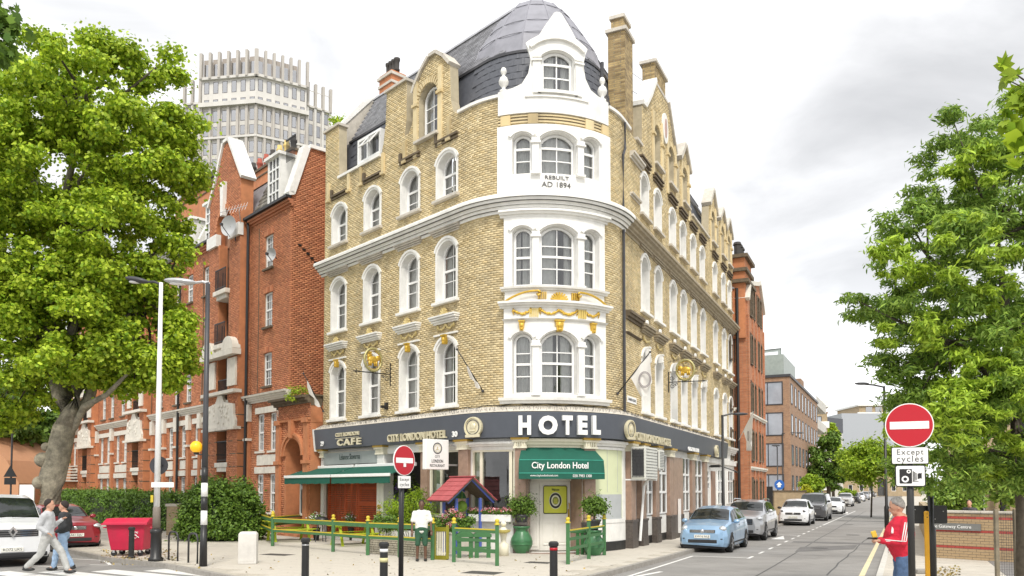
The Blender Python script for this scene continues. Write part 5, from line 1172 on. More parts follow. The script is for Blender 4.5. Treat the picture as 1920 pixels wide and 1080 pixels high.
for bi, (c, w) in enumerate(BAYS):
    hw_ = w / 2
    for sd in (-1, 1):
        a, b = (c + sd * .6, c + sd * hw_) if sd > 0 else (c - hw_, c - .6)
        q = MB(); q.prism([(a, 0), (b, 0), (b, 14.3), (a, 14.3)], -.25, .42); MBd(q, 'bay_pier', M_TERRA, bevel=.02)
        q = MB()
        for z in [1.2 + i * .62 for i in range(8)]: q.box(a - .01, b + .01, .0, .432, z, z + .05)
        MBd(q, 'dark_brick_band', M_DSTONE)
    V_, F_ = lay_bricks([(c - hw_, .2), (c + hw_, .2), (c + hw_, 14.3), (c - hw_, 14.3)], [lambda z: [(c - .62, c + .62)]], .2, 14.3, lambda Pt: Wnp(Pt + np.array([0, .42, 0])), bl=.235, bh=.085, seed=12 + bi)
    np_mesh('brickwork', V_, F_, M_RB, MA, 'stuff')
    q = MB(); q.box(c - .6, c + .6, -1.5, -1.45, 0, 16.2); MBd(q, 'recess_back', mat('cream_render', (.52, .48, .40), .8, dirt=.3))
    for sd in (-1, 1): q = MB(); q.box(c + sd * .62 - .03, c + sd * .62 + .03, -1.5, -.25, 0, 16.0); MBd(q, 'recess_side', M_TERRA)
    for zi, z in enumerate(ZB_):
        q = MB(); q.box(c - .75, c + .75, -1.5, .68 if zi in (3, 4) else .46, z - .28, z - .05); q.box(c - .6, c + .6, -.2, .55 if zi in (3, 4) else .4, z - .5, z - .28); MBd(q, 'balcony_slab', M_RSTONE, bevel=.02)
        if zi in (0, 3, 4, 2, 1):
            q = MB(); o_ = .60 if zi in (3, 4) else .38; t_ = z + 1.0; n_ = 11
            q.box(c - .62, c + .62, o_ - .02, o_ + .02, t_ - .03, t_ + .02); q.box(c - .62, c + .62, o_ - .015, o_ + .015, z + .05, z + .09)
            for i in range(n_): s = c - .6 + 1.2 * i / (n_ - 1); q.box(s - .012, s + .012, o_ - .012, o_ + .012, z - .05, t_)
            if zi in (3, 4):
                for sd in (-1, 1):
                    for j in range(5): o2 = .1 + j * .12; q.box(c + sd * .6 - .012, c + sd * .6 + .012, o2, o2 + .02, z, t_)
            MBd(q, 'iron_railing', M_IRON)
        q = MB(); q.box(c - .35, c + .45, -1.44, -1.4, z, z + 1.95); dr_ = MBd(q, 'balcony_door', M_DARKIN if zi % 2 else M_GREYPAN)
    q = MB(); tp_ = [(c - hw_ + .05, 5.0), (c + hw_ - .05, 5.0), (c + hw_ - .05, 5.3), (c + hw_ - .25, 5.6), (c + hw_ - .3, 6.1), (c + .5, 6.25), (c + .25, 6.6), (c - .25, 6.6), (c - .5, 6.25), (c - hw_ + .3, 6.1), (c - hw_ + .25, 5.6), (c - hw_ + .05, 5.3)]
    q.prism(tp_, .42, .55); MBd(q, 'carved_tympanum', M_RSTONE); q = MB(); q.box(c - hw_ - .08, c + hw_ + .08, .3, .68, 4.86, 5.0); q.box(c - hw_ - .12, c + hw_ + .12, .3, .72, 6.62, 6.78); MBd(q, 'stone_shelf', M_RSTONE)
    rg = random.Random(bi); q = MB()
    for i in range(26): q.ball((c + rg.uniform(-hw_ + .4, hw_ - .4), .56, rg.uniform(5.2, 6.15)), rg.uniform(.05, .11), 6, 4, (1, .4, 1))
    MBd(q, 'carving', M_RSTONE, kind='stuff')
    for sd in (-1, 1):
        q = MB(); a, b = sorted((c + sd * .75, c + sd * (hw_ - .15))); q.box(a, b, .4, .52, 7.0, 8.35); MBd(q, 'white_panel', M_RSTONE)
        q = MB(); q.prism(ellipse((a + b) / 2, 8.75, (b - a) / 2 + .18, .62, 10, 0, PI), .35, .75); MBd(q, 'rounded_pediment', M_RSTONE)
    q = MB(); q.box(c - hw_ - .1, c + hw_ + .1, .35, .8, 8.45, 8.72); MBd(q, 'white_cornice', M_RSTONE)
    if bi == 0:
        gt = [(c - hw_, 14.3), (c - .9, 14.3), (c - .9, 15.0)] + [(c - .9 * math.cos(t), 15.0 + .95 * math.sin(t)) for t in [PI * i / 10 for i in range(1, 10)]] + [(c + .9, 15.0), (c + .9, 14.3), (c + hw_, 14.3), (c + hw_, 17.15), (c + .45, 19.3), (c - .2, 19.3), (c - 1.1, 17.6), (c - hw_, 16.6)]
        q = MB(); q.prism(gt, -.2, .42); MBd(q, 'bay_gable', M_TERRA)
        V_, F_ = lay_bricks(gt, [], 14.3, 19.3, lambda Pt: Wnp(Pt + np.array([0, .42, 0])), bl=.235, bh=.085, seed=55); np_mesh('brickwork', V_, F_, M_RB, MA, 'stuff')
        for (p, q_) in (((c + .35, 19.35), (c + hw_ + .1, 17.0)), ((c - 1.15, 17.55), (c - .2, 19.35)), ((c - hw_ - .1, 16.5), (c - 1.1, 17.6)), ((c - .2, 19.35), (c + .45, 19.35))):
            g = MB(); dx, dz = q_[0] - p[0], q_[1] - p[1]; l = math.hypot(dx, dz); nx, nz = -dz / l * .16, dx / l * .16
            if nz < 0: nx, nz = -nx, -nz
            g.prism([p, q_, (q_[0] + nx, q_[1] + nz), (p[0] + nx, p[1] + nz)], -.25, .52); MBd(g, 'gable_coping', M_WHITE)
        q = MB(); q.prism([(c - .12, 15.6), (c + .12, 15.6), (c + .22, 17.3), (c - .22, 17.3)], .4, .62); MBd(q, 'keystone', M_WHITE)
        for sd in (-1, 1): q = MB(); a, b = sorted((c + sd * .72, c + sd * (hw_ + .05))); q.box(a, b, .3, .56, 14.25, 14.85); MBd(q, 'impost', M_WHITE)
        n = 17
        for j in range(n):
            t = PI * (j + .5) / n; vb = MB(); Mx = Matrix.Translation((c + 1.02 * math.cos(t), .44, 15.0 + 1.07 * math.sin(t))) @ Matrix.Rotation(PI / 2 - t, 4, 'Y'); vb.box(-.07, .07, -.02, .04, -.12, .12, Mx); MBd(vb, 'brick', M_RB)
def dish(s, o, z, r, label, rot=0.6):
    p = W(s, o, z); d = thing('satellite_dish', label, 'satellite dish', p, -.4)
    q = MB(); n = 8; q.loft([[(r * i / n * x * .93, -.16 * (1 - (i / n) ** 2) * -1, r * i / n * y) for x, y in circ(24)] for i in [.05] + list(range(1, n + 1))], caps=False); q.build('reflector', mat('grey_dish', (.48, .49, .5), .45, var=.05), d, smooth=True)
    q = MB(); q.tube([(0, .1, -r), (0, -r * .9, -r * .2)], .02, 6); q.cbox((0, -r * .9, -r * .15), (.1, .12, .1)); q.tube([(0, .16, 0), (0, .5, -.1), (0, .5, -.6)], .03, 6); q.build('feed_arm', M_DGREY, d); return d
p_ = P(428, 423, .9); dish(p_[0], .9, p_[1], .5, 'large grey satellite dish on the gabled bay of the brick block')
p_ = P(508, 477, .4); dish(p_[0], .4, p_[1], .3, 'small satellite dish beside a top-floor window of the brick block')
AE = thing('roof_aerial', 'spiky television aerial above the large satellite dish', 'aerial', W(*[P(440, 395, .8)[0], .8, P(440, 395, .8)[1]]))
q = MB(); q.tube([(-.7, 0, -.1), (.6, 0, .25)], .015, 5)
for i in range(9): t = i / 8; x = -.6 + 1.15 * t; z = -.08 + .31 * t; q.tube([(x - .05, -.05, z - .2), (x + .05, .05, z + .2)], .008, 4)
q.tube([(.2, 0, .1), (.2, .3, -.5)], .015, 5); q.build('aerial_elements', M_STEEL, AE)
sl = [(-.2, ZE + .1), (-1.3, 17.0), (-2.6, 18.4), (-4.5, 19.7)]
q = MB(); q.prism([(-.1, ZE + .05), (-1.0, 17.2), (-2.6, 18.1), (-9, 16)], S0, SC_ - .3, ax='x'); MBd(q, 'roof', M_SLATE2)
def mslates(s0, s1, o0, z0, o1, z1, rows, seed): 
    ob = slate_rows('roof_slates', s0, s1, o0, z0, o1, z1, rows, w=.28, m=mat('stone_roof_slate', (.26, .25, .22), .8, var=.2, island=.35, dirt=.4), seed=seed); ob.parent = MA
mslates(S0, -20.5, -.05, ZE + .1, -.98, 17.25, 9, 1); mslates(-16.5, SC_ - .3, -.05, ZE + .1, -.98, 17.25, 9, 2); mslates(S0, SC_ - .3, -1.0, 17.25, -2.6, 18.15, 8, 3)
def dormer(s, w, z0, z1, label=None):
    q = MB(); q.prism([(.02, z0), (.02, z1), (-1.3, z1 + .3), (-2, z1), (-1.3, z0)], s - w / 2 - .12, s - w / 2, ax='x'); q.prism([(.02, z0), (.02, z1), (-1.3, z1 + .3), (-2, z1), (-1.3, z0)], s + w / 2, s + w / 2 + .12, ax='x')
    q.box(s - w / 2 - .25, s + w / 2 + .25, -1.8, .16, z1, z1 + .14); d_ = MBd(q, 'dormer', M_WHITE)
    global k; k += 1
    window_unit(lambda mb, n, m, par, **kk: MBd(mb, n, m, par, **kk), d_, s, w, z0, z1, .03, .0, (.25, .5, .75), (.33, .66), fr=.08, bar=.04, heavy=(1,), curt=0, seed=k) if False else None
    q = MB(); q.holed([(s - w / 2, z0), (s + w / 2, z0), (s + w / 2, z1), (s - w / 2, z1)], [[(s - w / 2 + (i + .08) * w / 3, z0 + (j + .07) * (z1 - z0) / 4), (s - w / 2 + (i + .92) * w / 3, z0 + (j + .07) * (z1 - z0) / 4), (s - w / 2 + (i + .92) * w / 3, z0 + (j + .93) * (z1 - z0) / 4), (s - w / 2 + (i + .08) * w / 3, z0 + (j + .93) * (z1 - z0) / 4)] for i in range(3) for j in range(4)], -.05, .02); MBd(q, 'sash', M_WHITE2, d_)
    q = MB(); q.add([(s - w / 2, -.03, z0), (s + w / 2, -.03, z0), (s + w / 2, -.03, z1), (s - w / 2, -.03, z1)], [(0, 1, 2, 3)]); MBd(q, 'pane', M_GLASS, d_, fix=False); q = MB(); q.box(s - w / 2, s + w / 2, -.5, -.45, z0, z1); MBd(q, 'room', M_DARKIN, d_)
dormer(-14.0, 1.0, ZE + .2, 17.3); dormer(-21.3, 1.0, ZE + .2, 17.1); dormer(-24.6, 1.5, ZE + .2, 16.9)
q = MB()
for i in range(9): q.box(-13.2 + i * .1, -13.18 + i * .1, -.2, -.18, 16.9, 17.9)
q.box(-13.25, -12.35, -.22, -.16, 17.9, 17.96); MBd(q, 'roof_railing', M_IRON)
for (p, q_) in (((-23.3, 15.2), (-22.9, 17.6)),): pass
g = MB(); g.prism([(.1, ZE), (.1, 15.5), (-.9, 17.7), (-1.5, 17.9), (-1.5, 17.5), (-.3, ZE)], -22.75, -22.45, ax='x'); MBd(g, 'raking_coping', M_WHITE)
def mchim(x0, x1, ytop, o, pots, ybase, colors=None, pd=.0):
    s0, s1 = P(x0, ytop, o)[0], P(x1, ytop, o)[0]; zt = P((x0 + x1) / 2, ytop, o)[1]
    q = MB(); q.box(s0, s1, o - .6, o, 13, zt); c_ = MBd(q, 'chimney_stack', M_TERRA); q = MB(); q.box(s0 - .12, s1 + .12, o - .7, o + .1, zt - .02, zt + .12); q.box(s0 - .06, s1 + .06, o - .65, o + .05, zt - .4, zt - .32); MBd(q, 'stack_cap', M_DSTONE, c_)
    for i in range(pots):
        s = s0 + (s1 - s0) * (i + .5) / pots; p = Wh(s, o - .3, zt + .1); q = MB(); q.lathe([(.17, 0), (.19, .08), (.14, .14), (.15, .5), (.2, .56), (.2, .66), (.14, .7), (.14, .9)], p, 12)
        col = (colors or ['sooty_chimney_pot'] * 9)[i]; q.build('chimney_pot', MATS.get(col) or mat(col, {'red_pot': (.35, .08, .05), 'buff_pot': (.6, .45, .16)}[col], .7), c_, smooth=True)
mchim(362, 412, 350, -2.6, 5, 0); mchim(329, 362, 372, -2.6, 1, 0)
mchim(461, 548, 309, -4.2, 7, 0, ['sooty_chimney_pot', 'red_pot', 'red_pot', 'sooty_chimney_pot', 'buff_pot', 'buff_pot', 'sooty_chimney_pot'])
for s in (-16.25, -20.6, -24.9):
    q = MB(); q.tube([Wh(s, .2, .2), Wh(s, .2, 14.6), Wh(s - .2, .2, 15.0)], .07, 8); q.build('drainpipe', M_IRON, MA)
for s in (-15.3, -21.9, -29.5, -33.0): q = MB(); q.tube([Wh(s, .08, 6.5), Wh(s + .05, .08, 10), Wh(s, .08, 14.3)], .02, 5); q.build('cable', M_DSTONE, MA)
PO = thing('arched_porch', 'orange-red brick porch with dark archway between the mansion block and the hotel', 'porch', HO.location)
def PB(mb, name, m, **k_): return mb.build(name, m, PO, fn=Wh, **k_)
pa, pb2 = P(521, 850, .5)[0], -9.42; pc = (pa + pb2) / 2 + .05
ah = [(pc - .72, .1), (pc + .72, .1), (pc + .72, 3.4)] + [(pc + .72 * math.cos(t), 3.4 + .72 * math.sin(t)) for t in [PI * i / 12 for i in range(1, 12)]] + [(pc - .72, 3.4)]
q = MB(); q.holed([(pa, 0), (pb2, 0), (pb2, 5.6), (pa, 5.6)], [ah], -2.5, .5); PB(q, 'porch_wall', M_TERRA)
V_, F_ = lay_bricks([(pa, 0), (pb2, 0), (pb2, 5.6), (pa, 5.6)], [lambda z: ([(pc - .85, pc + .85)] if z < 3.4 else ([(pc - math.sqrt(max(0, .87 ** 2 - (z - 3.4) ** 2)), pc + math.sqrt(max(0, .87 ** 2 - (z - 3.4) ** 2)))] if z < 4.27 else []))], .05, 5.6, lambda Pt: Wnp(Pt + np.array([0, .5, 0])), bl=.235, bh=.085, seed=71); np_mesh('brickwork', V_, F_, M_RB, PO, 'stuff')
q = MB(); q.box(pa - .1, pb2, -2.4, -2.3, 0, 5.5); PB(q, 'porch_interior', M_DARKIN)
for s in (pa + .18, pb2 - .25):
    q = MB(); q.box(s - .17, s + .17, .5, .62, .3, 4.9); q.box(s - .22, s + .22, .5, .7, 3.05, 3.2); q.box(s - .22, s + .22, .5, .7, 4.75, 4.95); PB(q, 'porch_pilaster', M_TERRA)
q = MB(); q.prism(steps(5.45, 5.85, .5, .9, 4), pa - .2, pb2 + .02, ax='x'); PB(q, 'porch_cornice', M_DSTONE); q = MB(); q.prism(steps(4.75, 4.95, .5, .64, 2), pa - .02, pb2 + .02, ax='x'); PB(q, 'porch_string', M_TERRA)
for r0, r1, o_ in ((.72, .86, .6), (.86, .98, .66)):
    q = MB(); q.prism([(pc + r1 * math.cos(PI * i / 14), 3.4 + r1 * math.sin(PI * i / 14)) for i in range(15)] + [(pc + r0 * math.cos(PI * i / 14), 3.4 + r0 * math.sin(PI * i / 14)) for i in range(14, -1, -1)], .45, o_); PB(q, 'arch_ring', M_TERRA)
q = MB(); q.prism([(pc - .08, 4.15), (pc + .08, 4.15), (pc + .14, 4.9), (pc - .14, 4.9)], .5, .74); PB(q, 'keystone', M_TERRA)
q = MB(); q.box(pa - .1, pb2 + .1, -2.4, .6, 5.84, 5.9); PB(q, 'porch_roof', M_DSTONE)
bF = Vector(W(P(606, 771, .2)[0], .2, P(606, 771, .2)[1])); z2_ = P(569, 700, 1.3); flag(bF, W(z2_[0], 1.3, z2_[1]), (0, .12, .85, .35, -.05), 'furled white flag on a pole above the brick porch')
MFL = None
M_CONC = mat('pale_precast_concrete', (.58, .56, .52), .8, var=.08, vscale=.3, dirt=.1)
M_CONC2 = mat('brownish_concrete_pier', (.44, .41, .37), .8, var=.08, vscale=.3)
M_TGLASS = glass_mat('tower_glass', (.5, .5, .55), .40, rough=.08); M_TDARK = mat('tower_spandrel', (.14, .13, .13), .5)
TW = thing('tower_block', 'tall pale concrete office tower with finned crown rising behind the mansion block', 'building', (-55, 170, 0))
def tz(y): return D(476, y, 170).z
def tower_face(x0, Y0, x1, Y1, ncol, wing=False, rows=None):
    a = D(x0, 500, Y0); b = D(x1, 500, Y1); a.z = b.z = 0; a -= TW.location; b -= TW.location; a.z = b.z = 0
    u = (b - a); L_ = u.length; u.normalize(); n = Vector((u.y, -u.x, 0))
    fn = lambda s, o, z: a + u * s + n * o + Vector((0, 0, z))
    top_ = tz(138) if not wing else tz(165)
    q = MB(); q.box(0, L_, -8, -.3, 0, top_); q.build('core_wall', M_CONC, TW, fn=fn)
    cw_ = L_ / ncol
    lev = [(tz(168), tz(146)), (tz(186), tz(179))] if not wing else [(tz(193), tz(172)), (tz(223), tz(200)), (tz(255), tz(233)), (tz(287), tz(264))]
    if not wing:
        y = 201
        for g_ in range(4): lev += [(tz(y + 22), tz(y)), (tz(y + 48), tz(y + 30))]; y += 61
    fr = MB(); fins = []
    for i in range(ncol):
        for li, (za, zb_) in enumerate(lev):
            s0, s1 = i * cw_ + cw_ * .22, (i + 1) * cw_ - cw_ * .22
            q = MB(); q.box(s0, s1, -.5, -.28, za, zb_); w_ = q.build('window', M_TDARK, TW, fn=fn)
            q = MB(); q.add([(s0 + .12, -.27, za + .12), (s1 - .12, -.27, za + .12), (s1 - .12, -.27, zb_ - .12), (s0 + .12, -.27, zb_ - .12)], [(0, 1, 2, 3)]); q.build('pane', M_TGLASS, w_, fn=fn, fix=False)
    for i in range(ncol + 1):
        q = MB(); s = i * cw_; q.box(s - cw_ * .14, s + cw_ * .14, -.3, .25, 0, tz(190) if not wing else top_); q.build('pier', M_CONC2 if not wing else M_CONC, TW, fn=fn)
        q = MB(); zt = tz(93) if not wing else tz(122); q.box(s - .28, s + .28, -.3, .55, top_ - .4, zt); q.build('crown_fin', M_CONC2, TW, fn=fn)
    if not wing:
        for y0, y1, o in ((188, 196, .8), (138, 143, .35), (252, 256, .35), (313, 317, .35)):
            q = MB(); q.box(-.3, L_ + .3, -.3, o, tz(y1), tz(y0)); q.build('ledge', M_CONC, TW, fn=fn)
        for i in range(ncol - 1 if x0 > 470 else ncol):
            if x0 < 470 and i == 0: pass
            q = MB(); q.box(i * cw_ + .3, (i + 1) * cw_ - .3, -3, -.4, top_, tz(103)); q.build('crown_screen', mat('taupe_screen', (.36, .32, .28), .6), TW, fn=fn)
            q = MB(); q.add([(i * cw_ + .45, -.36, top_ + .4), ((i + 1) * cw_ - .45, -.36, top_ + .4), ((i + 1) * cw_ - .45, -.36, tz(112)), (i * cw_ + .45, -.36, tz(112))], [(0, 1, 2, 3)]); q.build('pane', M_TGLASS, TW, fn=fn, fix=False)
    else:
        q = MB(); q.box(0, L_, .1, .2, tz(136), tz(137.5)); q.build('crown_rail', M_CONC, TW, fn=fn); q = MB(); q.box(-.2, L_ + .2, -.3, .3, top_ - .5, top_); q.build('ledge', M_CONC, TW, fn=fn)
tower_face(372, 172, 476, 170, 6); tower_face(476, 170, 572, 175.5, 6); tower_face(341, 177, 371, 176.5, 2, True); tower_face(573, 177.5, 616, 181, 3, True)
RB2 = thing('red_brick_building', 'narrow red brick building with stone gable and chimney just past the hotel', 'building', HO.location)
def RBd(mb, name, m, parent=None, **k_): return mb.build(name, m, parent or RB2, fn=Wh, **k_)
rbw = lambda mb, name, m, par, **k_: RBd(mb, name, m, par, **k_)
sA = SE + .05; sB = P(1399, 900, .6)[0]; sC = P(1438, 900, .9)[0]
zE = P(1388, 560, 0)[1]
q = MB(); q.box(sA, sB, -6, 0, 0, zE); RBd(q, 'wing_wall', M_RBRICK)
zt2 = P(1415, 560, .8)[1]
bo = .8
gp_ = [(sB, 0), (sC, 0), (sC, P(1437, 600, bo)[1]), ((sB + sC) / 2 + 1.4, P(1420, 560, bo)[1] + 1.0), ((sB + sC) / 2 + .6, P(1410, 535, bo)[1] + .4), (sB + .6, P(1403, 540, bo)[1] + .2), (sB, P(1399, 560, bo)[1])]
q = MB(); q.prism(gp_, -6, bo); RBd(q, 'gable_wall', M_RBRICK)
for (p, q_) in zip(gp_[2:-1], gp_[3:]):
    g = MB(); dx, dz = q_[0] - p[0], q_[1] - p[1]; l = math.hypot(dx, dz); nx, nz = dz / l * -.25, dx / l * .25
    if nz < 0 or (abs(nz) < .05 and nx < 0): nx, nz = -nx, -nz
    g.prism([p, q_, (q_[0] + nx, q_[1] + nz), (p[0] + nx, p[1] + nz)], bo - .7, bo + .15); RBd(g, 'gable_coping', M_RSTONE)
za_ = P(1403, 540, .8)[1]; zb2 = P(1405, 488, .8)[1]
q = MB(); q.box(sB - .2, sB + 2.2, -.6, bo - .1, za_ - 3, zb2); ch_ = RBd(q, 'chimney_stack', M_TERRA)
for z, e in ((zb2 - .1, .2), (zb2 - .9, .15), (za_ + .2, .25)): q = MB(); q.box(sB - .2 - e, sB + 2.2 + e, -.6 - e, bo - .1 + e, z, z + .2); RBd(q, 'stack_course', M_DSTONE, ch_)
for i in range(3): q = MB(); p = Wh(sB + .4 + i * .6, .2, zb2 + .1); q.lathe([(.2, 0), (.2, .7), (.26, .75), (.2, .9)], p, 10); q.build('chimney_pot', MATS['sooty_chimney_pot'], ch_)
for st_ in range(5):
    z0 = .8 + st_ * 2.85
    for s in ((sA + sB) / 2 - .9, (sA + sB) / 2 + .5):
        if z0 + 1.7 < zE: k += 1; window_unit(rbw, RB2, s, .75, z0, z0 + 1.75, .05, -.02, (.5,), (.5,), fr=.09, bar=.03, m=M_DSTONE, curt=0, seed=k, dark=.02)
    for f_ in (.2, .36, .62, .78):
        s = sB + (sC - sB) * f_; k += 1; window_unit(rbw, RB2, s, .8, z0, z0 + 1.8, .15, -bo - .02, (.5,), (.5,), fr=.09, bar=.03, m=M_DSTONE, curt=0, seed=k, dark=.02)
for z in (3.3, 6.4): 
    q = MB(); q.prism(steps(z, z + .3, .0, .16, 3), sA, sB - .05, ax='x'); RBd(q, 'stone_string', M_RSTONE); q = MB(); q.prism([(a_ + bo, b__) for a_, b__ in steps(z - .3, z, .0, .16, 3)], sB, sC + .15, ax='x'); RBd(q, 'stone_string', M_RSTONE)
for f_ in (0.02, .28, .5, .70, .98): s = sB + (sC - sB) * f_; q = MB(); q.box(s - .16, s + .16, bo, bo + .07, 0, zt2 - 1.5); RBd(q, 'brick_pier', M_RBRICK)
q = MB(); q.tube([Wh(sB - .25, .25, .1), Wh(sB - .25, .25, zE)], .09, 6); q.build('drainpipe', M_IRON, RB2)
rr_ = MB(); rr_.prism([(.15, zE), (-3.5, zE + 3.2), (-6, zE)], sA, sB, ax='x'); RBd(rr_, 'roof', M_SLATE2)
bF = Vector(W(P(1385, 826, .3)[0], .3, P(1385, 826, .3)[1])); z2_ = P(1413, 770, 1.9); flag(bF, W(z2_[0], 1.9, z2_[1]), (9, .35, .98, 1.6, .3), 'white flag with grey emblem on the far red brick building', True)
M_MBRICK = brick_mat('brown_modern_brick', (.36, .20, .11), (.26, .14, .08), (.35, .28, .22), dirt=.2)
M_YB2 = brick_mat('buff_brick', (.42, .31, .18), (.36, .26, .15), (.4, .35, .26), dirt=.3)
M_WGREY = mat('pale_window_glass', (.36, .39, .44), .08, var=.25, vscale=.4, spec=1.)
KAZ = math.atan2(DK.y, DK.x)
def sblock(name, label, cat, corner, az, L_, Dp, H_, m, cols, rows, front=None, ww=.5, frame=M_DGREY, glass=None, z0=.9, top=None, gap=.0):
    "box building: local x runs along the street (side face at y=0 looking to -y), end face at x=0"
    B = thing(name, label, cat, (corner[0], corner[1], 0), az)
    q = MB(); q.box(0, L_, 0, Dp, -.1, H_); q.build('walls', m, B)
    def opening(a, b, c, d, side):
        q = MB()
        if side: q.holed([(a, c), (b, c), (b, d), (a, d)], [[(a + .1, c + .1), (b - .1, c + .1), (b - .1, d - .1), (a + .1, d - .1)]], .02, -.05)
        else: q.holed([(a, c), (b, c), (b, d), (a, d)], [[(a + .1, c + .1), ((a + b) / 2 - .04, c + .1), ((a + b) / 2 - .04, d - .1), (a + .1, d - .1)], [((a + b) / 2 + .04, c + .1), (b - .1, c + .1), (b - .1, d - .1), ((a + b) / 2 + .04, d - .1)]], .02, -.05)
        if not side: q.v = [(y, x, z) for x, y, z in q.v]
        w_ = q.build('window', frame, B)
        q = MB(); vs = [(a + .05, -.02, c + .05), (b - .05, -.02, c + .05), (b - .05, -.02, d - .05), (a + .05, -.02, d - .05)]
        if not side: vs = [(y, x, z) for x, y, z in vs]
        q.add(vs, [(0, 1, 2, 3)]); q.build('pane', glass or M_WGREY, w_, fix=False)
    fh = (H_ - z0) / rows
    for r in range(rows):
        for c in range(cols):
            cw_ = L_ / cols; x0 = c * cw_ + cw_ * (1 - ww) / 2 + gap * cw_ * ((r * 7 + c * 3) % 3 - 1) * .12
            opening(x0, x0 + cw_ * ww, z0 + r * fh + .15 * fh, z0 + r * fh + .82 * fh, True)
        for (ya, yb) in (front or []): opening(ya, yb, z0 + r * fh + .1 * fh, z0 + r * fh + .86 * fh, False)
    q = MB(); q.box(-.12, L_ + .1, -.12, Dp, H_, H_ + .25); q.build('parapet', top or frame, B)
    return B
c0 = D(1480, 706, 75); Hm = c0.z
MB1 = sblock('modern_flats', 'brown brick modern flats with large square windows on the side street', 'building', c0, KAZ, 27, 14, Hm, M_MBRICK, 9, 4, [(.6, 3.4), (4.2, 8)], ww=.42, glass=M_WGREY)
q = MB(); q.holed([(0.8, Hm + .25), (9, Hm + .25), (9, Hm + 2.6), (.8, Hm + 2.9)], [[(1.1, Hm + .5), (8.8, Hm + .5), (8.8, Hm + 2.3), (1.1, Hm + 2.6)]], 0, .1); q.v = [(.8 + y, x, z) for x, y, z in q.v]; q.build('terrace_screen', mat('glass_balustrade', (.35, .40, .38), .3), MB1)
q = MB(); q.box(.8, 10, .6, 9, Hm + .2, Hm + 2.3); q.build('penthouse', mat('grey_green_cladding', (.30, .34, .31), .4), MB1); q = MB(); q.box(14, 17, .5, 5, Hm, Hm + 1.6); q.build('roof_plant', M_MBRICK, MB1)
c1 = D(1507, 755, 104)
B2 = sblock('balcony_flats', 'pale brick flats with stepped balconies behind the modern flats', 'building', c1, KAZ, 16, 12, c1.z, M_YB2, 4, 5, [(1, 4), (6, 9)], ww=.6)
for i in range(4): q = MB(); q.box(1, 15, -1.5, 0, 4 + i * 3, 4.2 + i * 3); q.box(1, 15, -1.5, -1.45, 4.2 + i * 3, 5.2 + i * 3); q.build('balcony', M_CONC, B2)
c2 = D(1551, 775, 150)
B3 = sblock('white_banded_flats', 'brown and white banded flats block further down the side street', 'building', c2, KAZ + .2, 14, 22, c2.z, M_YB2, 3, 4, [(1, 4.2), (6, 9.5), (12, 15)], ww=.5, top=M_MBRICK)
for i in range(5): q = MB(); q.box(-.3, 14, -.3, 22, 1.8 + i * 3.9, 3.0 + i * 3.9); q.build('white_band', M_WHITE, B3)
c3 = D(1578, 775, 250)
GB = thing('grey_clad_building', 'large plain pale grey building closing the view above the side street', 'building', (c3.x, c3.y, 0), 0)
w3 = (1700 - 1578) / 1500 * 250
q = MB(); q.box(0, w3, 0, 20, 0, c3.z); q.build('grey_cladding', mat('pale_grey_cladding', (.40, .42, .45), .5, var=.03), GB)
q = MB(); q.box(6, w3, 1, 18, c3.z, c3.z + 2.4); q.build('upper_storey', M_YB2, GB); q = MB(); q.box(5.4, w3, .4, 18.5, c3.z + 2.4, c3.z + 2.9); q.box(5.4, w3, .6, 1.2, c3.z, c3.z + .4); q.build('white_fascia', M_WHITE, GB)
for i in range(3): q = MB(); q.box(8 + i * 3, 10 + i * 3, .9, 1.05, c3.z + .5, c3.z + 2.1); q.build('window', M_TGLASS, GB)
c4 = D(1553, 788, 185)
q = MB(); SRB = thing('slate_roofed_house', 'dark slate roofed house beside the plain grey building', 'building', (c4.x - 2, c4.y, 0)); q.box(0, 5.2, 0, 10, 0, c4.z - 3); q.build('walls', M_CONC, SRB); q = MB(); q.prism([(-.2, c4.z - 3), (5.3, c4.z - 3), (5.3, c4.z + .3), (-.2, c4.z + .9)], -.2, 10); q.build('roof', M_SLATE, SRB)
c5 = D(1560, 857, 225)
CB = thing('street_end_building', 'brown brick building with arched doorway at the far end of the side street', 'building', (c5.x, c5.y, 0), -.06)
we = 24; he = c5.z
q = MB(); arc_ = [(12.2, .1), (14.2, .1), (14.2, 4.2)] + [(13.2 + math.cos(t), 4.2 + math.sin(t)) for t in [PI * i / 8 for i in range(1, 8)]] + [(12.2, 4.2)]
hs = [[(x, z), (x + 1.2, z), (x + 1.2, z + 1.8), (x, z + 1.8)] for x in (1, 4.2, 7.2, 9.8, 16, 19) for z in (1.4, 5.6)]
q.holed([(0, 0), (we, 0), (we, he), (0, he)], [arc_] + hs, 0, -.4); q.build('wall', M_YB2, CB); q = MB(); q.box(0, we, .3, .5, 0, he); q.build('dark_interior', M_DARKIN, CB)
q = MB(); q.box(-.3, we, -.6, .4, he, he + .35); q.build('eaves', M_DSTONE, CB)
for i, h in enumerate(hs): q = MB(); q.holed([h[0], h[1], h[2], h[3]], [[(h[0][0] + .12, h[0][1] + .12), (h[1][0] - .12, h[0][1] + .12), (h[1][0] - .12, h[2][1] - .12), (h[0][0] + .12, h[2][1] - .12)]], -.2, -.3); q.build('window', M_WHITE2, CB)
lw = thing('low_garden_wall', 'low buff brick garden wall in front of the brown brick flats', 'wall', (D(1452, 960, 62).x, 62, 0), 0)
q = MB(); q.box(0, 2.4, 0, .3, 0, 1.8); q.build('brickwork', M_YB2, lw); q = MB(); q.box(-.1, 2.5, -.06, .36, 1.8, 1.9); q.build('coping', M_DSTONE, lw); q = MB(); q.box(-.9, -.1, .0, .1, 0, 2.2); q.build('gate', M_IRON, lw)
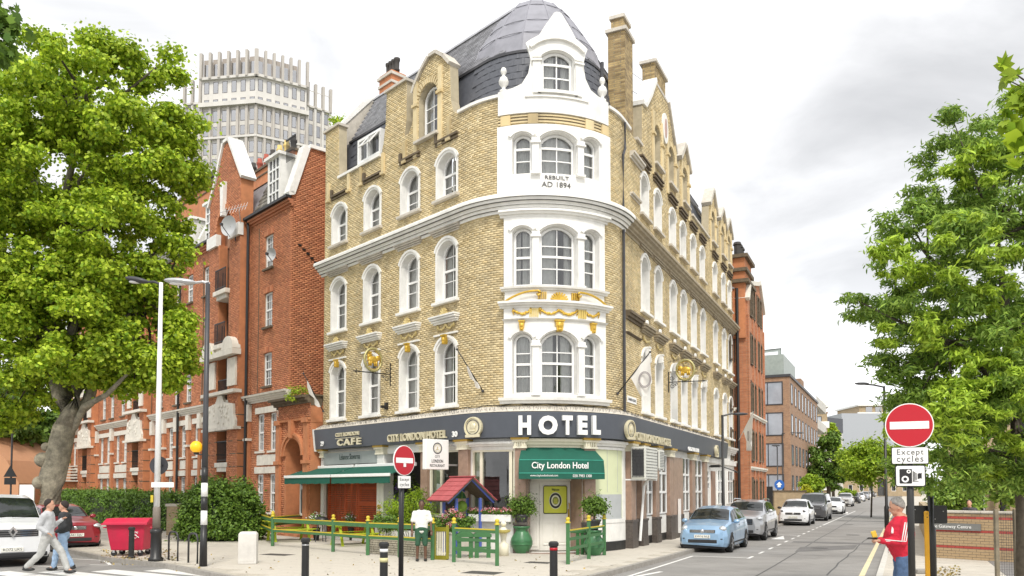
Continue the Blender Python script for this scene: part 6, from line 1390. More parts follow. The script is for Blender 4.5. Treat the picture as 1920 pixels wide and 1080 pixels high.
LH = thing('rendered_house', 'orange rendered house with pitched gable behind the van at the left edge', 'building', (D(0, 900, 55).x - 6, 55, 0))
q = MB(); q.prism([(0, 0), (7.3, 0), (7.3, 2.4), (6.4, 4.0), (4, 5.8), (0, 5.8)], 0, 8); q.build('gable_wall', mat('orange_render', (.50, .26, .14), .8, var=.05), LH); q = MB(); q.box(7.6, 8.6, -.4, -.3, 0, 2.3); q.build('white_gate', M_WHITE2, LH)
OB = thing('tiled_outbuilding', 'small brick outbuilding with grey tiled roof left of the mansion block', 'building', (D(95, 900, 58).x, 58, 0))
q = MB(); q.box(0, 3.0, 0, 4, 0, 2.6); q.build('walls', M_TERRA, OB); q = MB(); q.box(.9, 2.4, -.05, 0, .2, 2.0); q.build('opening', M_DARKIN, OB)
for r in range(6): q = MB(); q.box(-.5, 3.4, -.4 + r * .4, .1 + r * .4, 2.55 + r * .22, 2.63 + r * .22); q.build('tile_course', M_STONE, OB)
wA = G(1747, 1045); wB = G(1925, 1056); M_WB = mat('buff_boundary_brick', (.42, .30, .17), .85, var=.15, vscale=3, island=.16, hue=(.34, .22, .12), dirt=.2); M_WR = mat('red_boundary_brick', (.36, .06, .045), .8, var=.15, vscale=3, island=.2)
wr_ = (wB - wA); WL = thing('boundary_wall', 'low buff brick boundary wall with three red bands and a grey name sign', 'wall', wA, math.atan2(wr_.y, wr_.x))
hw2 = 1.32; LW = 9.0; q = MB(); q.box(0, LW, .012, .33, 0, hw2); q.build('mortar_core', mat('grey_mortar', (.30, .27, .23), .9, var=.2), WL)
sdv = Matrix.Rotation(-WL.rotation_euler.z, 3, 'Z') @ Vector((DK.x, DK.y, 0)); q = MB(); p1 = sdv * 22; nn_ = Vector((sdv.y, -sdv.x, 0)) * .3
q.add([(0, .02, 0), tuple(p1), tuple(p1 + nn_), (.3, .3, 0), (0, .02, hw2), tuple(p1 + Vector((0, 0, hw2))), tuple(p1 + nn_ + Vector((0, 0, hw2))), (.3, .3, hw2)], [(0, 1, 5, 4), (1, 2, 6, 5), (2, 3, 7, 6), (4, 5, 6, 7), (0, 3, 2, 1), (3, 0, 4, 7)]); q.build('side_return', mat('buff_render_side', (.44, .35, .22), .85, var=.12, dirt=.3), WL)
bmesh_ = {}; nb = 0; rest = {0: MB(), 1: MB()}
bq = MB(); bq.box(.005, .215, 0, .03, .004, .068)
for r in range(17):
    red = 1 if r in (15, 10, 4) else 0; z = r * .0765
    for c in range(int(LW / .22)):
        x = c * .22 - (r % 2) * .11
        if x < 0: x = 0
        if nb < 260 and x < 3.6:
            if red not in bmesh_: o_ = bq.build('brick', M_WR if red else M_WB, WL); bmesh_[red] = o_.data
            else: o_ = bpy.data.objects.new('brick', bmesh_[red]); SC.collection.objects.link(o_); o_.parent = WL
            o_.location = (x, -.004 + random.uniform(-.003, .003), z); nb += 1
        else: rest[red].box(x + .005, x + .215, 0, .03, z + .004, z + .068)
for r_, mb_ in rest.items():
    if mb_.v: mb_.build('bricks_beyond', M_WR if r_ else M_WB, WL, kind='stuff')
for i in range(20): q = MB(); q.box(i * .45 + .004, i * .45 + .446, -.04, .37, hw2, hw2 + .06); q.build('coping_stone', M_STONE, WL, bevel=.006)
GS = thing('name_sign', 'grey name sign with small white lettering on the banded boundary wall', 'sign', WL.location, WL.rotation_euler.z)
q = MB(); q.box(.0, 1.35, -.05, -.02, .82, 1.02); q.build('plate', mat('grey_sign_plate', (.17, .17, .16), .5), GS); q = text_mb('The Gateway Centre', .13, .01); q.v = [(x + .55, y - .055, z + .92) for x, y, z in q.v]; q.build('lettering', M_SIGNW, GS)
CBd = thing('community_centre', 'cream brick centre building with dark pillars half hidden behind the right-hand tree', 'building', (D(1775, 900, 46).x, 46, 0), -.25)
q = MB(); hs = [[(x, .6), (x + 1.1, .6), (x + 1.1, 3.0), (x, 3.0)] for x in (.8, 3.4, 6, 8.6)] + [[(x, 4.2), (x + 1.1, 4.2), (x + 1.1, 6), (x, 6)] for x in (.8, 3.4, 6, 8.6)]
q.holed([(0, 0), (16, 0), (16, 7.2), (0, 7.2)], hs, 0, -.3); q.build('wall', M_YB2, CBd); q = MB(); q.box(0, 16, .25, .4, 0, 7.2); q.build('dark_interior', M_DARKIN, CBd)
for h in hs: q = MB(); q.holed(h, [[(h[0][0] + .08, h[0][1] + .08), (h[1][0] - .08, h[0][1] + .08), (h[1][0] - .08, h[2][1] - .08), (h[0][0] + .08, h[2][1] - .08)]], -.12, -.2); q.build('window', M_WHITE2, CBd)
for x in (2.4, 5.2, 7.9): q = MB(); q.box(x, x + .25, -1.2, -.95, 0, 3.4); q.build('pillar', M_IRON, CBd)
q = MB(); q.box(-.3, 16, -1.6, .2, 3.4, 3.65); q.build('canopy', M_DGREY, CBd)
M_FAR = mat('distant_brick', (.34, .28, .22), .9, var=.1, vscale=.3)
for i, (x, Y, w_, h, lb) in enumerate(((-95, 120, 26, 13, 'distant brown block far behind the left trees'), (-130, 100, 30, 11, 'distant low block beyond the left edge of the street'), (130, 170, 40, 16, 'distant block behind the right-hand trees'))):
    sblock('distant_block', lb, 'building', (x, Y), 0, w_, 15, h, M_FAR, 7, 4, [(2, 5), (8, 11)])
def leaf_mat(name, c1, c2, tr=.35, var=.15, rough=.5):
    return mat(name, c1, rough, var=var, vscale=.5, island=.35, hue=c2, trans=tr, spec=.3)
M_LF1 = leaf_mat('plane_tree_leaf', (.50, .62, .05), (.17, .31, .022))
M_LF2 = leaf_mat('narrow_leaf', (.33, .47, .08), (.12, .23, .04))
M_LF3 = leaf_mat('dark_hedge_leaf', (.16, .28, .04), (.06, .12, .02), .2)
M_LF4 = leaf_mat('bright_leaf', (.36, .48, .035), (.18, .32, .025))
M_LF5 = leaf_mat('mid_green_leaf', (.17, .28, .04), (.07, .14, .025), .25)
M_BARK = mat('plane_bark', (.25, .225, .165), .9, var=.5, vscale=4.5, bump=1., bscale=14, dirt=.75); add_grain(M_BARK, .35, 30)
M_BARKD = mat('dark_bark', (.09, .075, .055), .9, var=.3, vscale=8, bump=.6)
T_DIA = np.array([(0, -.5, 0), (.28, 0, .05), (0, .5, 0), (-.28, 0, .05)])
T_LAN = np.array([(0, -.5, -.03), (.13, -.15, .02), (.11, .2, .02), (0, .55, -.05), (-.11, .2, .02), (-.13, -.15, .02)])
T_MAP = np.array([(0, -.5, 0), (.25, -.35, .03), (.5, -.1, -.02), (.28, .02, .02), (.38, .34, -.02), (.12, .22, .02), (0, .58, -.03), (-.12, .22, .02), (-.38, .34, -.02), (-.28, .02, .02), (-.5, -.1, -.02), (-.25, -.35, .03)])
T_MP8 = np.array([(0, -.5, 0), (.42, -.2, .03), (.26, .02, .0), (.34, .34, -.03), (0, .58, -.02), (-.34, .34, -.03), (-.26, .02, 0), (-.42, -.2, .03)])
def leaves(name, C, Rc, n, size, m, parent, tmpl=T_DIA, seed=0, flat=.6, upb=.5, kind='stuff'):
    rg = np.random.default_rng(seed); C = np.array(C, float); Rc = np.array(Rc, float)
    if Rc.ndim == 1: Rc = np.stack([Rc] * 3, 1)
    vol = Rc.prod(1) ** .6; idx = rg.choice(len(C), n, p=vol / vol.sum())
    d = rg.normal(size=(n, 3)); d /= np.linalg.norm(d, axis=1)[:, None]; rad = rg.uniform(.3, 1.0, n) ** .6; rad = np.where(rg.random(n) < .28, rad * rg.uniform(1.1, 2.0, n), rad)
    pos = C[idx] + d * Rc[idx] * rad[:, None] * np.array([1, 1, flat])
    nrm = d * .6 + rg.normal(size=(n, 3)) * .55 + np.array([0, 0, upb]); nrm /= np.linalg.norm(nrm, axis=1)[:, None]
    t = rg.normal(size=(n, 3)) + d * .8 + np.array([0, 0, -.35]); t -= nrm * (t * nrm).sum(1)[:, None]; t /= np.linalg.norm(t, axis=1)[:, None]
    b = np.cross(nrm, t); s = size * rg.uniform(.6, 1.3, n)
    K = len(tmpl)
    V = pos[:, None, :] + s[:, None, None] * (tmpl[None, :, 0, None] * b[:, None, :] + tmpl[None, :, 1, None] * t[:, None, :] + tmpl[None, :, 2, None] * nrm[:, None, :])
    F = np.arange(n * K).reshape(n, K)
    loc = np.array(parent.location) if parent is not None else 0
    o = np_mesh(name, V.reshape(-1, 3) - loc, F, m, parent, kind)
    return o
def limb_mesh(paths, name, m, parent, seg=8):
    q = MB(); L0 = parent.location
    for pts, rs in paths: q.tube([Vector(p) - L0 for p in pts], rs, seg)
    return q.build(name, m, parent, smooth=True)
def crown_from_blobs(blobs, Y, nper, rmin, rmax, seed, dY=3.0):
    rg = random.Random(seed); C = []; Rr = []
    for (x, y, rx, ry) in blobs:
        c = D(x, y, Y); kx = Y / FPX
        for i in range(max(1, int(nper * rx * ry / 10000))):
            while 1:
                u, v, w = rg.uniform(-1, 1), rg.uniform(-1, 1), rg.uniform(-1, 1)
                if .25 < u * u + v * v + w * w < 1: break
            r = rg.uniform(rmin, rmax); C.append((c.x + u * (rx * kx - r * .6), c.y + w * dY * min(1, rx / 120), c.z + v * (ry * kx - r * .5))); Rr.append(r)
    return C, Rr
Yp = 29.0; base = D(85, 1000, Yp); base.z = 0
PT = thing('plane_tree', 'huge leafy plane tree with thick leaning mottled trunk left of the brick block', 'tree', base)
blobs = [(190, 195, 165, 118), (105, 330, 150, 150), (270, 300, 95, 110), (60, 200, 80, 90), (60, 480, 150, 150), (220, 470, 130, 140), (255, 610, 95, 105), (130, 600, 150, 85), (20, 640, 90, 90), (345, 240, 52, 30), (335, 640, 35, 70), (320, 130, 32, 40), (-60, 400, 120, 250), (215, 105, 55, 30), (330, 300, 55, 60), (330, 420, 32, 80), (200, 700, 60, 35), (310, 715, 45, 30), (150, 690, 110, 50), (60, 725, 60, 45), (275, 690, 75, 50), (350, 690, 28, 45), (10, 770, 45, 60), (215, 735, 30, 22)]
C_, R__ = crown_from_blobs(blobs, Yp, 46, .22, .62, 3, 3.4)
leaves('crown', C_, R__, 215000, .135, M_LF1, PT, T_MP8, 5)
d29 = lambda x, y, dy=0: tuple(D(x, y, Yp + dy))
limbs = [([d29(93, 1010), d29(94, 960), d29(97, 900), d29(110, 850), d29(121, 800), d29(118, 745), d29(102, 690), d29(92, 630)], [.54, .48, .44, .41, .38, .34, .29, .2]),
         ([d29(122, 800), d29(140, 770), d29(150, 720), d29(128, 660), d29(150, 560), d29(170, 430)], [.35, .34, .32, .26, .2, .12]),
         ([d29(118, 830), d29(140, 800), d29(158, 762, -.4), d29(200, 740, -.8), d29(240, 700, -1), d29(262, 668, -1)], [.14, .13, .12, .09, .06, .03]),
         ([d29(128, 785), d29(165, 755, .4), d29(178, 700, .5), d29(215, 640, .6), d29(260, 560, .8), d29(290, 450, 1)], [.24, .22, .2, .16, .12, .06]),
         ([d29(95, 690), d29(70, 640), d29(30, 600, .5), d29(-20, 540, .6)], [.26, .2, .15, .08]), ([d29(92, 640), d29(110, 520, .5), d29(120, 380, .4), d29(150, 240)], [.3, .22, .15, .07])]
limb_mesh(limbs, 'trunk', M_BARK, PT, 12)
rg = random.Random(4); fork = [limbs[0][0][-1], limbs[1][0][-2], limbs[3][0][-2], limbs[5][0][-2], limbs[4][0][-1], limbs[1][0][-1], limbs[5][0][-1]]
br = []
for c in rg.sample(C_, 90):
    f = min(fork, key=lambda p: (Vector(p) - Vector(c)).length); m_ = (Vector(f) + Vector(c)) / 2 + Vector((rg.uniform(-.4, .4), rg.uniform(-.4, .4), rg.uniform(-.1, .5))); br.append(([f, tuple(m_), c], [.09, .055, .015]))
limb_mesh(br, 'branches', M_BARKD, PT, 5)
kn = MB()
for (x, y, r) in ((80, 862, .34), (74, 905, .3), (86, 838, .2)): kn.ball(Vector(d29(x, y, -.15)) - PT.location, r, 12, 8, (.8, .8, .8))
kn.build('trunk_burr', M_BARK, PT, smooth=True)
def simple_tree(label, x, ybase, ytop, hw_px, Y, nleaf, size, m, seed, trunk=.18, tm=T_DIA, flat=.7, name='tree', lo=.28):
    b = D(x, 900, Y); b.z = 0; t = thing(name, label, 'tree', b); zt = D(x, ytop, Y).z; zb_ = D(x, ybase, Y).z; kx = Y / FPX; rg = random.Random(seed); C = []; Rr = []
    rx = hw_px * kx; cz = (zt + zb_) / 2; rz = (zt - zb_) / 2
    for i in range(55):
        while 1:
            u, v, w = [rg.uniform(-1, 1) for _ in range(3)]
            if .2 < u * u + v * v + w * w < 1: break
        r = rg.uniform(.13, .3) * rx; wv = 1 - .35 * max(0, v); C.append((b.x + u * (rx - r * .7) * wv, b.y + w * rx * .8, cz + v * (rz - r * .5))); Rr.append(r)
    leaves('crown', C, Rr, nleaf, size, m, t, tm, seed, flat)
    P_ = [([(b.x, b.y, -.1), (b.x + .05 * rx, b.y, cz - rz * .6), (b.x, b.y, cz), (b.x, b.y, cz + rz * .6)], [trunk, trunk * .8, trunk * .5, trunk * .15])]
    for c in rg.sample(C, 14): P_.append(([(b.x, b.y, cz - rz * rg.uniform(.2, .7)), c], [trunk * .4, trunk * .08]))
    limb_mesh(P_, 'trunk', M_BARKD, t, 7); return t
simple_tree('dark green tree beyond the rendered house at the left edge', 30, 900, 690, 95, 62, 9000, .5, M_LF5, 1, .3)
simple_tree('leafy tree between the plane trunk and the mansion block', 118, 900, 700, 55, 70, 6000, .5, M_LF1, 2, .3)
simple_tree('broad tree at the far left edge behind the plane tree', -60, 905, 600, 110, 58, 7000, .5, M_LF5, 31, .3)
simple_tree('round dark green street tree beyond the brown brick flats', 1552, 925, 805, 42, 88, 8000, .42, M_LF5, 3, .25, lo=.2)
simple_tree('small bright green street tree beside the parked cars', 1522, 932, 888, 24, 74, 4500, .28, M_LF4, 4, .1)
simple_tree('yellow-green shrub in front of the low buff wall', 1511, 938, 908, 13, 70, 1500, .25, leaf_mat('yellow_leaf', (.5, .5, .03), (.35, .4, .03)), 5, .06, name='shrub')
simple_tree('green tree rising behind the white banded flats', 1562, 850, 792, 15, 160, 3000, .8, M_LF1, 6, .3)
simple_tree('bright green shrub at the far end of the parked cars', 1588, 945, 913, 18, 120, 2500, .45, M_LF4, 7, .12, name='shrub')
simple_tree('light green tree overhanging the end of the side street', 1632, 912, 826, 74, 60, 12000, .26, M_LF4, 8, .07)
simple_tree('tall light green tree right of the side street far lamp', 1705, 915, 790, 45, 55, 9000, .24, M_LF4, 9, .08)
simple_tree('grey-green bush behind the boundary wall', 1790, 975, 890, 60, 36, 8000, .17, M_LF2, 10, .08, name='bush')
simple_tree('tree behind the boundary wall at the right edge', 1930, 975, 800, 90, 40, 9000, .25, M_LF2, 11, .2)
Yr = 13.0; b = D(1912, 900, Yr); b.z = 0
RT = thing('ornamental_tree', 'tall tree with long narrow green leaves inside a wire guard at the right edge', 'tree', b)
blobs = [(1880, 430, 110, 120), (1800, 330, 85, 95), (1850, 250, 70, 55), (1930, 330, 80, 110), (1750, 480, 90, 90), (1690, 420, 45, 45), (1720, 610, 85, 95), (1640, 590, 50, 40), (1605, 560, 32, 18), (1660, 690, 45, 35), (1830, 620, 110, 120), (1780, 740, 95, 100), (1720, 740, 45, 60), (1860, 800, 110, 110), (1760, 860, 80, 70), (1930, 700, 90, 150), (1880, 900, 70, 40), (1700, 890, 30, 45), (1760, 230, 30, 30), (1950, 500, 90, 120)]
C_, R__ = crown_from_blobs(blobs, Yr, 40, .10, .25, 8, 1.7)
leaves('crown', C_, R__, 90000, .105, M_LF2, RT, T_LAN, 6, .55, .35)
C2, R2 = crown_from_blobs([(1800, 480, 120, 90), (1860, 620, 90, 90), (1750, 800, 100, 80), (1850, 760, 100, 90), (1680, 480, 50, 60), (1880, 860, 60, 50), (1720, 620, 70, 60), (1830, 320, 60, 60)], Yr - .9, 30, .08, .17, 9, 1.0)
leaves('young_leaves', C2, R2, 15000, .12, leaf_mat('young_leaf', (.44, .58, .06), (.28, .43, .05)), RT, T_LAN, 7, .55, .5)
dr = lambda x, y, dy=0: tuple(D(x, y, Yr + dy))
limbs = [([dr(1918, 1150), dr(1917, 950), dr(1905, 800), dr(1890, 600), dr(1870, 450), dr(1850, 320)], [.11, .10, .085, .065, .04, .02]), ([dr(1905, 780), dr(1850, 700, -.3), dr(1780, 640, -.5), dr(1680, 600, -.4), dr(1600, 560, -.2)], [.06, .05, .035, .022, .008]),
         ([dr(1895, 640), dr(1830, 560, .3), dr(1740, 480, .4), dr(1680, 410, .3)], [.055, .04, .025, .01]), ([dr(1908, 860), dr(1840, 840), dr(1760, 860, -.3)], [.05, .035, .012])]
for c in random.Random(2).sample(C_, 60): limbs.append(([min([l for l in (dr(1890, 600), dr(1870, 450), dr(1905, 780), dr(1780, 640, -.5), dr(1740, 480, .4))], key=lambda p: (Vector(p) - Vector(c)).length), c], [.025, .006]))
limb_mesh(limbs, 'trunk', M_BARKD, RT, 7)
def spray(label, pts, Y, size, n, seed, m=M_LF1, root=None):
    b = D(*root, Y); t = thing('overhanging_branch', label, 'branch', b); C, R2 = [], []
    for (x, y, r) in pts: c = D(x, y, Y); C.append(tuple(c)); R2.append(r * Y / FPX)
    leaves('leaves', C, R2, n, size, m, t, T_MAP, seed, 1, .3); bb = Vector(b); sx_ = 1 if root[0] > 960 else -1; far_ = bb + Vector((sx_ * 2.2, -.5, .6)); limb_mesh([([tuple(b), C[i]], [.012, .003]) for i in range(len(C))] + [([tuple(b), tuple(bb.lerp(far_, .5) + Vector((0, 0, .2))), tuple(far_)], [.02, .05, .09]), ([tuple(far_ + Vector((.2 * sx_, 0, 1.5))), tuple(far_), (far_.x + .15 * sx_, far_.y, 0)], [.12, .17, .24])], 'twigs', M_BARKD, t, 5)
spray('spray of big lobed leaves hanging in at the upper right corner', [(1890, 150, 18), (1905, 200, 22), (1895, 250, 24), (1915, 290, 22), (1925, 180, 30), (1885, 125, 8), (1920, 240, 30)], 5.5, .115, 110, 1, M_LF4, (1990, 200))
spray('dark leafy spray hanging in at the upper left corner', [(5, 30, 30), (12, 80, 26), (22, 55, 14), (0, 110, 20), (-20, 50, 40)], 12, .16, 240, 2, M_LF5, (-90, 30))
def hedge(name, label, a, b, w, h, n, size, m, seed, round_=0.):
    a = Vector((a[0], a[1], 0)); b = Vector((b[0], b[1], 0)); t = thing(name, label, 'hedge', a); d = b - a; L_ = d.length; d.normalize(); nn = Vector((-d.y, d.x, 0)); C, Rr = [], []; rg = random.Random(seed)
    k_ = int(L_ * 17)
    for i in range(k_):
        s = L_ * rg.random(); v = rg.uniform(.1, 1); e = rg.choice([-1, 1]) if rg.random() < .6 else rg.uniform(-1, 1)
        if abs(e) < 1: v = 1
        hh = h * (1 - .12 * math.sin(s * 1.3) * rg.random()); p = a + d * s + nn * e * (w / 2 - .15) * (1 - round_ * (v - .3)); C.append((p.x, p.y, .05 + v * (hh - .2))); Rr.append(rg.uniform(.2, .38))
    leaves('foliage', C, Rr, n, size, m, t, T_DIA, seed, .9)
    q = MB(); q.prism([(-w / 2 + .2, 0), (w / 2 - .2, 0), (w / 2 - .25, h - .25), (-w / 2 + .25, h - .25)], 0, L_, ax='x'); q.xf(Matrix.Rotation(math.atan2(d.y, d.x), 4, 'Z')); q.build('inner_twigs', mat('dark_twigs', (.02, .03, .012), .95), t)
    return t
h0 = G(492, 1003); h1 = G(330, 1000); 
hedge('hedge', 'long clipped green hedge running along the pavement in front of the brick block', G(345, 996), G(345, 996).xy.to_3d() + (DL * 24).to_3d(), 1.5, 1.75, 46000, .13, M_LF3, 2)
hedge('hedge', 'higher fine-leaved hedge directly behind the clipped one', G(330, 985) + Vector((.6, .8, 0)), (G(330, 985).xy + DL * 22 + Vector((.6, .8))).to_3d(), 1.2, 2.15, 26000, .13, M_LF5, 3)
BU = thing('bush', 'big rounded glossy green bush between the hedge and the garden fence', 'bush', G(415, 1012)); bc = BU.location; C_, R__ = [], []; rg = random.Random(6)
for i in range(150):
    u, v = rg.uniform(0, 2 * PI), rg.random(); c = Vector((math.cos(u) * 1.55 * math.sqrt(1 - v * v * .8), math.sin(u) * 1.2 * math.sqrt(1 - v * v * .8), .15 + 2.0 * v)); C_.append(tuple(bc + c)); R__.append(rg.uniform(.22, .4))
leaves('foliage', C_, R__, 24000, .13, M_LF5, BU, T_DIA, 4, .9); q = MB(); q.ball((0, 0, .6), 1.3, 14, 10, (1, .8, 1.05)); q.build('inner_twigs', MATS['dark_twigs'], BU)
hb2 = thing('climbing_plant', 'small wild plant growing from the cornice of the brick porch', 'plant', W(-10.2, .7, 5.85)); leaves('foliage', [tuple(hb2.location + Vector((rg.uniform(-.4, .4), rg.uniform(-.2, .2), rg.uniform(-.15, .4)))) for _ in range(14)], [.18] * 14, 900, .1, M_LF1, hb2, T_LAN, 9)
hb3 = thing('roof_plant', 'leafy plant among the chimney pots of the brick block', 'plant', W(-15.0, -4.4, 20.6)); leaves('foliage', [tuple(hb3.location + Vector((rg.uniform(-.7, .7), rg.uniform(-.4, .4), rg.uniform(-.3, .4)))) for _ in range(14)], [.3] * 14, 1200, .16, M_LF1, hb3, T_DIA, 9)
gate = thing('brick_gate_post', 'short brick gate post between the hedge and the big bush', 'post', G(327, 1003)); q = MB(); q.box(-.25, .25, -.25, .25, 0, 1.25); q.build('brick_pier', M_YB2, gate); q = MB(); q.box(-.3, .3, -.3, .3, 1.25, 1.36); q.build('cap', M_STONE, gate)
M_CGL = mat('car_window_glass', (.02, .024, .024), .05, var=.6, vscale=2.5, spec=.5)
M_TYRE = mat('tyre_rubber', (.018, .018, .018), .85); M_RIM = mat('alloy_rim', (.45, .46, .48), .3, metal=.8)
M_LAMP = mat('headlamp_lens', (.62, .65, .68), .08, metal=.5, spec=1.); M_CHR = mat('chrome', (.7, .7, .72), .12, metal=1.)
M_TRIM = mat('black_plastic_trim', (.022, .022, .024), .55); M_PLATE = mat('number_plate', (.78, .77, .70), .4)
def paint(name, c, metal=.25): return mat(name, c, .28, metal=metal, var=.02, coat=.8)
def lerp_st(st, x):
    for a, b in zip(st[:-1], st[1:]):
        if a[0] >= x >= b[0]:
            t = (a[0] - x) / (a[0] - b[0] + 1e-9); t = t * t * (3 - 2 * t) * .35 + t * .65
            return [p + (q - p) * t for p, q in zip(a, b)]
    return st[0] if x > st[0][0] else st[-1]
def surf(st, x, u, off=0.):
    "u in 0..1 from the sill on one side (-1..1 signed) : 0 floor edge, .5 belt, .85 roof edge, 1 centre line"
    _, wl, wb, zb, wr, zt, z0 = lerp_st(st, x); s = 1 if u >= 0 else -1; u = abs(u)
    P_ = [(0, wl * .93, z0), (.12, wl, z0 + .12), (.3, wl * 1.0, z0 + (zb - z0) * .55), (.5, wb, zb), (.55, wb - .02, zb + .01 + (zt - zb) * .05), (.82, wr, zt - (zt - zb) * .10 - .012), (.9, wr - .12, zt - .006), (1, 0, zt + .02)]
    for a, b in zip(P_[:-1], P_[1:]):
        if a[0] <= u <= b[0]:
            t = (u - a[0]) / (b[0] - a[0]); y = a[1] + (b[1] - a[1]) * t; z = a[2] + (b[2] - a[2]) * t
            ny, nz = (b[2] - a[2]), -(b[1] - a[1]); l = math.hypot(ny, nz) + 1e-9; return (x, s * (y + off * ny / l), z + off * abs(nz) / l)
def car(label, loc, rz, st, m, wheels, wr=.31, ws=None, sides=(), rear=None, front=None, cat='car', name='parked_car', group=None, plate='', detail=True, sc=1.):
    t = thing(name, label, cat, loc, rz, group); t.scale = (sc, sc, sc); us = [-1 + i / 34 * 2 for i in range(35)]; us = sorted(set(us + [-.5, .5, -.55, .55, -.82, .82, -.12, .12, -.9, .9]))
    x0, x1 = st[0][0], st[-1][0]; n = 46 if detail else 22; xs = sorted(set([x0 + (x1 - x0) * i / n for i in range(n + 1)] + [s_[0] for s_ in st]), reverse=True)
    q = MB(); rings = []
    for x in xs: rings.append([surf(st, x, u) for u in us])
    q.loft(rings, closed=False, caps=False)
    for x in (x0, x1): r = [surf(st, x, u) for u in us]; q.add(r, [tuple(range(len(r)))])
    q.build('body', m, t, smooth=False, bevel=0)
    b_ = t.children[-1]; b_.data.polygons.foreach_set('use_smooth', [True] * len(b_.data.polygons)); es = b_.modifiers.new('split', 'EDGE_SPLIT'); es.split_angle = R_(38)
    q = MB(); q.box(x1 + .15, x0 - .15, -.7, .7, lerp_st(st, 0)[6] - .05, lerp_st(st, 0)[6] + .1); q.build('underbody', M_TRIM, t)
    def patch(xa, xb, ua, ub, nm, m_, off=.012, nx=10, nu=10, par=t, xa2=None, xb2=None):
        q = MB(); vs = []; full = nu > 20
        for i in range(nx + 1):
            for j in range(nu + 1):
                v = j / nu; A_ = xa + ((xa2 if xa2 is not None else xa) - xa) * v; B_ = xb + ((xb2 if xb2 is not None else xb) - xb) * v
                u_ = ua + (ub - ua) * v
                if full: u_ = -.835 - .165 * v * 2 if v <= .5 else 1 - .165 * (v - .5) * 2
                vs.append(surf(st, A_ + (B_ - A_) * i / nx, u_, off))
        q.add(vs, [(i * (nu + 1) + j, i * (nu + 1) + j + 1, (i + 1) * (nu + 1) + j + 1, (i + 1) * (nu + 1) + j) for i in range(nx) for j in range(nu)]); return q.build(nm, m_, par, smooth=True, fix=False)
    if ws: patch(ws[0], ws[1], -.80, .80, 'windscreen', M_CGL, nu=24); 
    if rear: patch(rear[0], rear[1], -.80, .80, 'rear_window', M_CGL, nu=24)
    for (a, b, a2, b2) in sides:
        for s in (-1, 1): patch(a, b, s * .56, s * .80, 'side_window', M_CGL, nu=3, xa2=a2, xb2=b2)
    for wx in wheels:
        for s in (-1, 1):
            y = s * (lerp_st(st, wx)[1] - .10); w_ = MB()
            w_.lathe([(wr * .6, -.11), (wr * .93, -.11), (wr, -.07), (wr, .07), (wr * .93, .11), (wr * .62, .11)], (0, 0, 0), 24); w_.xf(Matrix.Translation((wx, y, wr)) @ Matrix.Rotation(PI / 2, 4, 'X')); W_ = w_.build('wheel', M_TYRE, t, smooth=False)
            r_ = MB(); r_.lathe([(.03, .075), (wr * .62, .10), (wr * .64, .09), (wr * .6, .02), (.03, .02)], (0, 0, 0), 20)
            for i in range(5): a = 2 * PI * i / 5; r_.beam((.04 * math.cos(a), .04 * math.sin(a), .10), (wr * .6 * math.cos(a), wr * .6 * math.sin(a), .112), .05, .03)
            r_.xf(Matrix.Translation((wx, y, wr)) @ Matrix.Rotation(-s * PI / 2, 4, 'X')); r_.build('rim', M_RIM, W_)
            a_ = MB(); yy = s * (lerp_st(st, wx)[1] + .004); a_.prism([(wx + (wr + .065) * math.cos(PI * i / 14), wr + (wr + .06) * math.sin(PI * i / 14)) for i in range(15)] + [(wx - wr - .065, .2), (wx + wr + .065, .2)], min(yy, yy - s * .2), max(yy, yy - s * .2)); a_.build('wheel_arch', M_TRIM, t)
            w2 = MB(); w2.lathe([(.02, 0), (wr, 0), (wr, .05), (.02, .05)], (0, 0, 0), 24); 
    if detail:
        for s in (-1, 1):
            for xx in (.78, -.12, -1.0): patch(xx, xx + .014, s * .16, s * .54, 'door_gap', M_TRIM, nx=1, nu=8, off=.004)
            for xx in (-.02, -.9): q = MB(); c_ = surf(st, xx, s * .43, .02); q.cbox(c_, (.17, .03, .03)); q.build('door_handle', M_CHR, t)
            patch(-1.0, .9, s * .10, s * .14, 'sill_trim', M_TRIM, nx=6, nu=2, off=.006)
    if front: front(t, st, patch)
    return t
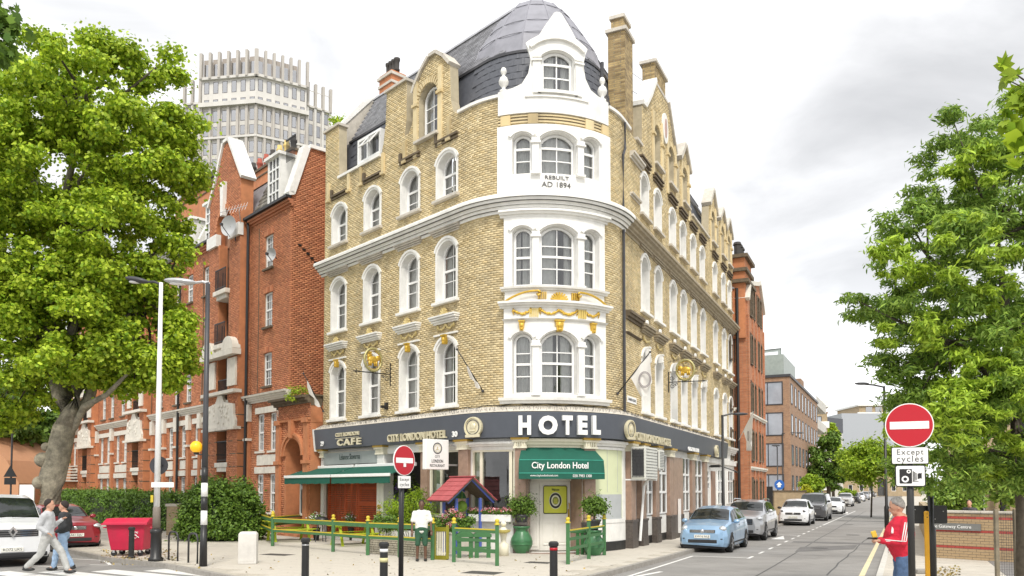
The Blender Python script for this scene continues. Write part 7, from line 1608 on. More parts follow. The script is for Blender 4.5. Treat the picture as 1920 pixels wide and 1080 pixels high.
def std_front(lampz, lampy, lampx, gz, gw, gh, plz, mirx, mirz, wid, pl='', lampsc=(.16, .13, .07), low=True, badge=True, grilltop=None, lampm=None, mm=None, grm=None):
    def f(t, st, patch):
        fx = st[0][0]
        for s in (-1, 1):
            q = MB(); q.ball((lampx, s * lampy, lampz), 1, 12, 8, lampsc); q.build('headlight', M_LAMP, t, smooth=True)
            q = MB(); q.ball((lampx + lampsc[0] * .55, s * lampy, lampz), lampsc[2] * .62, 10, 6, (1, 1, 1)); q.build('lamp_bulb', M_TRIM, t.children[-1])
            q = MB(); q.ball((mirx, s * (wid + .09), mirz), 1, 10, 8, (.07, .11, .075)); q.beam((mirx, s * (wid - .06), mirz - .04), (mirx, s * (wid + .04), mirz - .02), .04); q.build('door_mirror', mm or M_TRIM, t, smooth=True)
            if low: q = MB(); q.ball((fx - .07, s * wid * .74, plz - .08), 1, 8, 6, (.06, .09, .05)); q.build('fog_light', M_TRIM, t, smooth=True)
        q = MB(); q.box(fx - .12, fx + .015, -gw, gw, gz - gh / 2, gz + gh / 2); g_ = q.build('grille', grm or M_TRIM, t, bevel=.02)
        q = MB()
        for i in range(3): z = gz - gh * .3 + gh * .3 * i; q.box(fx - .02, fx + .022, -gw * .95, gw * .95, z - .006, z + .006)
        q.build('grille_bar', M_CHR, g_)
        if low: q = MB(); q.box(fx - .1, fx + .012, -wid * .6, wid * .6, plz - .22, plz - .10); q.build('lower_intake', M_TRIM, t, bevel=.02)
        q = MB(); q.box(fx + .0, fx + .035, -.26, .26, plz - .055, plz + .055); p_ = q.build('number_plate', M_PLATE, t)
        if pl: tx = text_mb(pl, .1, .004); tx.v = [(fx + .038, x, plz + z) for x, y, z in tx.v]; tx.build('plate_lettering', M_BLACK, p_)
        if badge: q = MB(); q.ball((fx + .01, 0, gz + .0), 1, 14, 8, (.03, .065, .065)); q.build('badge', M_CHR, t, smooth=True)
        w_ = lerp_st(st, mirx + .35)
        q = MB(); z = lerp_st(st, mirx + .25)[5]
        for s in (-.5, .1): q.beam((mirx + .33, s, z + .04), (mirx + .22, s + .5, z + .10), .015)
        q.build('wiper', M_TRIM, t)
        if detail_doors:
            pass
    return f
detail_doors = True
ZRr = ZR
HATCH = [(2.03, .55, .50, .62, .48, .66, .28), (1.98, .70, .64, .74, .60, .78, .22), (1.80, .80, .72, .84, .68, .90, .2), (1.45, .83, .77, .92, .70, .98, .2), (1.05, .84, .79, .97, .70, 1.05, .2), (.35, .845, .80, 1.0, .60, 1.44, .2), (-.2, .845, .80, 1.02, .60, 1.52, .2), (-1.1, .845, .80, 1.05, .59, 1.49, .2), (-1.6, .84, .78, 1.06, .57, 1.40, .2), (-1.98, .80, .74, 1.02, .60, 1.10, .22), (-2.06, .72, .66, .85, .6, .9, .28)]
def lst(st, sx, sy, sz, oz=0): return [(a * sx, b * sy, c * sy, d * sz + oz, e * sy, f * sz + oz, g * sz + oz) for a, b, c, d, e, f, g in st]
SUV = [(2.2, .6, .52, .85, .5, .92, .32), (2.14, .80, .7, .95, .66, 1.0, .28), (1.9, .90, .8, 1.02, .72, 1.06, .26), (1.2, .92, .84, 1.08, .74, 1.15, .26), (.95, .92, .85, 1.1, .74, 1.2, .26), (.25, .92, .86, 1.12, .66, 1.58, .26), (-.3, .92, .86, 1.14, .66, 1.65, .26), (-1.5, .92, .86, 1.16, .65, 1.60, .26), (-1.95, .91, .84, 1.16, .63, 1.45, .26), (-2.25, .86, .78, 1.05, .66, 1.12, .3), (-2.3, .8, .7, .9, .6, .95, .34)]
VAN = [(2.45, .75, .62, .98, .55, 1.05, .3), (2.40, .92, .8, 1.08, .72, 1.12, .26), (2.15, .96, .9, 1.14, .8, 1.2, .25), (1.75, .97, .93, 1.2, .82, 1.3, .25), (1.0, .97, .95, 1.25, .78, 1.86, .25), (.5, .97, .95, 1.26, .78, 1.95, .25), (-2.2, .97, .95, 1.26, .78, 1.95, .25), (-2.42, .96, .93, 1.2, .76, 1.88, .26), (-2.45, .9, .88, 1.1, .7, 1.8, .3)]
HD = math.atan2(-DK.y, -DK.x)
def at_front(x, y, L2): g = G(x, y, ZR); p = g.xy + DK * L2; return (p.x, p.y, ZR)
blue = paint('light_blue_metallic_paint', (.27, .43, .62), .3); silver = paint('silver_paint', (.42, .43, .45), .5); white = paint('white_car_paint', (.74, .75, .76), 0); dgrey = paint('dark_grey_paint', (.09, .09, .095), .4); black = paint('black_car_paint', (.02, .02, .022), .2); redp = paint('dark_red_paint', (.30, .012, .025), .2); lgrey = paint('light_grey_paint', (.5, .5, .5), .3)
hsides = ((1.0, .2, .62, .2), (.15, -.75, .15, -.75), (-.8, -1.45, -.8, -1.25))
car('light blue hatchback parked first behind the white bay line', at_front(1317, 1037, 2.03), HD, HATCH, blue, (1.27, -1.28), .31, (1.0, .40), hsides, (-1.66, -1.95), std_front(.80, .62, 1.78, .72, .42, .10, .55, .78, 1.02, .80, 'KW16 NUJ', mm=blue, lampsc=(.2, .13, .10)))
car('silver sport utility car with big dark grille parked behind the blue hatchback', at_front(1388, 1014, 2.2), HD, SUV, silver, (1.4, -1.38), .36, (.92, .32), ((.85, .1, .5, .1), (.05, -.9, .05, -.9), (-.95, -1.75, -.95, -1.55)), (-1.98, -2.2), std_front(.92, .72, 2.0, .78, .5, .24, .55, .6, 1.2, .88, 'LR23 HKE', mm=silver, lampsc=(.2, .17, .07)))
q = MB(); 
for s in (-1, 1): q.tube([(.2, s * .62, 1.66), (0, s * .63, 1.71), (-1.4, s * .62, 1.68), (-1.6, s * .6, 1.62)], .02, 6)
q.build('roof_rail', M_CHR, [o for o in bpy.data.objects if o.get('label', '').startswith('silver sport')][0])
MINI = lst(HATCH, .95, 1.02, 1.0)
car('white small car with round headlights and black roof pillars on the side street', at_front(1487, 986, 1.93), HD, MINI, white, (1.22, -1.2), .32, (.95, .40), hsides, (-1.6, -1.85), std_front(.82, .60, 1.72, .70, .42, .13, .50, .75, 1.02, .82, 'LD14 XYC', lampsc=(.12, .12, .12)))
car('dark grey people-carrier van parked behind the white small car', at_front(1522, 977, 2.45), HD, lst(VAN, .95, .95, .95), dgrey, (1.6, -1.45), .33, (1.7, 1.0), ((1.5, .5, 1.1, .5), (.4, -.9, .4, -.9)), None, std_front(1.0, .68, 2.15, .85, .55, .14, .5, 1.35, 1.3, .9, 'EY68 VTP'))
car('white saloon car parked behind the dark grey van', at_front(1559, 964, 2.1), HD, lst(HATCH, 1.08, 1.04, .95), white, (1.4, -1.4), .32, (1.0, .40), hsides, (-1.66, -1.95), std_front(.72, .62, 1.9, .64, .42, .14, .45, .78, .98, .82))
for (x, y, st_, m_, lb) in ((1583, 950, SUV, lgrey, 'silver-grey estate car midway along the far line of parked cars'), (1599, 944, SUV, black, 'black car in the far line of parked cars'), (1611, 940.5, HATCH, white, 'white car just beyond the black one in the far line'), (1620, 937.5, SUV, silver, 'silver car sixth from the end of the far line'),
        (1627, 935, HATCH, white, 'small white hatchback deep in the far line of cars'), (1633, 933, SUV, dgrey, 'dark grey car near the end of the far line'), (1638, 931.3, HATCH, lgrey, 'light grey car second from the end of the far line'), (1642, 930, SUV, black, 'last black car at the end of the far line')):
    wh = (1.4, -1.38) if st_ is SUV else (1.27, -1.28)
    car(lb, at_front(x, y, 2.1), HD, st_, m_, wh, .33, (.95, .36), ((.85, .1, .5, .1), (.05, -.9, .05, -.9)), (-1.75, -2.0), std_front(.84, .62, 1.85, .72, .42, .13, .5, .7, 1.1, .84), detail=False, group='far line of parked cars')
HL = math.atan2(-DL.y, -DL.x)
def at_frontL(x, y, L2): g = G(x, y, ZR); p = g.xy + DL * L2; return (p.x, p.y, ZR)
def van_front(t, st, patch):
    std_front(.98, .74, 2.25, .92, .62, .2, .48, 1.5, 1.38, .96, 'RO72 UKS', lampsc=(.16, .18, .11), badge=False, mm=M_TRIM)(t, st, patch)
    q = MB(); q.prism([(-.11, .96), (0, .80), (.11, .96), (0, 1.12)], 2.47, 2.50, ax='x'); q.build('badge', M_CHR, t)
    q = MB(); q.prism([(-.05, .96), (0, .88), (.05, .96), (0, 1.04)], 2.49, 2.505, ax='x'); q.build('badge_gap', M_TRIM, t)
    q = MB(); q.box(2.3, 2.47, -.85, .85, .28, .4); q.build('bumper', M_TRIM, t, bevel=.03)
car('white delivery van with diamond badge facing the camera at the left edge', at_frontL(22, 1064, 2.45), HL, VAN, white, (1.65, -1.5), .34, (1.72, 1.02), ((1.5, .55, 1.15, .55),), None, van_front, cat='van', name='delivery_van')
car('dark red family crossover car parked beside the hedge behind the crossing', at_frontL(141, 1034, 2.15), HL, lst(SUV, .97, .98, .96), redp, (1.36, -1.34), .35, (.92, .32), ((.85, .1, .5, .1), (.05, -.9, .05, -.9), (-.95, -1.7, -.95, -1.5)), (-1.9, -2.1), std_front(.86, .68, 1.98, .80, .34, .14, .56, .6, 1.15, .86, 'LA61 DJU', mm=redp, lampsc=(.2, .17, .08)))
M_SKIN = mat('skin', (.56, .31, .21), .55, var=.08, spec=.3); M_SKIND = mat('dark_skin', (.12, .06, .035), .5, var=.08)
def remesh(o, v=.014, sm=2):
    r = o.modifiers.new('remesh', 'REMESH'); r.mode = 'VOXEL'; r.voxel_size = v; r.use_smooth_shade = True
    s = o.modifiers.new('smooth', 'SMOOTH'); s.factor = .5; s.iterations = sm
def chain(q, pts, rs, seg=12):
    for a, b, ra, rb in zip(pts[:-1], pts[1:], rs[:-1], rs[1:]):
        a = Vector(a); b = Vector(b); q.tube([a, a.lerp(b, .5), b], [ra, (ra + rb) / 2, rb], seg); q.ball(a, ra, seg, 8); q.ball(b, rb, seg, 8)
def hand(q, w, d, up, curl=.5, s=1.):
    "palm and five bent fingers from wrist w along d"
    d = Vector(d).normalized(); up = Vector(up).normalized(); side = d.cross(up).normalized(); w = Vector(w); p = w + d * .045 * s
    M_ = Matrix((d, side, up)).transposed().to_4x4(); M_.translation = p; q.box(-.05 * s, .045 * s, -.04 * s, .04 * s, -.014 * s, .014 * s, M_)
    for i, L_ in enumerate((.065, .075, .07, .055)):
        a = w + d * .085 * s + side * (-.032 + i * .0215) * s; b = a + (d * math.cos(curl) - up * math.sin(curl)) * L_ * .55 * s; c = b + (d * math.cos(curl * 2.3) - up * math.sin(curl * 2.3)) * L_ * .5 * s; q.tube([a, b, c], [.0095 * s, .009 * s, .0075 * s], 7)
    a = w + d * .03 * s - side * .035 * s; b = a + (d * .6 - side * .7 - up * .3).normalized() * .035 * s; q.tube([a, b, b + (d * .9 - up * .3).normalized() * .03 * s], [.012 * s, .011 * s, .009 * s], 7)
CLD = bpy.data.textures.new('folds', 'CLOUDS'); CLD.noise_scale = .09; CLD.noise_depth = 2
def folds(o, s=.03):
    d = o.modifiers.new('folds', 'DISPLACE'); d.texture = CLD; d.strength = s; d.mid_level = .5; d.texture_coords = 'LOCAL'
def person(label, loc, rz, J, top_m, leg_m, skin, hair_m, shoe_m=None, vox=.013, sleeves=True, sc=1., hair='short', tilt=0., belly=0., shorts=False, extra=None):
    "J: joints in a frame where the person faces +x, y to the left, z up"
    t = thing('person', label, 'person', loc, rz); t.scale = (sc, sc, sc)
    hd = Vector(J['head']); q = MB(); Mh = Matrix.Translation(hd) @ Matrix.Rotation(tilt, 4, 'Y')
    h = MB(); h.ball((0, 0, .02), .1, 18, 14, (.98, .78, 1.18)); h.ball((.035, 0, -.055), .068, 14, 10, (1, .82, .85)); h.ball((.105, 0, -.015), .02, 8, 6, (1.1, .75, 1.4)); h.ball((.088, 0, -.065), .016, 8, 6, (.8, 1.6, .5)); h.ball((.075, 0, -.10), .022, 8, 6)
    for s in (-1, 1): h.ball((-.005, s * .079, -.01), .026, 8, 6, (.7, .4, 1.15)); h.ball((.082, s * .036, .022), .02, 8, 6, (.6, 1.2, .6))
    h.xf(Mh); q.merge(h); nk = Vector(J['neck']); chain(q, [hd - Vector((.0, 0, .06)), nk], [.052, .06])
    pv = Vector(J['pelvis']); chain(q, [nk, (nk + pv) / 2, pv], [.09, .12, .12])
    for s in 'LR':
        chain(q, [J['sh' + s], J['el' + s], J['wr' + s]], [.052, .042, .028]); chain(q, [J['hip' + s], J['kn' + s], J['an' + s]], [.085, .056, .04])
        wv = (Vector(J['wr' + s]) - Vector(J['el' + s])).normalized(); hand(q, J['wr' + s], J.get('hd' + s, wv), J.get('hu' + s, (0, 0, 1)), J.get('curl', .5))
        an = Vector(J['an' + s]); chain(q, [an, an + Vector((.12, 0, -.06))], [.04, .035])
    b_ = q.build('body', skin, t, smooth=True, fix=False); remesh(b_, vox)
    e = MB(); 
    for s in (-1, 1): e.ball((.094, s * .034, .022), .0075, 8, 6)
    e.xf(Mh); e.build('eye', M_BLACK, b_)
    q = MB(); q.ball((-.018, 0, .035), .108, 16, 12, (.98, .84, 1.12)); 
    q.v = [(min(x, .052 - .6 * max(0, .06 - z)) if True else x, y, max(z, -.07 + (x + .1) * .9)) for x, y, z in q.v]; q.xf(Mh); hr = q.build('hair', hair_m, t, smooth=True, fix=False)
    q = MB(); sL, sR = Vector(J['shL']), Vector(J['shR']); k_ = .012
    for i in range(19):
        u = i / 18; c = nk.lerp(pv - Vector((0, 0, .07 if 'hem' in J else 0)), u); c2 = (sL + sR) / 2; wY = (sL - sR).length / 2 + .055 if i < 4 else (sL - sR).length / 2 * (.98 - .22 * u) + .035 + belly * .6 * math.sin(u * PI)
        dX = .115 + .02 * math.sin(u * PI) + belly * math.sin(min(1, u * 1.1) * PI); fx = belly * .5 * math.sin(u * PI)
        q.ball((c.x + fx, c.y, c.z - (.03 if i == 0 else 0)), 1, 18, 10, (dX, max(.1, wY * (.62 + .38 * min(1, i / 3))), .085))
    for s in 'LR':
        w_ = Vector(J['el' + s]).lerp(Vector(J['wr' + s]), .93); chain(q, [J['sh' + s], J['el' + s]] + ([w_] if sleeves else []), [.078, .062] + ([.048] if sleeves else []), 14) if sleeves else chain(q, [J['sh' + s], Vector(J['sh' + s]).lerp(Vector(J['el' + s]), .75)], [.08, .075], 14)
    q.tube([nk + Vector((0, 0, -.04)), nk + Vector((.0, 0, .035))], [.085, .07], 14)
    c_ = q.build('jacket' if sleeves else 'shirt', top_m, t, smooth=True, fix=False); remesh(c_, vox * 1.15, 1); folds(c_)
    q = MB(); q.ball(pv, 1, 16, 10, (.135, .175, .12))
    for s in 'LR':
        kn, an = Vector(J['kn' + s]), Vector(J['an' + s]); end = an.lerp(kn, .06) if not shorts else kn.lerp(Vector(J['hip' + s]), .05)
        chain(q, [J['hip' + s], kn] + ([end] if not shorts else []), [.108, .078] + ([.068] if not shorts else []), 14)
    c2_ = q.build('trousers', leg_m, t, smooth=True, fix=False); remesh(c2_, vox * 1.2, 1); folds(c2_, .035)
    for s in 'LR':
        an = Vector(J['an' + s]); q = MB(); q.ball((an.x + .05, an.y, an.z - .055), 1, 14, 8, (.145, .052, .045)); q.ball((an.x - .02, an.y, an.z - .02), 1, 10, 8, (.06, .045, .06)); q.build('shoe', shoe_m or M_BLACK, t, smooth=True)
    if extra: extra(t)
    return t
def stand(**kw):
    J = dict(head=(.02, 0, 1.64), neck=(-.01, 0, 1.46), pelvis=(0, 0, .95), shL=(-.02, .19, 1.40), shR=(-.02, -.19, 1.40), elL=(-.05, .25, 1.12), elR=(-.05, -.25, 1.12), wrL=(.04, .27, .88), wrR=(.04, -.27, .88), hipL=(0, .09, .9), hipR=(0, -.09, .9), knL=(.03, .11, .50), knR=(.03, -.11, .50), anL=(0, .12, .09), anR=(0, -.12, .09)); J.update(kw); return J
M_JKT = mat('red_tracksuit_fabric', (.58, .012, .04), .75, var=.10, vscale=9, bump=.3, bscale=14); M_JEAN = mat('blue_denim', (.07, .12, .22), .9, var=.25, vscale=10, bump=.2); M_GHAIR = mat('grey_hair', (.36, .34, .32), .9, var=.3, vscale=40, bump=.8, bscale=120)
M_STR = mat('white_stripe_fabric', (.75, .74, .72), .8)
def red_extra(t):
    J = JR; q = MB()
    for s, sg in (('L', 1), ('R', -1)):
        for off in (-.028, .0, .028):
            a, b, c = Vector(J['sh' + s]) + Vector((off, sg * .072, .02)), Vector(J['el' + s]) + Vector((off, sg * .063, .02)), Vector(J['el' + s]).lerp(Vector(J['wr' + s]), .85) + Vector((0, sg * .05, off * .8))
            q.tube([a, a.lerp(b, .5) + Vector((0, sg * .004, 0)), b, c], .0085, 6)
    q.build('sleeve_stripe', M_STR, t)
    q = MB(); nk = Vector(J['neck']); q.tube([nk + Vector((.115, .02, -.06)), nk + Vector((.19, .03, -.3)), nk + Vector((.2, .04, -.5))], .006, 5); q.tube([nk + Vector((.1, .1, -.03)), nk + Vector((.15, .14, -.12)), nk + Vector((.17, .2, -.2))], .016, 6); q.build('jacket_piping', M_STR, t)
    q = MB(); c = Vector(J['wrR']).lerp(Vector(J['wrL']), .5) + Vector((.10, 0, .03)); q.cbox(c, (.14, .075, .012), rx=.3); q.build('phone', M_BLACK, t, bevel=.004)
    q = MB(); q.cbox(c + Vector((-.02, .0, .06)), (.07, .05, .10), ry=.3); q.build('yellow_packet', mat('yellow_packet', (.75, .5, .05), .5), t, bevel=.01)
    pass
JR = stand(head=(.06, 0, 1.63), neck=(.0, 0, 1.46), elL=(.04, .25, 1.13), wrL=(.30, .10, 1.14), elR=(.04, -.25, 1.13), wrR=(.30, -.08, 1.14), hem=1, curl=.8, huL=(0, 0, 1), huR=(0, 0, 1))
pr = D(1690, 945, 12.4)
person('man in red tracksuit jacket and jeans looking down at his phone beside the sign pole', (pr.x, 12.4, 0), PI - .25, JR, M_JKT, M_JEAN, M_SKIN, M_GHAIR, vox=.010, tilt=.30, belly=.075, extra=red_extra, sc=1.055)
M_HOOD = mat('pale_grey_hoodie', (.50, .51, .52), .9, var=.12, vscale=8, bump=.3, bscale=20); M_GTR = mat('light_grey_trousers', (.45, .45, .43), .9, var=.15, vscale=8, bump=.3, bscale=20); M_DHAIR = mat('dark_hair', (.03, .022, .018), .8, bump=.6, bscale=90)
JW = stand(elL=(.02, .24, 1.14), wrL=(.25, .16, 1.30), elR=(-.12, -.24, 1.14), wrR=(.08, -.22, 1.0), knL=(.28, .09, .52), anL=(.42, .09, .12), knR=(-.12, -.09, .50), anR=(-.42, -.09, .20))
p = G(88, 1078, ZR); person('striding pedestrian in pale grey hoodie and light trousers crossing beside the white van', (p.x, p.y, ZR), .15, JW, M_HOOD, M_GTR, M_SKIN, M_DHAIR, sc=1.05, vox=.016)
JW2 = stand(elL=(-.1, .24, 1.14), wrL=(.1, .22, 1.0), knR=(.2, -.09, .50), anR=(.25, -.09, .11), knL=(-.06, .09, .5), anL=(-.25, .09, .15))
p = G(118, 1071, ZR); person('pedestrian in dark top and pale blue jeans crossing in front of the red car', (p.x, p.y, ZR), PI + .15, JW2, mat('charcoal_top', (.035, .037, .04), .9, bump=.3), mat('pale_denim', (.30, .42, .58), .9, var=.2, vscale=8), M_SKIN, M_DHAIR, sc=1.02, vox=.016)
JS = stand(elL=(.0, .27, 1.13), wrL=(.1, .28, .9), elR=(.0, -.27, 1.13), wrR=(.1, -.28, .9), hem=1)
p = G(790, 1052); person('man in loose white shirt and dark green shorts standing at the stone garden wall', (p.x, p.y, 0), -PI / 2 + .15, JS, mat('white_cotton', (.72, .72, .68), .9, bump=.3, bscale=15), mat('dark_green_shorts', (.03, .09, .05), .9), M_SKIND, M_DHAIR, sleeves=False, shorts=True, vox=.016, sc=.95)
JSIT = stand(head=(.05, 0, 1.18), neck=(0, 0, 1.0), pelvis=(0, 0, .5), shL=(-.02, .18, .95), shR=(-.02, -.18, .95), elL=(.05, .22, .7), elR=(.05, -.22, .7), wrL=(.25, .12, .62), wrR=(.25, -.12, .62), hipL=(.02, .09, .47), hipR=(.02, -.09, .47), knL=(.42, .12, .5), knR=(.42, -.12, .5), anL=(.44, .12, .1), anR=(.44, -.12, .1))
p = D(1818, 948, 30); t_ = person('person in dark clothes sitting on a bench behind the boundary wall', (p.x, 30, .28), -2.2, JSIT, M_TRIM, M_TRIM, M_SKIN, M_DHAIR, vox=.018)
bn = thing('park_bench', 'wooden bench behind the boundary wall under the seated person', 'bench', (p.x, 30, 0), -2.2); q = MB(); q.box(-.25, .2, -.9, .9, .64, .70); q.build('seat', M_BARKD, bn); q = MB(); q.box(-.32, -.27, -.9, .9, .75, 1.2); q.build('backrest', M_BARKD, bn)
for s in (-.8, .8): q = MB(); q.box(-.3, .2, s - .04, s + .04, 0, .64); q.build('leg', M_DGREY, bn)
M_FG = mat('green_fence_paint', (.045, .15, .05), .5, var=.12, vscale=8, dirt=.15); M_FY = mat('yellow_fence_paint', (.56, .44, .03), .45, var=.08); M_LIME = mat('lime_bench_paint', (.40, .48, .02), .5, var=.1, dirt=.1)
M_BLUE = mat('blue_post_paint', (.07, .11, .38), .5, var=.08); M_BIN = mat('red_bin_plastic', (.55, .015, .06), .5, var=.1, vscale=3, dirt=.25); M_PNK = mat('pink_red_roof_tile', (.40, .085, .09), .6, var=.1, island=.15)
def px_of(Y, px): return px * Y / FPX
def post(label, name, x, y, segs, cat='post', z=0., seg=12):
    p = G(x, y, z); t = thing(name, label, cat, p); return t, p
def lamp_head(t, p0, p1, m, L_=.75, seglen=.2):
    "arm from p0 to p1 (local) with a flat lantern at its tip"
    d = (Vector(p1) - Vector(p0)).normalized(); q = MB(); q.tube([p0, tuple(Vector(p0).lerp(Vector(p1), .5) + Vector((0, 0, .04))), p1], .035, 8); q.build('arm', m, t)
    q = MB(); a = Vector(p1); c = a + d * L_ * .5; q.ball((0, 0, 0), 1, 14, 8, (L_ * .55, .17, .085)); q.xf(Matrix.Translation(c) @ Matrix.Rotation(math.atan2(d.y, d.x), 4, 'Z') @ Matrix.Rotation(-math.asin(max(-1, min(1, d.z))), 4, 'Y')); l_ = q.build('lantern', m, t, smooth=True)
    q = MB(); q.ball((0, 0, 0), 1, 12, 6, (L_ * .36, .12, .05)); q.xf(Matrix.Translation(c - Vector((0, 0, .05))) @ Matrix.Rotation(math.atan2(d.y, d.x), 4, 'Z')); q.build('lens', M_SIGNW, l_, smooth=True)
def zat(p, y): return D(960, y, p.y).z
LP, p = post('tall white lamp post with black base standing left of the banded crossing post', 'lamp_post', 292, 1052, None, 'lamp post')
r_ = .075
q = MB(); q.lathe([(.2, 0), (.2, .08), (.15, .12), (.14, .75), (.16, .78), (.16, .86), (.11, .9)], seg=16); q.build('base', M_BLACK, LP, smooth=True); q = MB(); q.lathe([(.105, .88), (.10, zat(p, 952)), (.08, zat(p, 950))], seg=14); q.build('lower_pole', mat('grey_brown_paint', (.20, .17, .14), .6, dirt=.3), LP, smooth=True)
zt = D(305, 530, p.y).z; q = MB(); q.lathe([(.082, zat(p, 950)), (.07, zt * .6), (.05, zt)], seg=14); q.build('pole', M_WHITE2, LP, smooth=True)
xa = (D(250, 522, p.y) - p); lamp_head(LP, (0, 0, zt - .05), (xa.x + .35, .1, zt + .05), M_DGREY, .7)
FS = thing('finger_sign', 'small white direction arm fixed to the tall white lamp post', 'sign', p); q = MB(); z = zat(p, 909); q.box(-.12, .5, -.1, -.075, z - .07, z + .07); q.build('arm_board', M_SIGNW, FS); q = MB(); q.box(-.09, .09, -.09, .09, z - .02, z + .02); q.build('clamp', M_STEEL, FS)
RS_ = thing('round_sign_back', 'dark back of a round traffic sign behind the tall white lamp post', 'sign', p + Vector((-.1, .3, zat(p, 872)))); q = MB(); q.prism(ellipse(0, 0, .26, .26, 24), 0, .02); q.build('plate', M_DGREY, RS_); q = MB(); q.box(-.1, .1, -.05, 0, -.03, .03); q.build('bracket', M_DGREY, RS_)
YS = thing('yellow_notice', 'small yellow notice strapped to the tall white lamp post', 'sign', p); q = MB(); z = zat(p, 935); q.box(-.13, -.06, -.11, -.09, z - .1, z + .1); q.build('plate', M_FY, YS)
BP, p = post('black and white banded crossing post with tall grey lamp column', 'crossing_post', 381, 1062, None, 'crossing post')
ys = [1062, 984, 957, 931, 905, 876]; cols = [M_BLACK, M_SIGNW, M_BLACK, M_SIGNW, M_BLACK]; 
for i in range(5):
    z0, z1 = (0 if i == 0 else zat(p, ys[i])), zat(p, ys[i + 1]); q = MB(); q.lathe([(.085 if i else .1, z0), (.08, z1)], seg=14); q.build('band', cols[i], BP, smooth=True)
zt = D(391, 530, p.y).z; q = MB(); q.lathe([(.078, zat(p, 876)), (.07, 3.6), (.055, zt)], seg=14); q.build('column', M_DGREY, BP, smooth=True)
xa = D(345, 526, p.y) - p; lamp_head(BP, (.05, 0, zt - .03), (xa.x + .3, 0, zt + .0), M_STEEL, .8)
GL = thing('belisha_globe', 'yellow-orange globe lamp held beside the banded crossing post', 'lamp', p); gc = D(368, 838, p.y) - p; q = MB(); q.ball(tuple(gc), .155, 20, 14); q.build('globe', mat('amber_globe', (.80, .42, .01), .35, emit=(1, .5, .02, .25)), GL, smooth=True)
q = MB(); q.lathe([(.06, -.2), (.07, -.14), (.05, -.13)], tuple(gc), 12); q.tube([tuple(gc + Vector((0, 0, -.17))), tuple(gc + Vector((.12, 0, -.2))), (0, 0, gc.z - .2)], .02, 6); q.build('bracket', M_BLACK, GL)
TS = thing('triangular_sign', 'black back of a triangular road sign on a pole at the far left', 'sign', G(18, 1000)); p = TS.location; q = MB(); q.lathe([(.04, 0), (.04, D(18, 740, p.y).z)], seg=8); q.build('pole', M_DGREY, TS); z = D(18, 890, p.y).z; q = MB(); q.prism([(-.3, z - .1), (.3, z - .1), (0, z + .42)], -.08, -.05); q.box(-.26, .26, -.08, -.05, z - .45, z - .14); q.build('sign_plate', M_BLACK, TS)
def bollard(x, ytop, h, label, band=None, r=.075, yb=None, red=None):
    if yb: p = G(x, yb)
    else: d = ray(x, ytop); t = (h - CAMH) / d.z; p = Vector((d.x * t, d.y * t, 0))
    b = thing('bollard', label, 'bollard', p); q = MB(); q.lathe([(r * 1.5, 0), (r * 1.5, .03), (r * 1.05, .06), (r, h - .18), (r * 1.02, h - .1), (r * 1.3, h - .08), (r * 1.3, h - .03), (r * .9, h)], seg=16); q.build('shaft', M_BLACK, b, smooth=False)
    for (z0, z1, m) in band or []: q = MB(); q.lathe([(r * 1.06, h - z0), (r * 1.06, h - z1)], seg=16); q.build('reflective_band', m, b, smooth=True)
    return b
bollard(246, 991, .9, 'black bollard in front of the red wheelie bin', yb=1046)
bollard(573, 1008, 1.0, 'plain black bollard in front of the green picnic fence', [(.14, .16, M_STEEL)])
bollard(720, 1016, 1.0, 'black bollard with white band and sticker left of the no entry pole', [(.13, .19, M_SIGNW), (.30, .38, mat('pale_yellow_sticker', (.62, .58, .3), .5))])
bollard(1038, 1015, 1.0, 'black bollard with red band in front of the hotel door', [(.12, .17, M_RED)])
for (xa_, xb_, y, lb) in ((316, 333, 1050, 'left steel cycle stand beside the white lamp post'), (353, 370, 1055, 'right steel cycle stand beside the banded post')):
    a, b = G(xa_, y), G(xb_, y + 2); t = thing('cycle_stand', lb, 'cycle stand', a); d = b - a; h = .8; q = MB()
    q.tube([(0, 0, 0), (0, 0, h - .12), tuple(d * .12 + Vector((0, 0, h - .03))), tuple(d * .3 + Vector((0, 0, h))), tuple(d * .7 + Vector((0, 0, h))), tuple(d * .88 + Vector((0, 0, h - .03))), tuple(d + Vector((0, 0, h - .12))), tuple(d)], .028, 8); q.build('hoop', M_DGREY, t, smooth=True)
t = thing('utility_cabinet', 'plain white concrete utility pillar on the pavement left of the picnic fence', 'cabinet', G(465, 1057), .15); q = MB(); hh = .86
q.loft([[(sx * .235, sy * .16, z) for sx, sy in ((-1, -1), (1, -1), (1, 1), (-1, 1))] for z in (0, hh - .06)] + [[(sx * .19, sy * .12, hh) for sx, sy in ((-1, -1), (1, -1), (1, 1), (-1, 1))]]); q.build('casing', mat('white_concrete', (.62, .60, .56), .8, dirt=.25, bump=.2), t, bevel=.02); q = MB(); q.box(-.18, .18, -.168, -.158, .08, hh - .12); q.build('door', MATS['white_concrete'], t)
bp = G(246, 1041); t = thing('wheeled_bin', 'large red four-wheeled rubbish bin with graffiti beside the hedge', 'bin', bp, .08); s_ = 1.0
q = MB(); q.loft([[(sx * a, sy * b, z) for sx, sy in ((-1, -1), (1, -1), (1, 1), (-1, 1))] for a, b, z in ((.46, .36, .17), (.50, .42, .45), (.56, .50, .92), (.58, .52, .95))]); q.build('tub', M_BIN, t, bevel=.04)
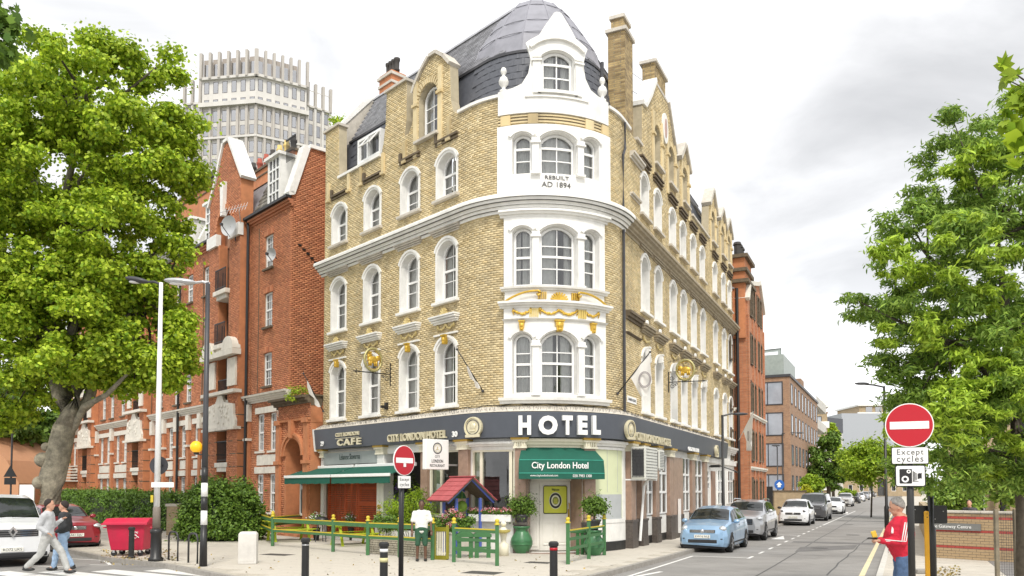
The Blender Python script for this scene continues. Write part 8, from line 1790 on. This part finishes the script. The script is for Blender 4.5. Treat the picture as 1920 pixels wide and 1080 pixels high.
q = MB(); q.prism([(-.56, .95), (.56, .95), (.56, 1.0), (.3, 1.12), (-.3, 1.12), (-.56, 1.0)], -.64, .64, ax='x'); q.build('lid', M_BIN, t, bevel=.025); q = MB(); q.box(-.66, .66, -.60, -.54, .94, .985); q.tube([(.64, -.3, .85), (.7, -.3, .85), (.7, .3, .85), (.64, .3, .85)], .02, 6); q.tube([(-.64, -.3, .85), (-.7, -.3, .85), (-.7, .3, .85), (-.64, .3, .85)], .02, 6); q.build('rim_handle', M_BIN, t)
for x in (-.38, .38):
    for y in (-.3, .3):
        w = MB(); w.lathe([(.01, -.025), (.085, -.025), (.085, .025), (.01, .025)], seg=14); w.xf(Matrix.Translation((x, y, .085)) @ Matrix.Rotation(PI / 2, 4, 'X')); w.build('caster_wheel', M_BLACKR, t); w = MB(); w.box(x - .03, x + .03, y - .05, y + .05, .1, .2); w.build('caster_fork', M_STEEL, t)
q = MB(); rg = random.Random(2)
for k_ in range(5): pts = [(.1 + .09 * i + rg.uniform(-.02, .02), -.455 - .0 - (.62 + rg.uniform(-.1, .1) - .45) * .17, .62 + rg.uniform(-.1, .12)) for i in range(4)]; q.tube([(a, -.47, c) for a, b, c in pts], .008, 4)
q.build('graffiti', M_SIGNW, t)
def no_entry(t, c, r, az, arm, txt_z, pw, ph, cam_plate=None, rr=.0):
    M = Matrix.Translation(c) @ Matrix.Rotation(az, 4, 'Z')
    def bl(q, n, m, par=None): q.xf(M); return q.build(n, m, par or t)
    q = MB(); q.prism(ellipse(0, 0, r, r, 40), -.0, .02); pl = bl(q, 'sign_disc', M_SIGNW); q = MB(); q.prism(ellipse(0, 0, r * .955, r * .955, 40), -.004, .0); bl(q, 'red_face', M_RED, pl)
    q = MB(); q.box(-r * .80, r * .80, -.008, -.003, -r * .17, r * .17); bl(q, 'white_bar', M_SIGNW, pl)
    q = MB(); q.box(-pw / 2, pw / 2, 0, .015, txt_z - ph / 2, txt_z + ph / 2); p2 = bl(q, 'plate', M_BLACK); q = MB(); q.prism(rrect(-pw / 2 + .008, pw / 2 - .008, txt_z - ph / 2 + .008, txt_z + ph / 2 - .008, .015), -.004, 0); bl(q, 'plate_face', M_SIGNW, p2)
    for i, w_ in enumerate(('Except', 'cycles')):
        tx = text_mb(w_, .1, .004, spacing=1.15); xs = [v[0] for v in tx.v]; k_ = pw * .72 / (max(xs) - min(xs)); tx.v = [(x * k_, y - .006, z * k_ * 1.0 + txt_z + ph * (.2 if i == 0 else -.2)) for x, y, z in tx.v]; bl(tx, 'lettering', M_INK, p2)
Y_ = 15.6; c = D(753, 863.5, Y_); NE1 = thing('no_entry_sign', 'narrow-looking turned no entry sign with Except cycles plate in front of the restaurant', 'sign', (c.x, c.y, 0)); cc = Vector((.81 * .075, -.59 * .075, c.z)); no_entry(NE1, cc, .295, R_(54), 0, -.42, .36, .25)
q = MB(); q.lathe([(.05, 0), (.05, c.z + .2)], seg=12); q.build('pole', M_BLACK, NE1, smooth=True); st_ = MB(); st_.cbox((0, 0, 0), (.07, .004, .07)); st_.xf(Matrix.Translation(cc) @ Matrix.Rotation(R_(54), 4, 'Z') @ Matrix.Translation((0, -.012, -.09))); st_.build('sticker', M_SIGNW, NE1)
Y_ = 11.1; c = D(1704, 798, Y_); az = -R_(22); NE2 = thing('no_entry_sign', 'large no entry sign above an Except cycles plate and a camera symbol plate at right', 'sign', (c.x, c.y, 0)); cc = Vector((-.37 * .07, -.93 * .07, c.z)); no_entry(NE2, cc, .305, az, 0, -.42, .46, .235)
q = MB(); q.lathe([(.046, 0), (.046, c.z + .15)], seg=14); q.build('pole', M_BLACK, NE2, smooth=True)
for z in (-.16, .12, -.42, -.72): q = MB(); q.box(-.06, .06, -.05, .055, c.z + z - .02, c.z + z + .02); q.build('clip', M_STEEL, NE2)
M = Matrix.Translation(cc) @ Matrix.Rotation(az, 4, 'Z'); zc = -.70
def cb(q, n, m, par=None): q.xf(M); return q.build(n, m, par or NE2)
q = MB(); q.prism(rrect(-.19, .19, zc - .15, zc + .15, .03), 0, .015); cp = cb(q, 'camera_plate', M_BLACK); q = MB(); q.prism(rrect(-.176, .176, zc - .136, zc + .136, .02), -.004, 0); cb(q, 'plate_face', M_SIGNW, cp)
q = MB(); q.prism(rrect(-.135, .02, zc - .105, zc + .095, .012), -.008, -.004); cb(q, 'camera_symbol', M_BLACK, cp)
for (x, z, r0, r1) in ((-.065, zc - .045, .024, .045), (-.02, zc + .06, .012, .026)): q = MB(); q.holed(ellipse(x, z, r1, r1, 20), [ellipse(x, z, r0, r0, 20)], -.008, -.012); cb(q, 'lens_ring', M_SIGNW, cp)
q = MB()
for i in range(3): q.box(.032 + i * .017, .042 + i * .017, -.008, -.004, zc - .07 + i * .006, zc + .065 - i * .012)
q.box(.03, .1, -.008, -.004, zc - .078, zc - .07); q.prism([(.09, zc - .045), (.12, zc - .035), (.12, zc + .04), (.09, zc + .03)], -.008, -.004); q.prism([(.12, zc - .03), (.14, zc - .04), (.14, zc + .045), (.12, zc + .03)], -.008, -.004); cb(q, 'camera_body_symbol', M_BLACK, cp)
Y_ = 14.2; a, b = D(1703, 948, Y_), D(1780, 982, Y_); DB = thing('direction_sign', 'black unlit back of a wide road sign on a thick black post beside the man', 'sign', (D(1745, 950, Y_).x, Y_, 0)); ox = DB.location.x
q = MB(); q.prism(rrect(a.x - ox, b.x - ox, b.z, a.z, .03), .06, .09); q.build('sign_plate', M_BLACK, DB)
for x, z in ((-.3, .06), (-.25, .25), (.1, .08), (.25, .22), (.05, .26)): q = MB(); q.ball((x, .055, b.z + z), .012, 6, 4); q.build('bolt', M_STEEL, DB)
q = MB(); q.lathe([(.075, 0), (.075, zat(DB.location, 990)), (.05, zat(DB.location, 985)), (.05, D(1745, 930, Y_).z)], seg=14); q.build('post', M_BLACK, DB, smooth=True)
Y_ = 13.7; a, b = D(1737, 958, Y_), D(1737, 1060, Y_); YL = thing('yellow_post', 'slim yellow metal lever leaning against the thick black sign post', 'post', (a.x, Y_, 0)); q = MB(); q.prism(rrect(-.035, .03, b.z - .8 if b.z > .9 else 0.0, a.z, .03), -.02, .02); q.build('lever', mat('traffic_yellow', (.75, .38, .01), .5, dirt=.15), YL)
for z in (.05, .11): q = MB(); q.ball((0, -.02, a.z - z), .01, 6, 4); q.build('hole', M_BLACK, YL)
st = thing('stone_block', 'small grey stone block on the ground behind the sign post', 'block', G(1733, 1075)); q = MB(); q.box(-.22, .16, -.12, .12, 0, .1); q.build('block', M_KERB, st, bevel=.02)
def street_lamp(label, x, ybase, ytop, arm, Y=None, r=.07, base=True):
    p = G(x, ybase); t = thing('street_lamp', label, 'street lamp', p); zt = D(x, ytop, p.y).z; q = MB(); q.lathe([(r * 1.6, 0), (r * 1.6, 1.1), (r, 1.2), (r * .8, zt)], seg=10); q.build('column', M_BLACK, t, smooth=True)
    if arm: e = D(arm[0], arm[1], p.y) - p; q = MB(); q.tube([(0, 0, zt - .05), (e.x * .5, 0, zt + .06), tuple(e)], r * .6, 8); q.build('arm', M_BLACK, t); q = MB(); q.ball((e.x * 1.05, 0, e.z + .02), 1, 10, 6, (.38, .15, .07)); q.build('lantern', M_DGREY, t, smooth=True)
    return t
street_lamp('tall black street lamp on the right pavement behind the no entry sign', 1663, 992, 724, (1618, 720))
street_lamp('black street lamp standing in front of the white side wall of the hotel', 1357, 1000, 778, (1386, 777))
street_lamp('thin black street lamp with left-hand arm beside the brown brick flats', 1469, 957, 812, (1498, 812), r=.06); street_lamp('short black lamp column beside the blue round sign', 1459, 962, 838, (1455, 836), r=.06)
t = thing('round_blue_sign', 'small blue round direction sign on the short lamp column', 'sign', G(1459, 962) + Vector((0, -.1, 0))); z = D(1462, 909, t.location.y).z; q = MB(); q.prism(ellipse(.1, z, .42, .42, 20), -.03, 0); q.build('disc', mat('sign_blue', (.03, .13, .45), .4), t); q = MB(); q.prism([(-.05, z - .2), (.2, z - .2), (.2, z), (.32, z), (.08, z + .25), (-.17, z), (-.05, z)], -.045, -.03); q.build('arrow', M_SIGNW, t)
TG = thing('tree_guard', 'wire mesh tree guard on two square posts round the right-hand tree', 'tree guard', G(1885, 1100)); p = TG.location; yy = p.y
for x in (1867, 1903): c = D(x, 955, yy) - p; q = MB(); q.box(c.x - .035, c.x + .035, -.035, .035, 0, c.z); q.build('post', mat('weathered_timber', (.20, .17, .12), .85, var=.3, bump=.4), TG)
x0_, x1_ = (D(1867, 960, yy) - p).x, (D(1925, 960, yy) - p).x; zt = (D(1885, 962, yy) - p).z; q = MB()
for i in range(int((x1_ - x0_) / .05)): q.beam((x0_ + i * .05, 0, .1), (x0_ + i * .05, 0, zt), .004)
for i in range(int(zt / .05)): q.beam((x0_, 0, .1 + i * .05), (x1_, 0, .1 + i * .05), .004)
q.build('wire_mesh', M_DGREY, TG, kind='stuff')
def fpost(t, p, h=1.12, w=.1):
    l = p - t.location; q = MB(); q.box(l.x - w / 2, l.x + w / 2, l.y - w / 2, l.y + w / 2, 0, h - .07); o = q.build('post', M_FG, t, bevel=.008); q = MB(); q.lathe([(.075, h - .09), (.08, h - .06), (.05, h - .05), (.04, h - .02), (.058, h + .01), (.055, h + .05), (.01, h + .075)], (l.x, l.y, 0), 12); q.build('finial', M_FY, o, smooth=True)
def rail(t, a, b, z0, z1, m=M_FG, y=.0, nm='rail', th=.04, dz=0.):
    a = a - t.location; b = b - t.location; q = MB(); q.beam((a.x, a.y, (z0 + z1) / 2), (b.x, b.y, (z0 + z1) / 2 + dz), th, z1 - z0); return q.build(nm, m, t)
def fence(label, pts, rails, h=1.12, ytop=True):
    t = thing('timber_fence', label, 'fence', G(*pts[0]))
    P_ = [G(*p) for p in pts]
    for p in P_: fpost(t, p, h)
    for a, b in zip(P_[:-1], P_[1:]):
        for (z0, z1, yel) in rails: 
            rail(t, a, b, z0, z1); 
            if yel: rail(t, a, b, z1, z1 + .03, M_FY, nm='yellow_cap', th=.05)
    return t
fence('green post and rail fence with yellow ball caps round the picnic tables', [(474, 1003), (511, 1024), (624.5, 1034.6), (689.6, 1041), (749, 1045), (811, 1050)], [(.84, .96, True), (.50, .58, True)])
fence('short back run of green fence with yellow rail behind the first picnic table', [(511, 1016), (573, 1006)], [(.86, .92, True), (.6, .68, True)], 1.1)
fence('green fence panel with three rails in front of the wishing well', [(851, 1054), (932, 1061)], [(.84, .92, True), (.60, .68, False), (.32, .42, False)], 1.15)
fence('green fence panel with yellow ball caps right of the hotel door', [(1065, 1058), (1104, 1048), (1133, 1041)], [(.84, .88, True), (.62, .70, False), (.36, .44, False)], 1.18)
GT = thing('picket_gate', 'olive framed gate with cream pickets between the stone wall and the fence panel', 'gate', G(813, 1050)); a, b = G(815, 1049), G(839, 1050); d = b - a
for u in (0, 1): l = a + d * u - GT.location; q = MB(); q.box(l.x - .04, l.x + .04, l.y - .04, l.y + .04, .03, .98); q.build('gate_stile', mat('olive_paint', (.22, .20, .01), .5), GT)
for z in (.06, .86): q = MB(); l = a - GT.location; q.beam((l.x, l.y, z), (l.x + d.x, l.y + d.y, z), .05, .12); q.build('gate_rail', MATS['olive_paint'], GT)
for i in range(6): l = a + d * (i + .5) / 6 - GT.location; q = MB(); q.box(l.x - .018, l.x + .018, l.y - .01, l.y + .01, .08, .84); q.build('picket', M_CREAM, GT)
PK = thing('picket_planter', 'cream picket planter boxes below the restaurant window', 'planter', G(845, 1030)); a, b = G(842, 1034), G(948, 1030); d = b - a
q = MB(); q.beam(a - PK.location + Vector((0, .25, .3)), b - PK.location + Vector((0, .25, .3)), .45, .58); q.build('box', M_DSTONE, PK)
for i in range(26): l = a + d * (i + .5) / 26 - PK.location; q = MB(); q.box(l.x - .022, l.x + .022, l.y - .012, l.y + .012, .03, .72 + .03 * (i % 2)); q.build('picket', M_CREAM, PK)
for i, (x, lb) in enumerate(((872, 'left green slatted seat behind the three-rail fence panel'), (905, 'right green slatted seat behind the three-rail fence panel'))):
    t = thing('garden_bench', lb, 'seat', G(x, 1046), .1)
    for sx in (-.17, .17): q = MB(); q.box(sx - .06, sx + .06, -.02, .02, 0, .62); q.build('leg', M_FG, t)
    for z in (.5, .3): q = MB(); q.box(-.24, .24, -.045, -.02, z - .03, z + .03); q.build('slat', M_FG, t)
    q = MB(); q.prism([(-.26, .6), (.26, .6), (.26, .68), (.12, .76), (-.12, .76), (-.26, .68)], -.05, .3); q.build('seat', M_FG, t)
t = thing('garden_bench', 'green slatted seat behind the fence panel right of the door', 'seat', G(1092, 1040), .5)
for sx in (-.17, 0, .17): q = MB(); q.box(sx - .05, sx + .05, -.02, .02, 0, .72); q.build('leg', M_FG, t)
q = MB(); q.box(-.26, .26, -.04, .25, .66, .74); q.build('seat', M_FG, t)
def picnic(x, y, label, rz, sc=1.):
    t = thing('picnic_table', label, 'picnic table', G(x, y), rz); t.scale = (sc,) * 3
    for i in range(5): q = MB(); yb = -.32 + i * .16; q.box(-.85, .85, yb - .07, yb + .07, .70, .735); q.build('tabletop_board', M_LIME, t, bevel=.006)
    for s in (-1, 1):
        for j in (0, 1): q = MB(); yb = s * (.62 + j * .14); q.box(-.85, .85, yb - .06, yb + .06, .42, .45); q.build('seat_board', M_LIME, t, bevel=.006)
    for x_ in (-.6, .6):
        for s in (-1, 1): q = MB(); q.beam((x_, s * .22, .70), (x_, s * .52, 0), .09, .04); q.build('leg', M_LIME, t)
        q = MB(); q.box(x_ - .02, x_ + .02, -.78, .78, .35, .42); q.box(x_ - .02, x_ + .02, -.36, .36, .64, .70); q.build('cross_beam', M_LIME, t)
    return t
picnic(541, 1014, 'lime green picnic table at the left end of the fenced garden', .55, 1.08); picnic(662, 1022, 'lime yellow picnic table in front of the red shutter', .6, 1.0)
wl = thing('wishing_well', 'wishing well shelter with red tiled roof on bright blue posts', 'wishing well', G(866, 1036), .62); wl.scale = (1.05, .9, 1.06); 
hh = 1.62; e = .62
for sx in (-.42, .42):
    for sy in (-.42, .42): q = MB(); q.box(sx - .04, sx + .04, sy - .04, sy + .04, 0, hh); q.build('post', M_BLUE, wl, bevel=.006)
for sy in (-.62, .62):
    for s in (-1, 1): q = MB(); q.beam((s * .82, sy * .98, hh - .12), (0, sy * .98, hh + .58), .05, .10); q.build('barge_board', M_BLUE, wl)
for s in (-1, 1):
    sl = math.atan2(.68, .84)
    for r in range(5):
        for c in range(4):
            q = MB(); u0 = r / 5; xx = s * (.86 * (1 - u0 - .1)); zz = hh - .11 + .70 * (u0 + .1) + .03 + .012
            q.cbox((xx, -.54 + c * .36, zz), (.235, .35, .03), ry=s * (sl - .06)); q.build('roof_tile', M_PNK, wl)
    q = MB(); q.cbox((s * .42, 0, hh + .235), (1.08, 1.42, .02), ry=s * sl); q.build('roof_board', M_DSTONE, wl)
q = MB(); q.cbox((0, 0, hh + .64), (.16, 1.5, .04)); q.build('ridge_tile', M_PNK, wl, bevel=.01)
q = MB(); q.prism([(-.38, hh - .02), (.38, hh - .02), (.3, hh + .14), (0, hh + .34), (-.3, hh + .14)], .4, .43); q.build('green_gable_panel', M_FG, wl); q = MB(); q.tube([(0, 0, hh + .35), (0, 0, hh - .1)], .012, 6); q.ball((0, 0, hh - .25), .17, 12, 8); q.build('hanging_plant_ball', M_LF5, wl)
q = MB(); q.lathe([(.40, 0), (.40, .55), (.43, .56), (.43, .62), (.34, .62), (.34, .3)], seg=18); q.build('well_ring', M_STONE, wl)
sw = thing('garden_wall', 'low dry-stone garden wall of pale flat stones behind the green fence', 'wall', G(690, 1036)); a, b = G(692, 1037), G(812, 1046); d = b - a; L_ = d.length; an = azdir(d); rg = random.Random(3); sme = None
q = MB(); q.beam(a - sw.location + Vector((0, .12, .24)), b - sw.location + Vector((0, .12, .24)), .2, .46); q.build('wall_core', M_DSTONE, sw)
M_GST = mat('garden_stone', (.50, .46, .36), .85, var=.2, vscale=8, bump=.3, island=.25, dirt=.15)
for r in range(7):
    s = -rg.random() * .1
    while s < L_:
        w = rg.uniform(.12, .30); c = a + d.normalized() * (s + w / 2) - sw.location; q = MB(); q.cbox((c.x, c.y, .035 + r * .07), (w - .015, .14 + rg.uniform(0, .03), .058), an); q.build('stone', M_GST, sw, bevel=.008); s += w
def plant(name, label, x, y, blobs_, n, size, m, tm=T_LAN, seed=1, cat='plant', flat=.9, Y=None):
    b = G(x, y) if Y is None else D(x, 950, Y); b.z = 0; t = thing(name, label, cat, b); C = [tuple(D(px_, py_, b.y)) for px_, py_, r in blobs_]; leaves('foliage', C, [r * b.y / FPX for _, _, r in blobs_], n, size, m, t, tm, seed, flat); limb_mesh([([(b.x, b.y, .0), c], [.015, .005]) for c in C], 'stems', M_BARKD, t, 5); return t, b
plant('garden_shrub', 'feathery yellow-green shrub behind the stone garden wall', 770, 1030, [(750, 960, 24), (775, 940, 22), (798, 965, 20), (735, 950, 18), (762, 975, 20), (785, 925, 12), (800, 945, 15), (740, 985, 15), (815, 985, 12)], 4200, .10, M_LF4)
plant('garden_shrub', 'spiky grassy green plant left of the yellow-green shrub', 722, 1032, [(715, 975, 14), (725, 985, 14), (735, 975, 12), (705, 980, 8)], 1100, .12, M_LF5, seed=2)
plant('conifer_shrub', 'small golden conifer beside the red shutter', 712, 1028, [(711, 975, 6), (711, 962, 5), (711, 950, 4), (711, 985, 6)], 700, .05, mat('golden_leaf', (.42, .30, .03), .7, var=.2, island=.3), T_DIA, 3)
wt, _ = plant('wisteria', 'climbing plant with purple flower spikes on the recess by the cafe', 765, 1018, [(745, 905, 12), (765, 900, 14), (780, 915, 12), (788, 940, 10), (742, 925, 8)], 900, .1, M_LF5, seed=5)
M_PUR = mat('purple_petal', (.22, .14, .42), .7, var=.3, island=.3); C = [tuple(D(px_, py_, wt.location.y)) for px_, py_ in ((740, 930), (744, 915), (748, 938), (770, 905), (776, 920), (781, 935), (785, 950), (757, 945))]; leaves('flower_spikes', C, np.array([(.07, .07, .22)] * len(C)), 1500, .05, M_PUR, wt, T_DIA, 6, 1)
for (x, y, lb, bl, sd) in ((772, 1030, 'left', [], 1),): pass
ft = thing('flower_trough', 'white window trough full of pink and white flowers under the restaurant window', 'planter', HO.location); a_, b__ = S_(893), S_(963); q = MB(); q.box(a_, b__, .1, .38, .98, 1.2); HB(q, 'trough', M_WHITE, ft, bevel=.01)
C = [tuple(W(a_ + (b__ - a_) * i / 13, .26, 1.28)) for i in range(14)]; leaves('flower_leaves', C, [.13] * 14, 1800, .06, M_LF5, ft, T_DIA, 3); leaves('pink_flowers', [(x, y, z + .07) for x, y, z in C], [.13] * 14, 700, .05, mat('pink_petal', (.62, .12, .16), .6, island=.4, hue=(.8, .6, .6)), ft, T_DIA, 4)
fb = thing('flower_bed', 'pink and red flowers with dark shrubs growing behind the wishing well', 'flowers', G(850, 1030)); C = [tuple(D(x, y, 23.5)) for x, y in ((835, 975), (850, 965), (862, 975), (843, 990), (870, 985), (880, 975), (826, 985))]; leaves('foliage', C, [.2] * 7, 2200, .08, M_LF3, fb, T_DIA, 5); leaves('flowers', [(x, y - .1, z + .12) for x, y, z in C[:4]], [.15] * 4, 400, .06, MATS['pink_petal'], fb, T_DIA, 6)
def topiary(x, ybase, s, label, rball, yball):
    b = G(x, ybase); t = thing('topiary_pot', label, 'potted plant', b)
    q = MB(); q.lathe([(.20 * s, 0), (.22 * s, .03 * s), (.33 * s, .22 * s), (.35 * s, .34 * s), (.33 * s, .46 * s), (.22 * s, .66 * s), (.20 * s, .72 * s), (.25 * s, .78 * s), (.27 * s, .80 * s), (.27 * s, .84 * s), (.2 * s, .84 * s), (.18 * s, .7 * s)], seg=26); pt = q.build('green_urn', mat('glazed_green', (.05, .17, .07), .3, var=.15, vscale=5), t, smooth=True)
    for z, r in ((.28, .352), (.38, .35)): q = MB(); q.lathe([(r * s - .01, z * s - .012), (r * s + .012, z * s), (r * s - .01, z * s + .012)], seg=26); q.build('raised_ring', MATS['glazed_green'], pt, smooth=True)
    q = MB(); q.lathe([(.12 * s, .8 * s), (.16 * s, .95 * s), (.22 * s, 1.12 * s), (.25 * s, 1.16 * s), (.25 * s, 1.2 * s), (.2 * s, 1.2 * s)], seg=20); q.build('dark_planter', M_DGREY, t, smooth=True)
    c = D(x, yball, b.y); q = MB(); q.tube([(0, 0, 1.1 * s), (.02, 0, c.z - .1)], .03, 7); q.build('stem', M_BARKD, t); leaves('foliage', [tuple(c)] + [tuple(c + Vector((math.cos(a) * .28, math.sin(a) * .28, .18 * math.sin(a * 3))) * rball * 2.2) for a in range(7)], [rball] + [rball * .55] * 7, 3800, .075, M_LF5, t, T_DIA, int(x), .95)
topiary(978, 1037, 1.0, 'clipped round tree in a green glazed urn left of the hotel door', .38, 948); topiary(1114, 1041, .9, 'clipped round tree in a green glazed urn right of the hotel door', .34, 948)
t = thing('garden_statue', 'small cream and white garden figure holding a bowl left of the green urn', 'statue', G(944, 1042)); q = MB(); q.lathe([(.16, 0), (.16, .35), (.08, .4), (.09, .55), (.13, .7), (.1, .82), (.05, .86)], seg=12); q.ball((0, 0, .95), .09, 12, 8); q.tube([(0, .1, .75), (-.05, -.1, .66), (.0, -.18, .7)], .035, 6); q.build('figure', M_CREAM, t, smooth=True); q = MB(); q.lathe([(.02, .66), (.2, .72), (.22, .78), (.18, .78)], (0, -.12, 0), 14); q.build('bowl', mat('ochre_bowl', (.5, .42, .12), .6), t)
t = thing('push_scooter', 'dark and blue covered push scooter parked beside the green urn', 'scooter', G(957, 1034), .5); q = MB(); q.cbox((0, 0, .35), (.14, .45, .5), rx=.15); q.build('cover', M_BLACK, t, bevel=.05); q = MB(); q.cbox((.05, .05, .75), (.12, .3, .3)); q.build('blue_bag', mat('pale_blue_cloth', (.25, .38, .62), .8), t, bevel=.05)
for y in (-.2, .2): q = MB(); q.lathe([(.01, -.02), (.1, -.02), (.1, .02), (.01, .02)], seg=14); q.xf(Matrix.Translation((0, y, .1)) @ Matrix.Rotation(PI / 2, 4, 'Y')); q.build('wheel', M_BLACKR, t)
t = thing('shop_window_sign', 'narrow white framed shop window lettered RFC beside the red shutter', 'sign', HO.location); a_, b__ = S_(585), S_(600); q = MB(); q.holed([(a_, .9), (b__, .9), (b__, 2.3), (a_, 2.3)], [[(a_ + .06, 1), (b__ - .06, 1), (b__ - .06, 2.2), (a_ + .06, 2.2)]], .5, .56); HB(q, 'window_frame', M_WHITE, t); q = MB(); q.box(a_ + .05, b__ - .05, .5, .53, 1, 2.2); HB(q, 'dark_glass', M_DARKIN, t); wall_text('RFC', a_ + .08, b__ - .08, 2.05, .2, M_SIGNW, .545, .01, t)
t = thing('barbecue', 'black covered barbecue standing under the awning by the red shutter', 'barbecue', G(603, 1016)); q = MB(); q.ball((0, 0, .8), .28, 14, 8, (1, .8, .6)); q.build('bowl', M_BLACK, t, smooth=True)
for x, y in ((-.2, -.15), (.2, -.15), (0, .2)): q = MB(); q.beam((x * .6, y * .6, .75), (x, y, 0), .03); q.build('leg', M_DGREY, t)
for (x, y, lb) in ((593, 1013, 'small pot of white flowers at the left of the shutter'), (660, 1013, 'small pot of white and pink flowers before the shutter')):
    t = thing('flower_pot', lb, 'flower pot', G(x, y)); q = MB(); q.lathe([(.1, 0), (.16, .5), (.18, .5), (.14, .45)], seg=12); q.build('pot', M_BLACK, t); c = t.location + Vector((0, 0, .85)); leaves('foliage', [tuple(c)], [.28], 500, .08, M_LF3, t, T_DIA, 7); leaves('flowers', [tuple(c + Vector((0, -.05, .05)))], [.28], 160, .07, mat('white_petal', (.75, .7, .7), .7, island=.2), t, T_DIA, 8)
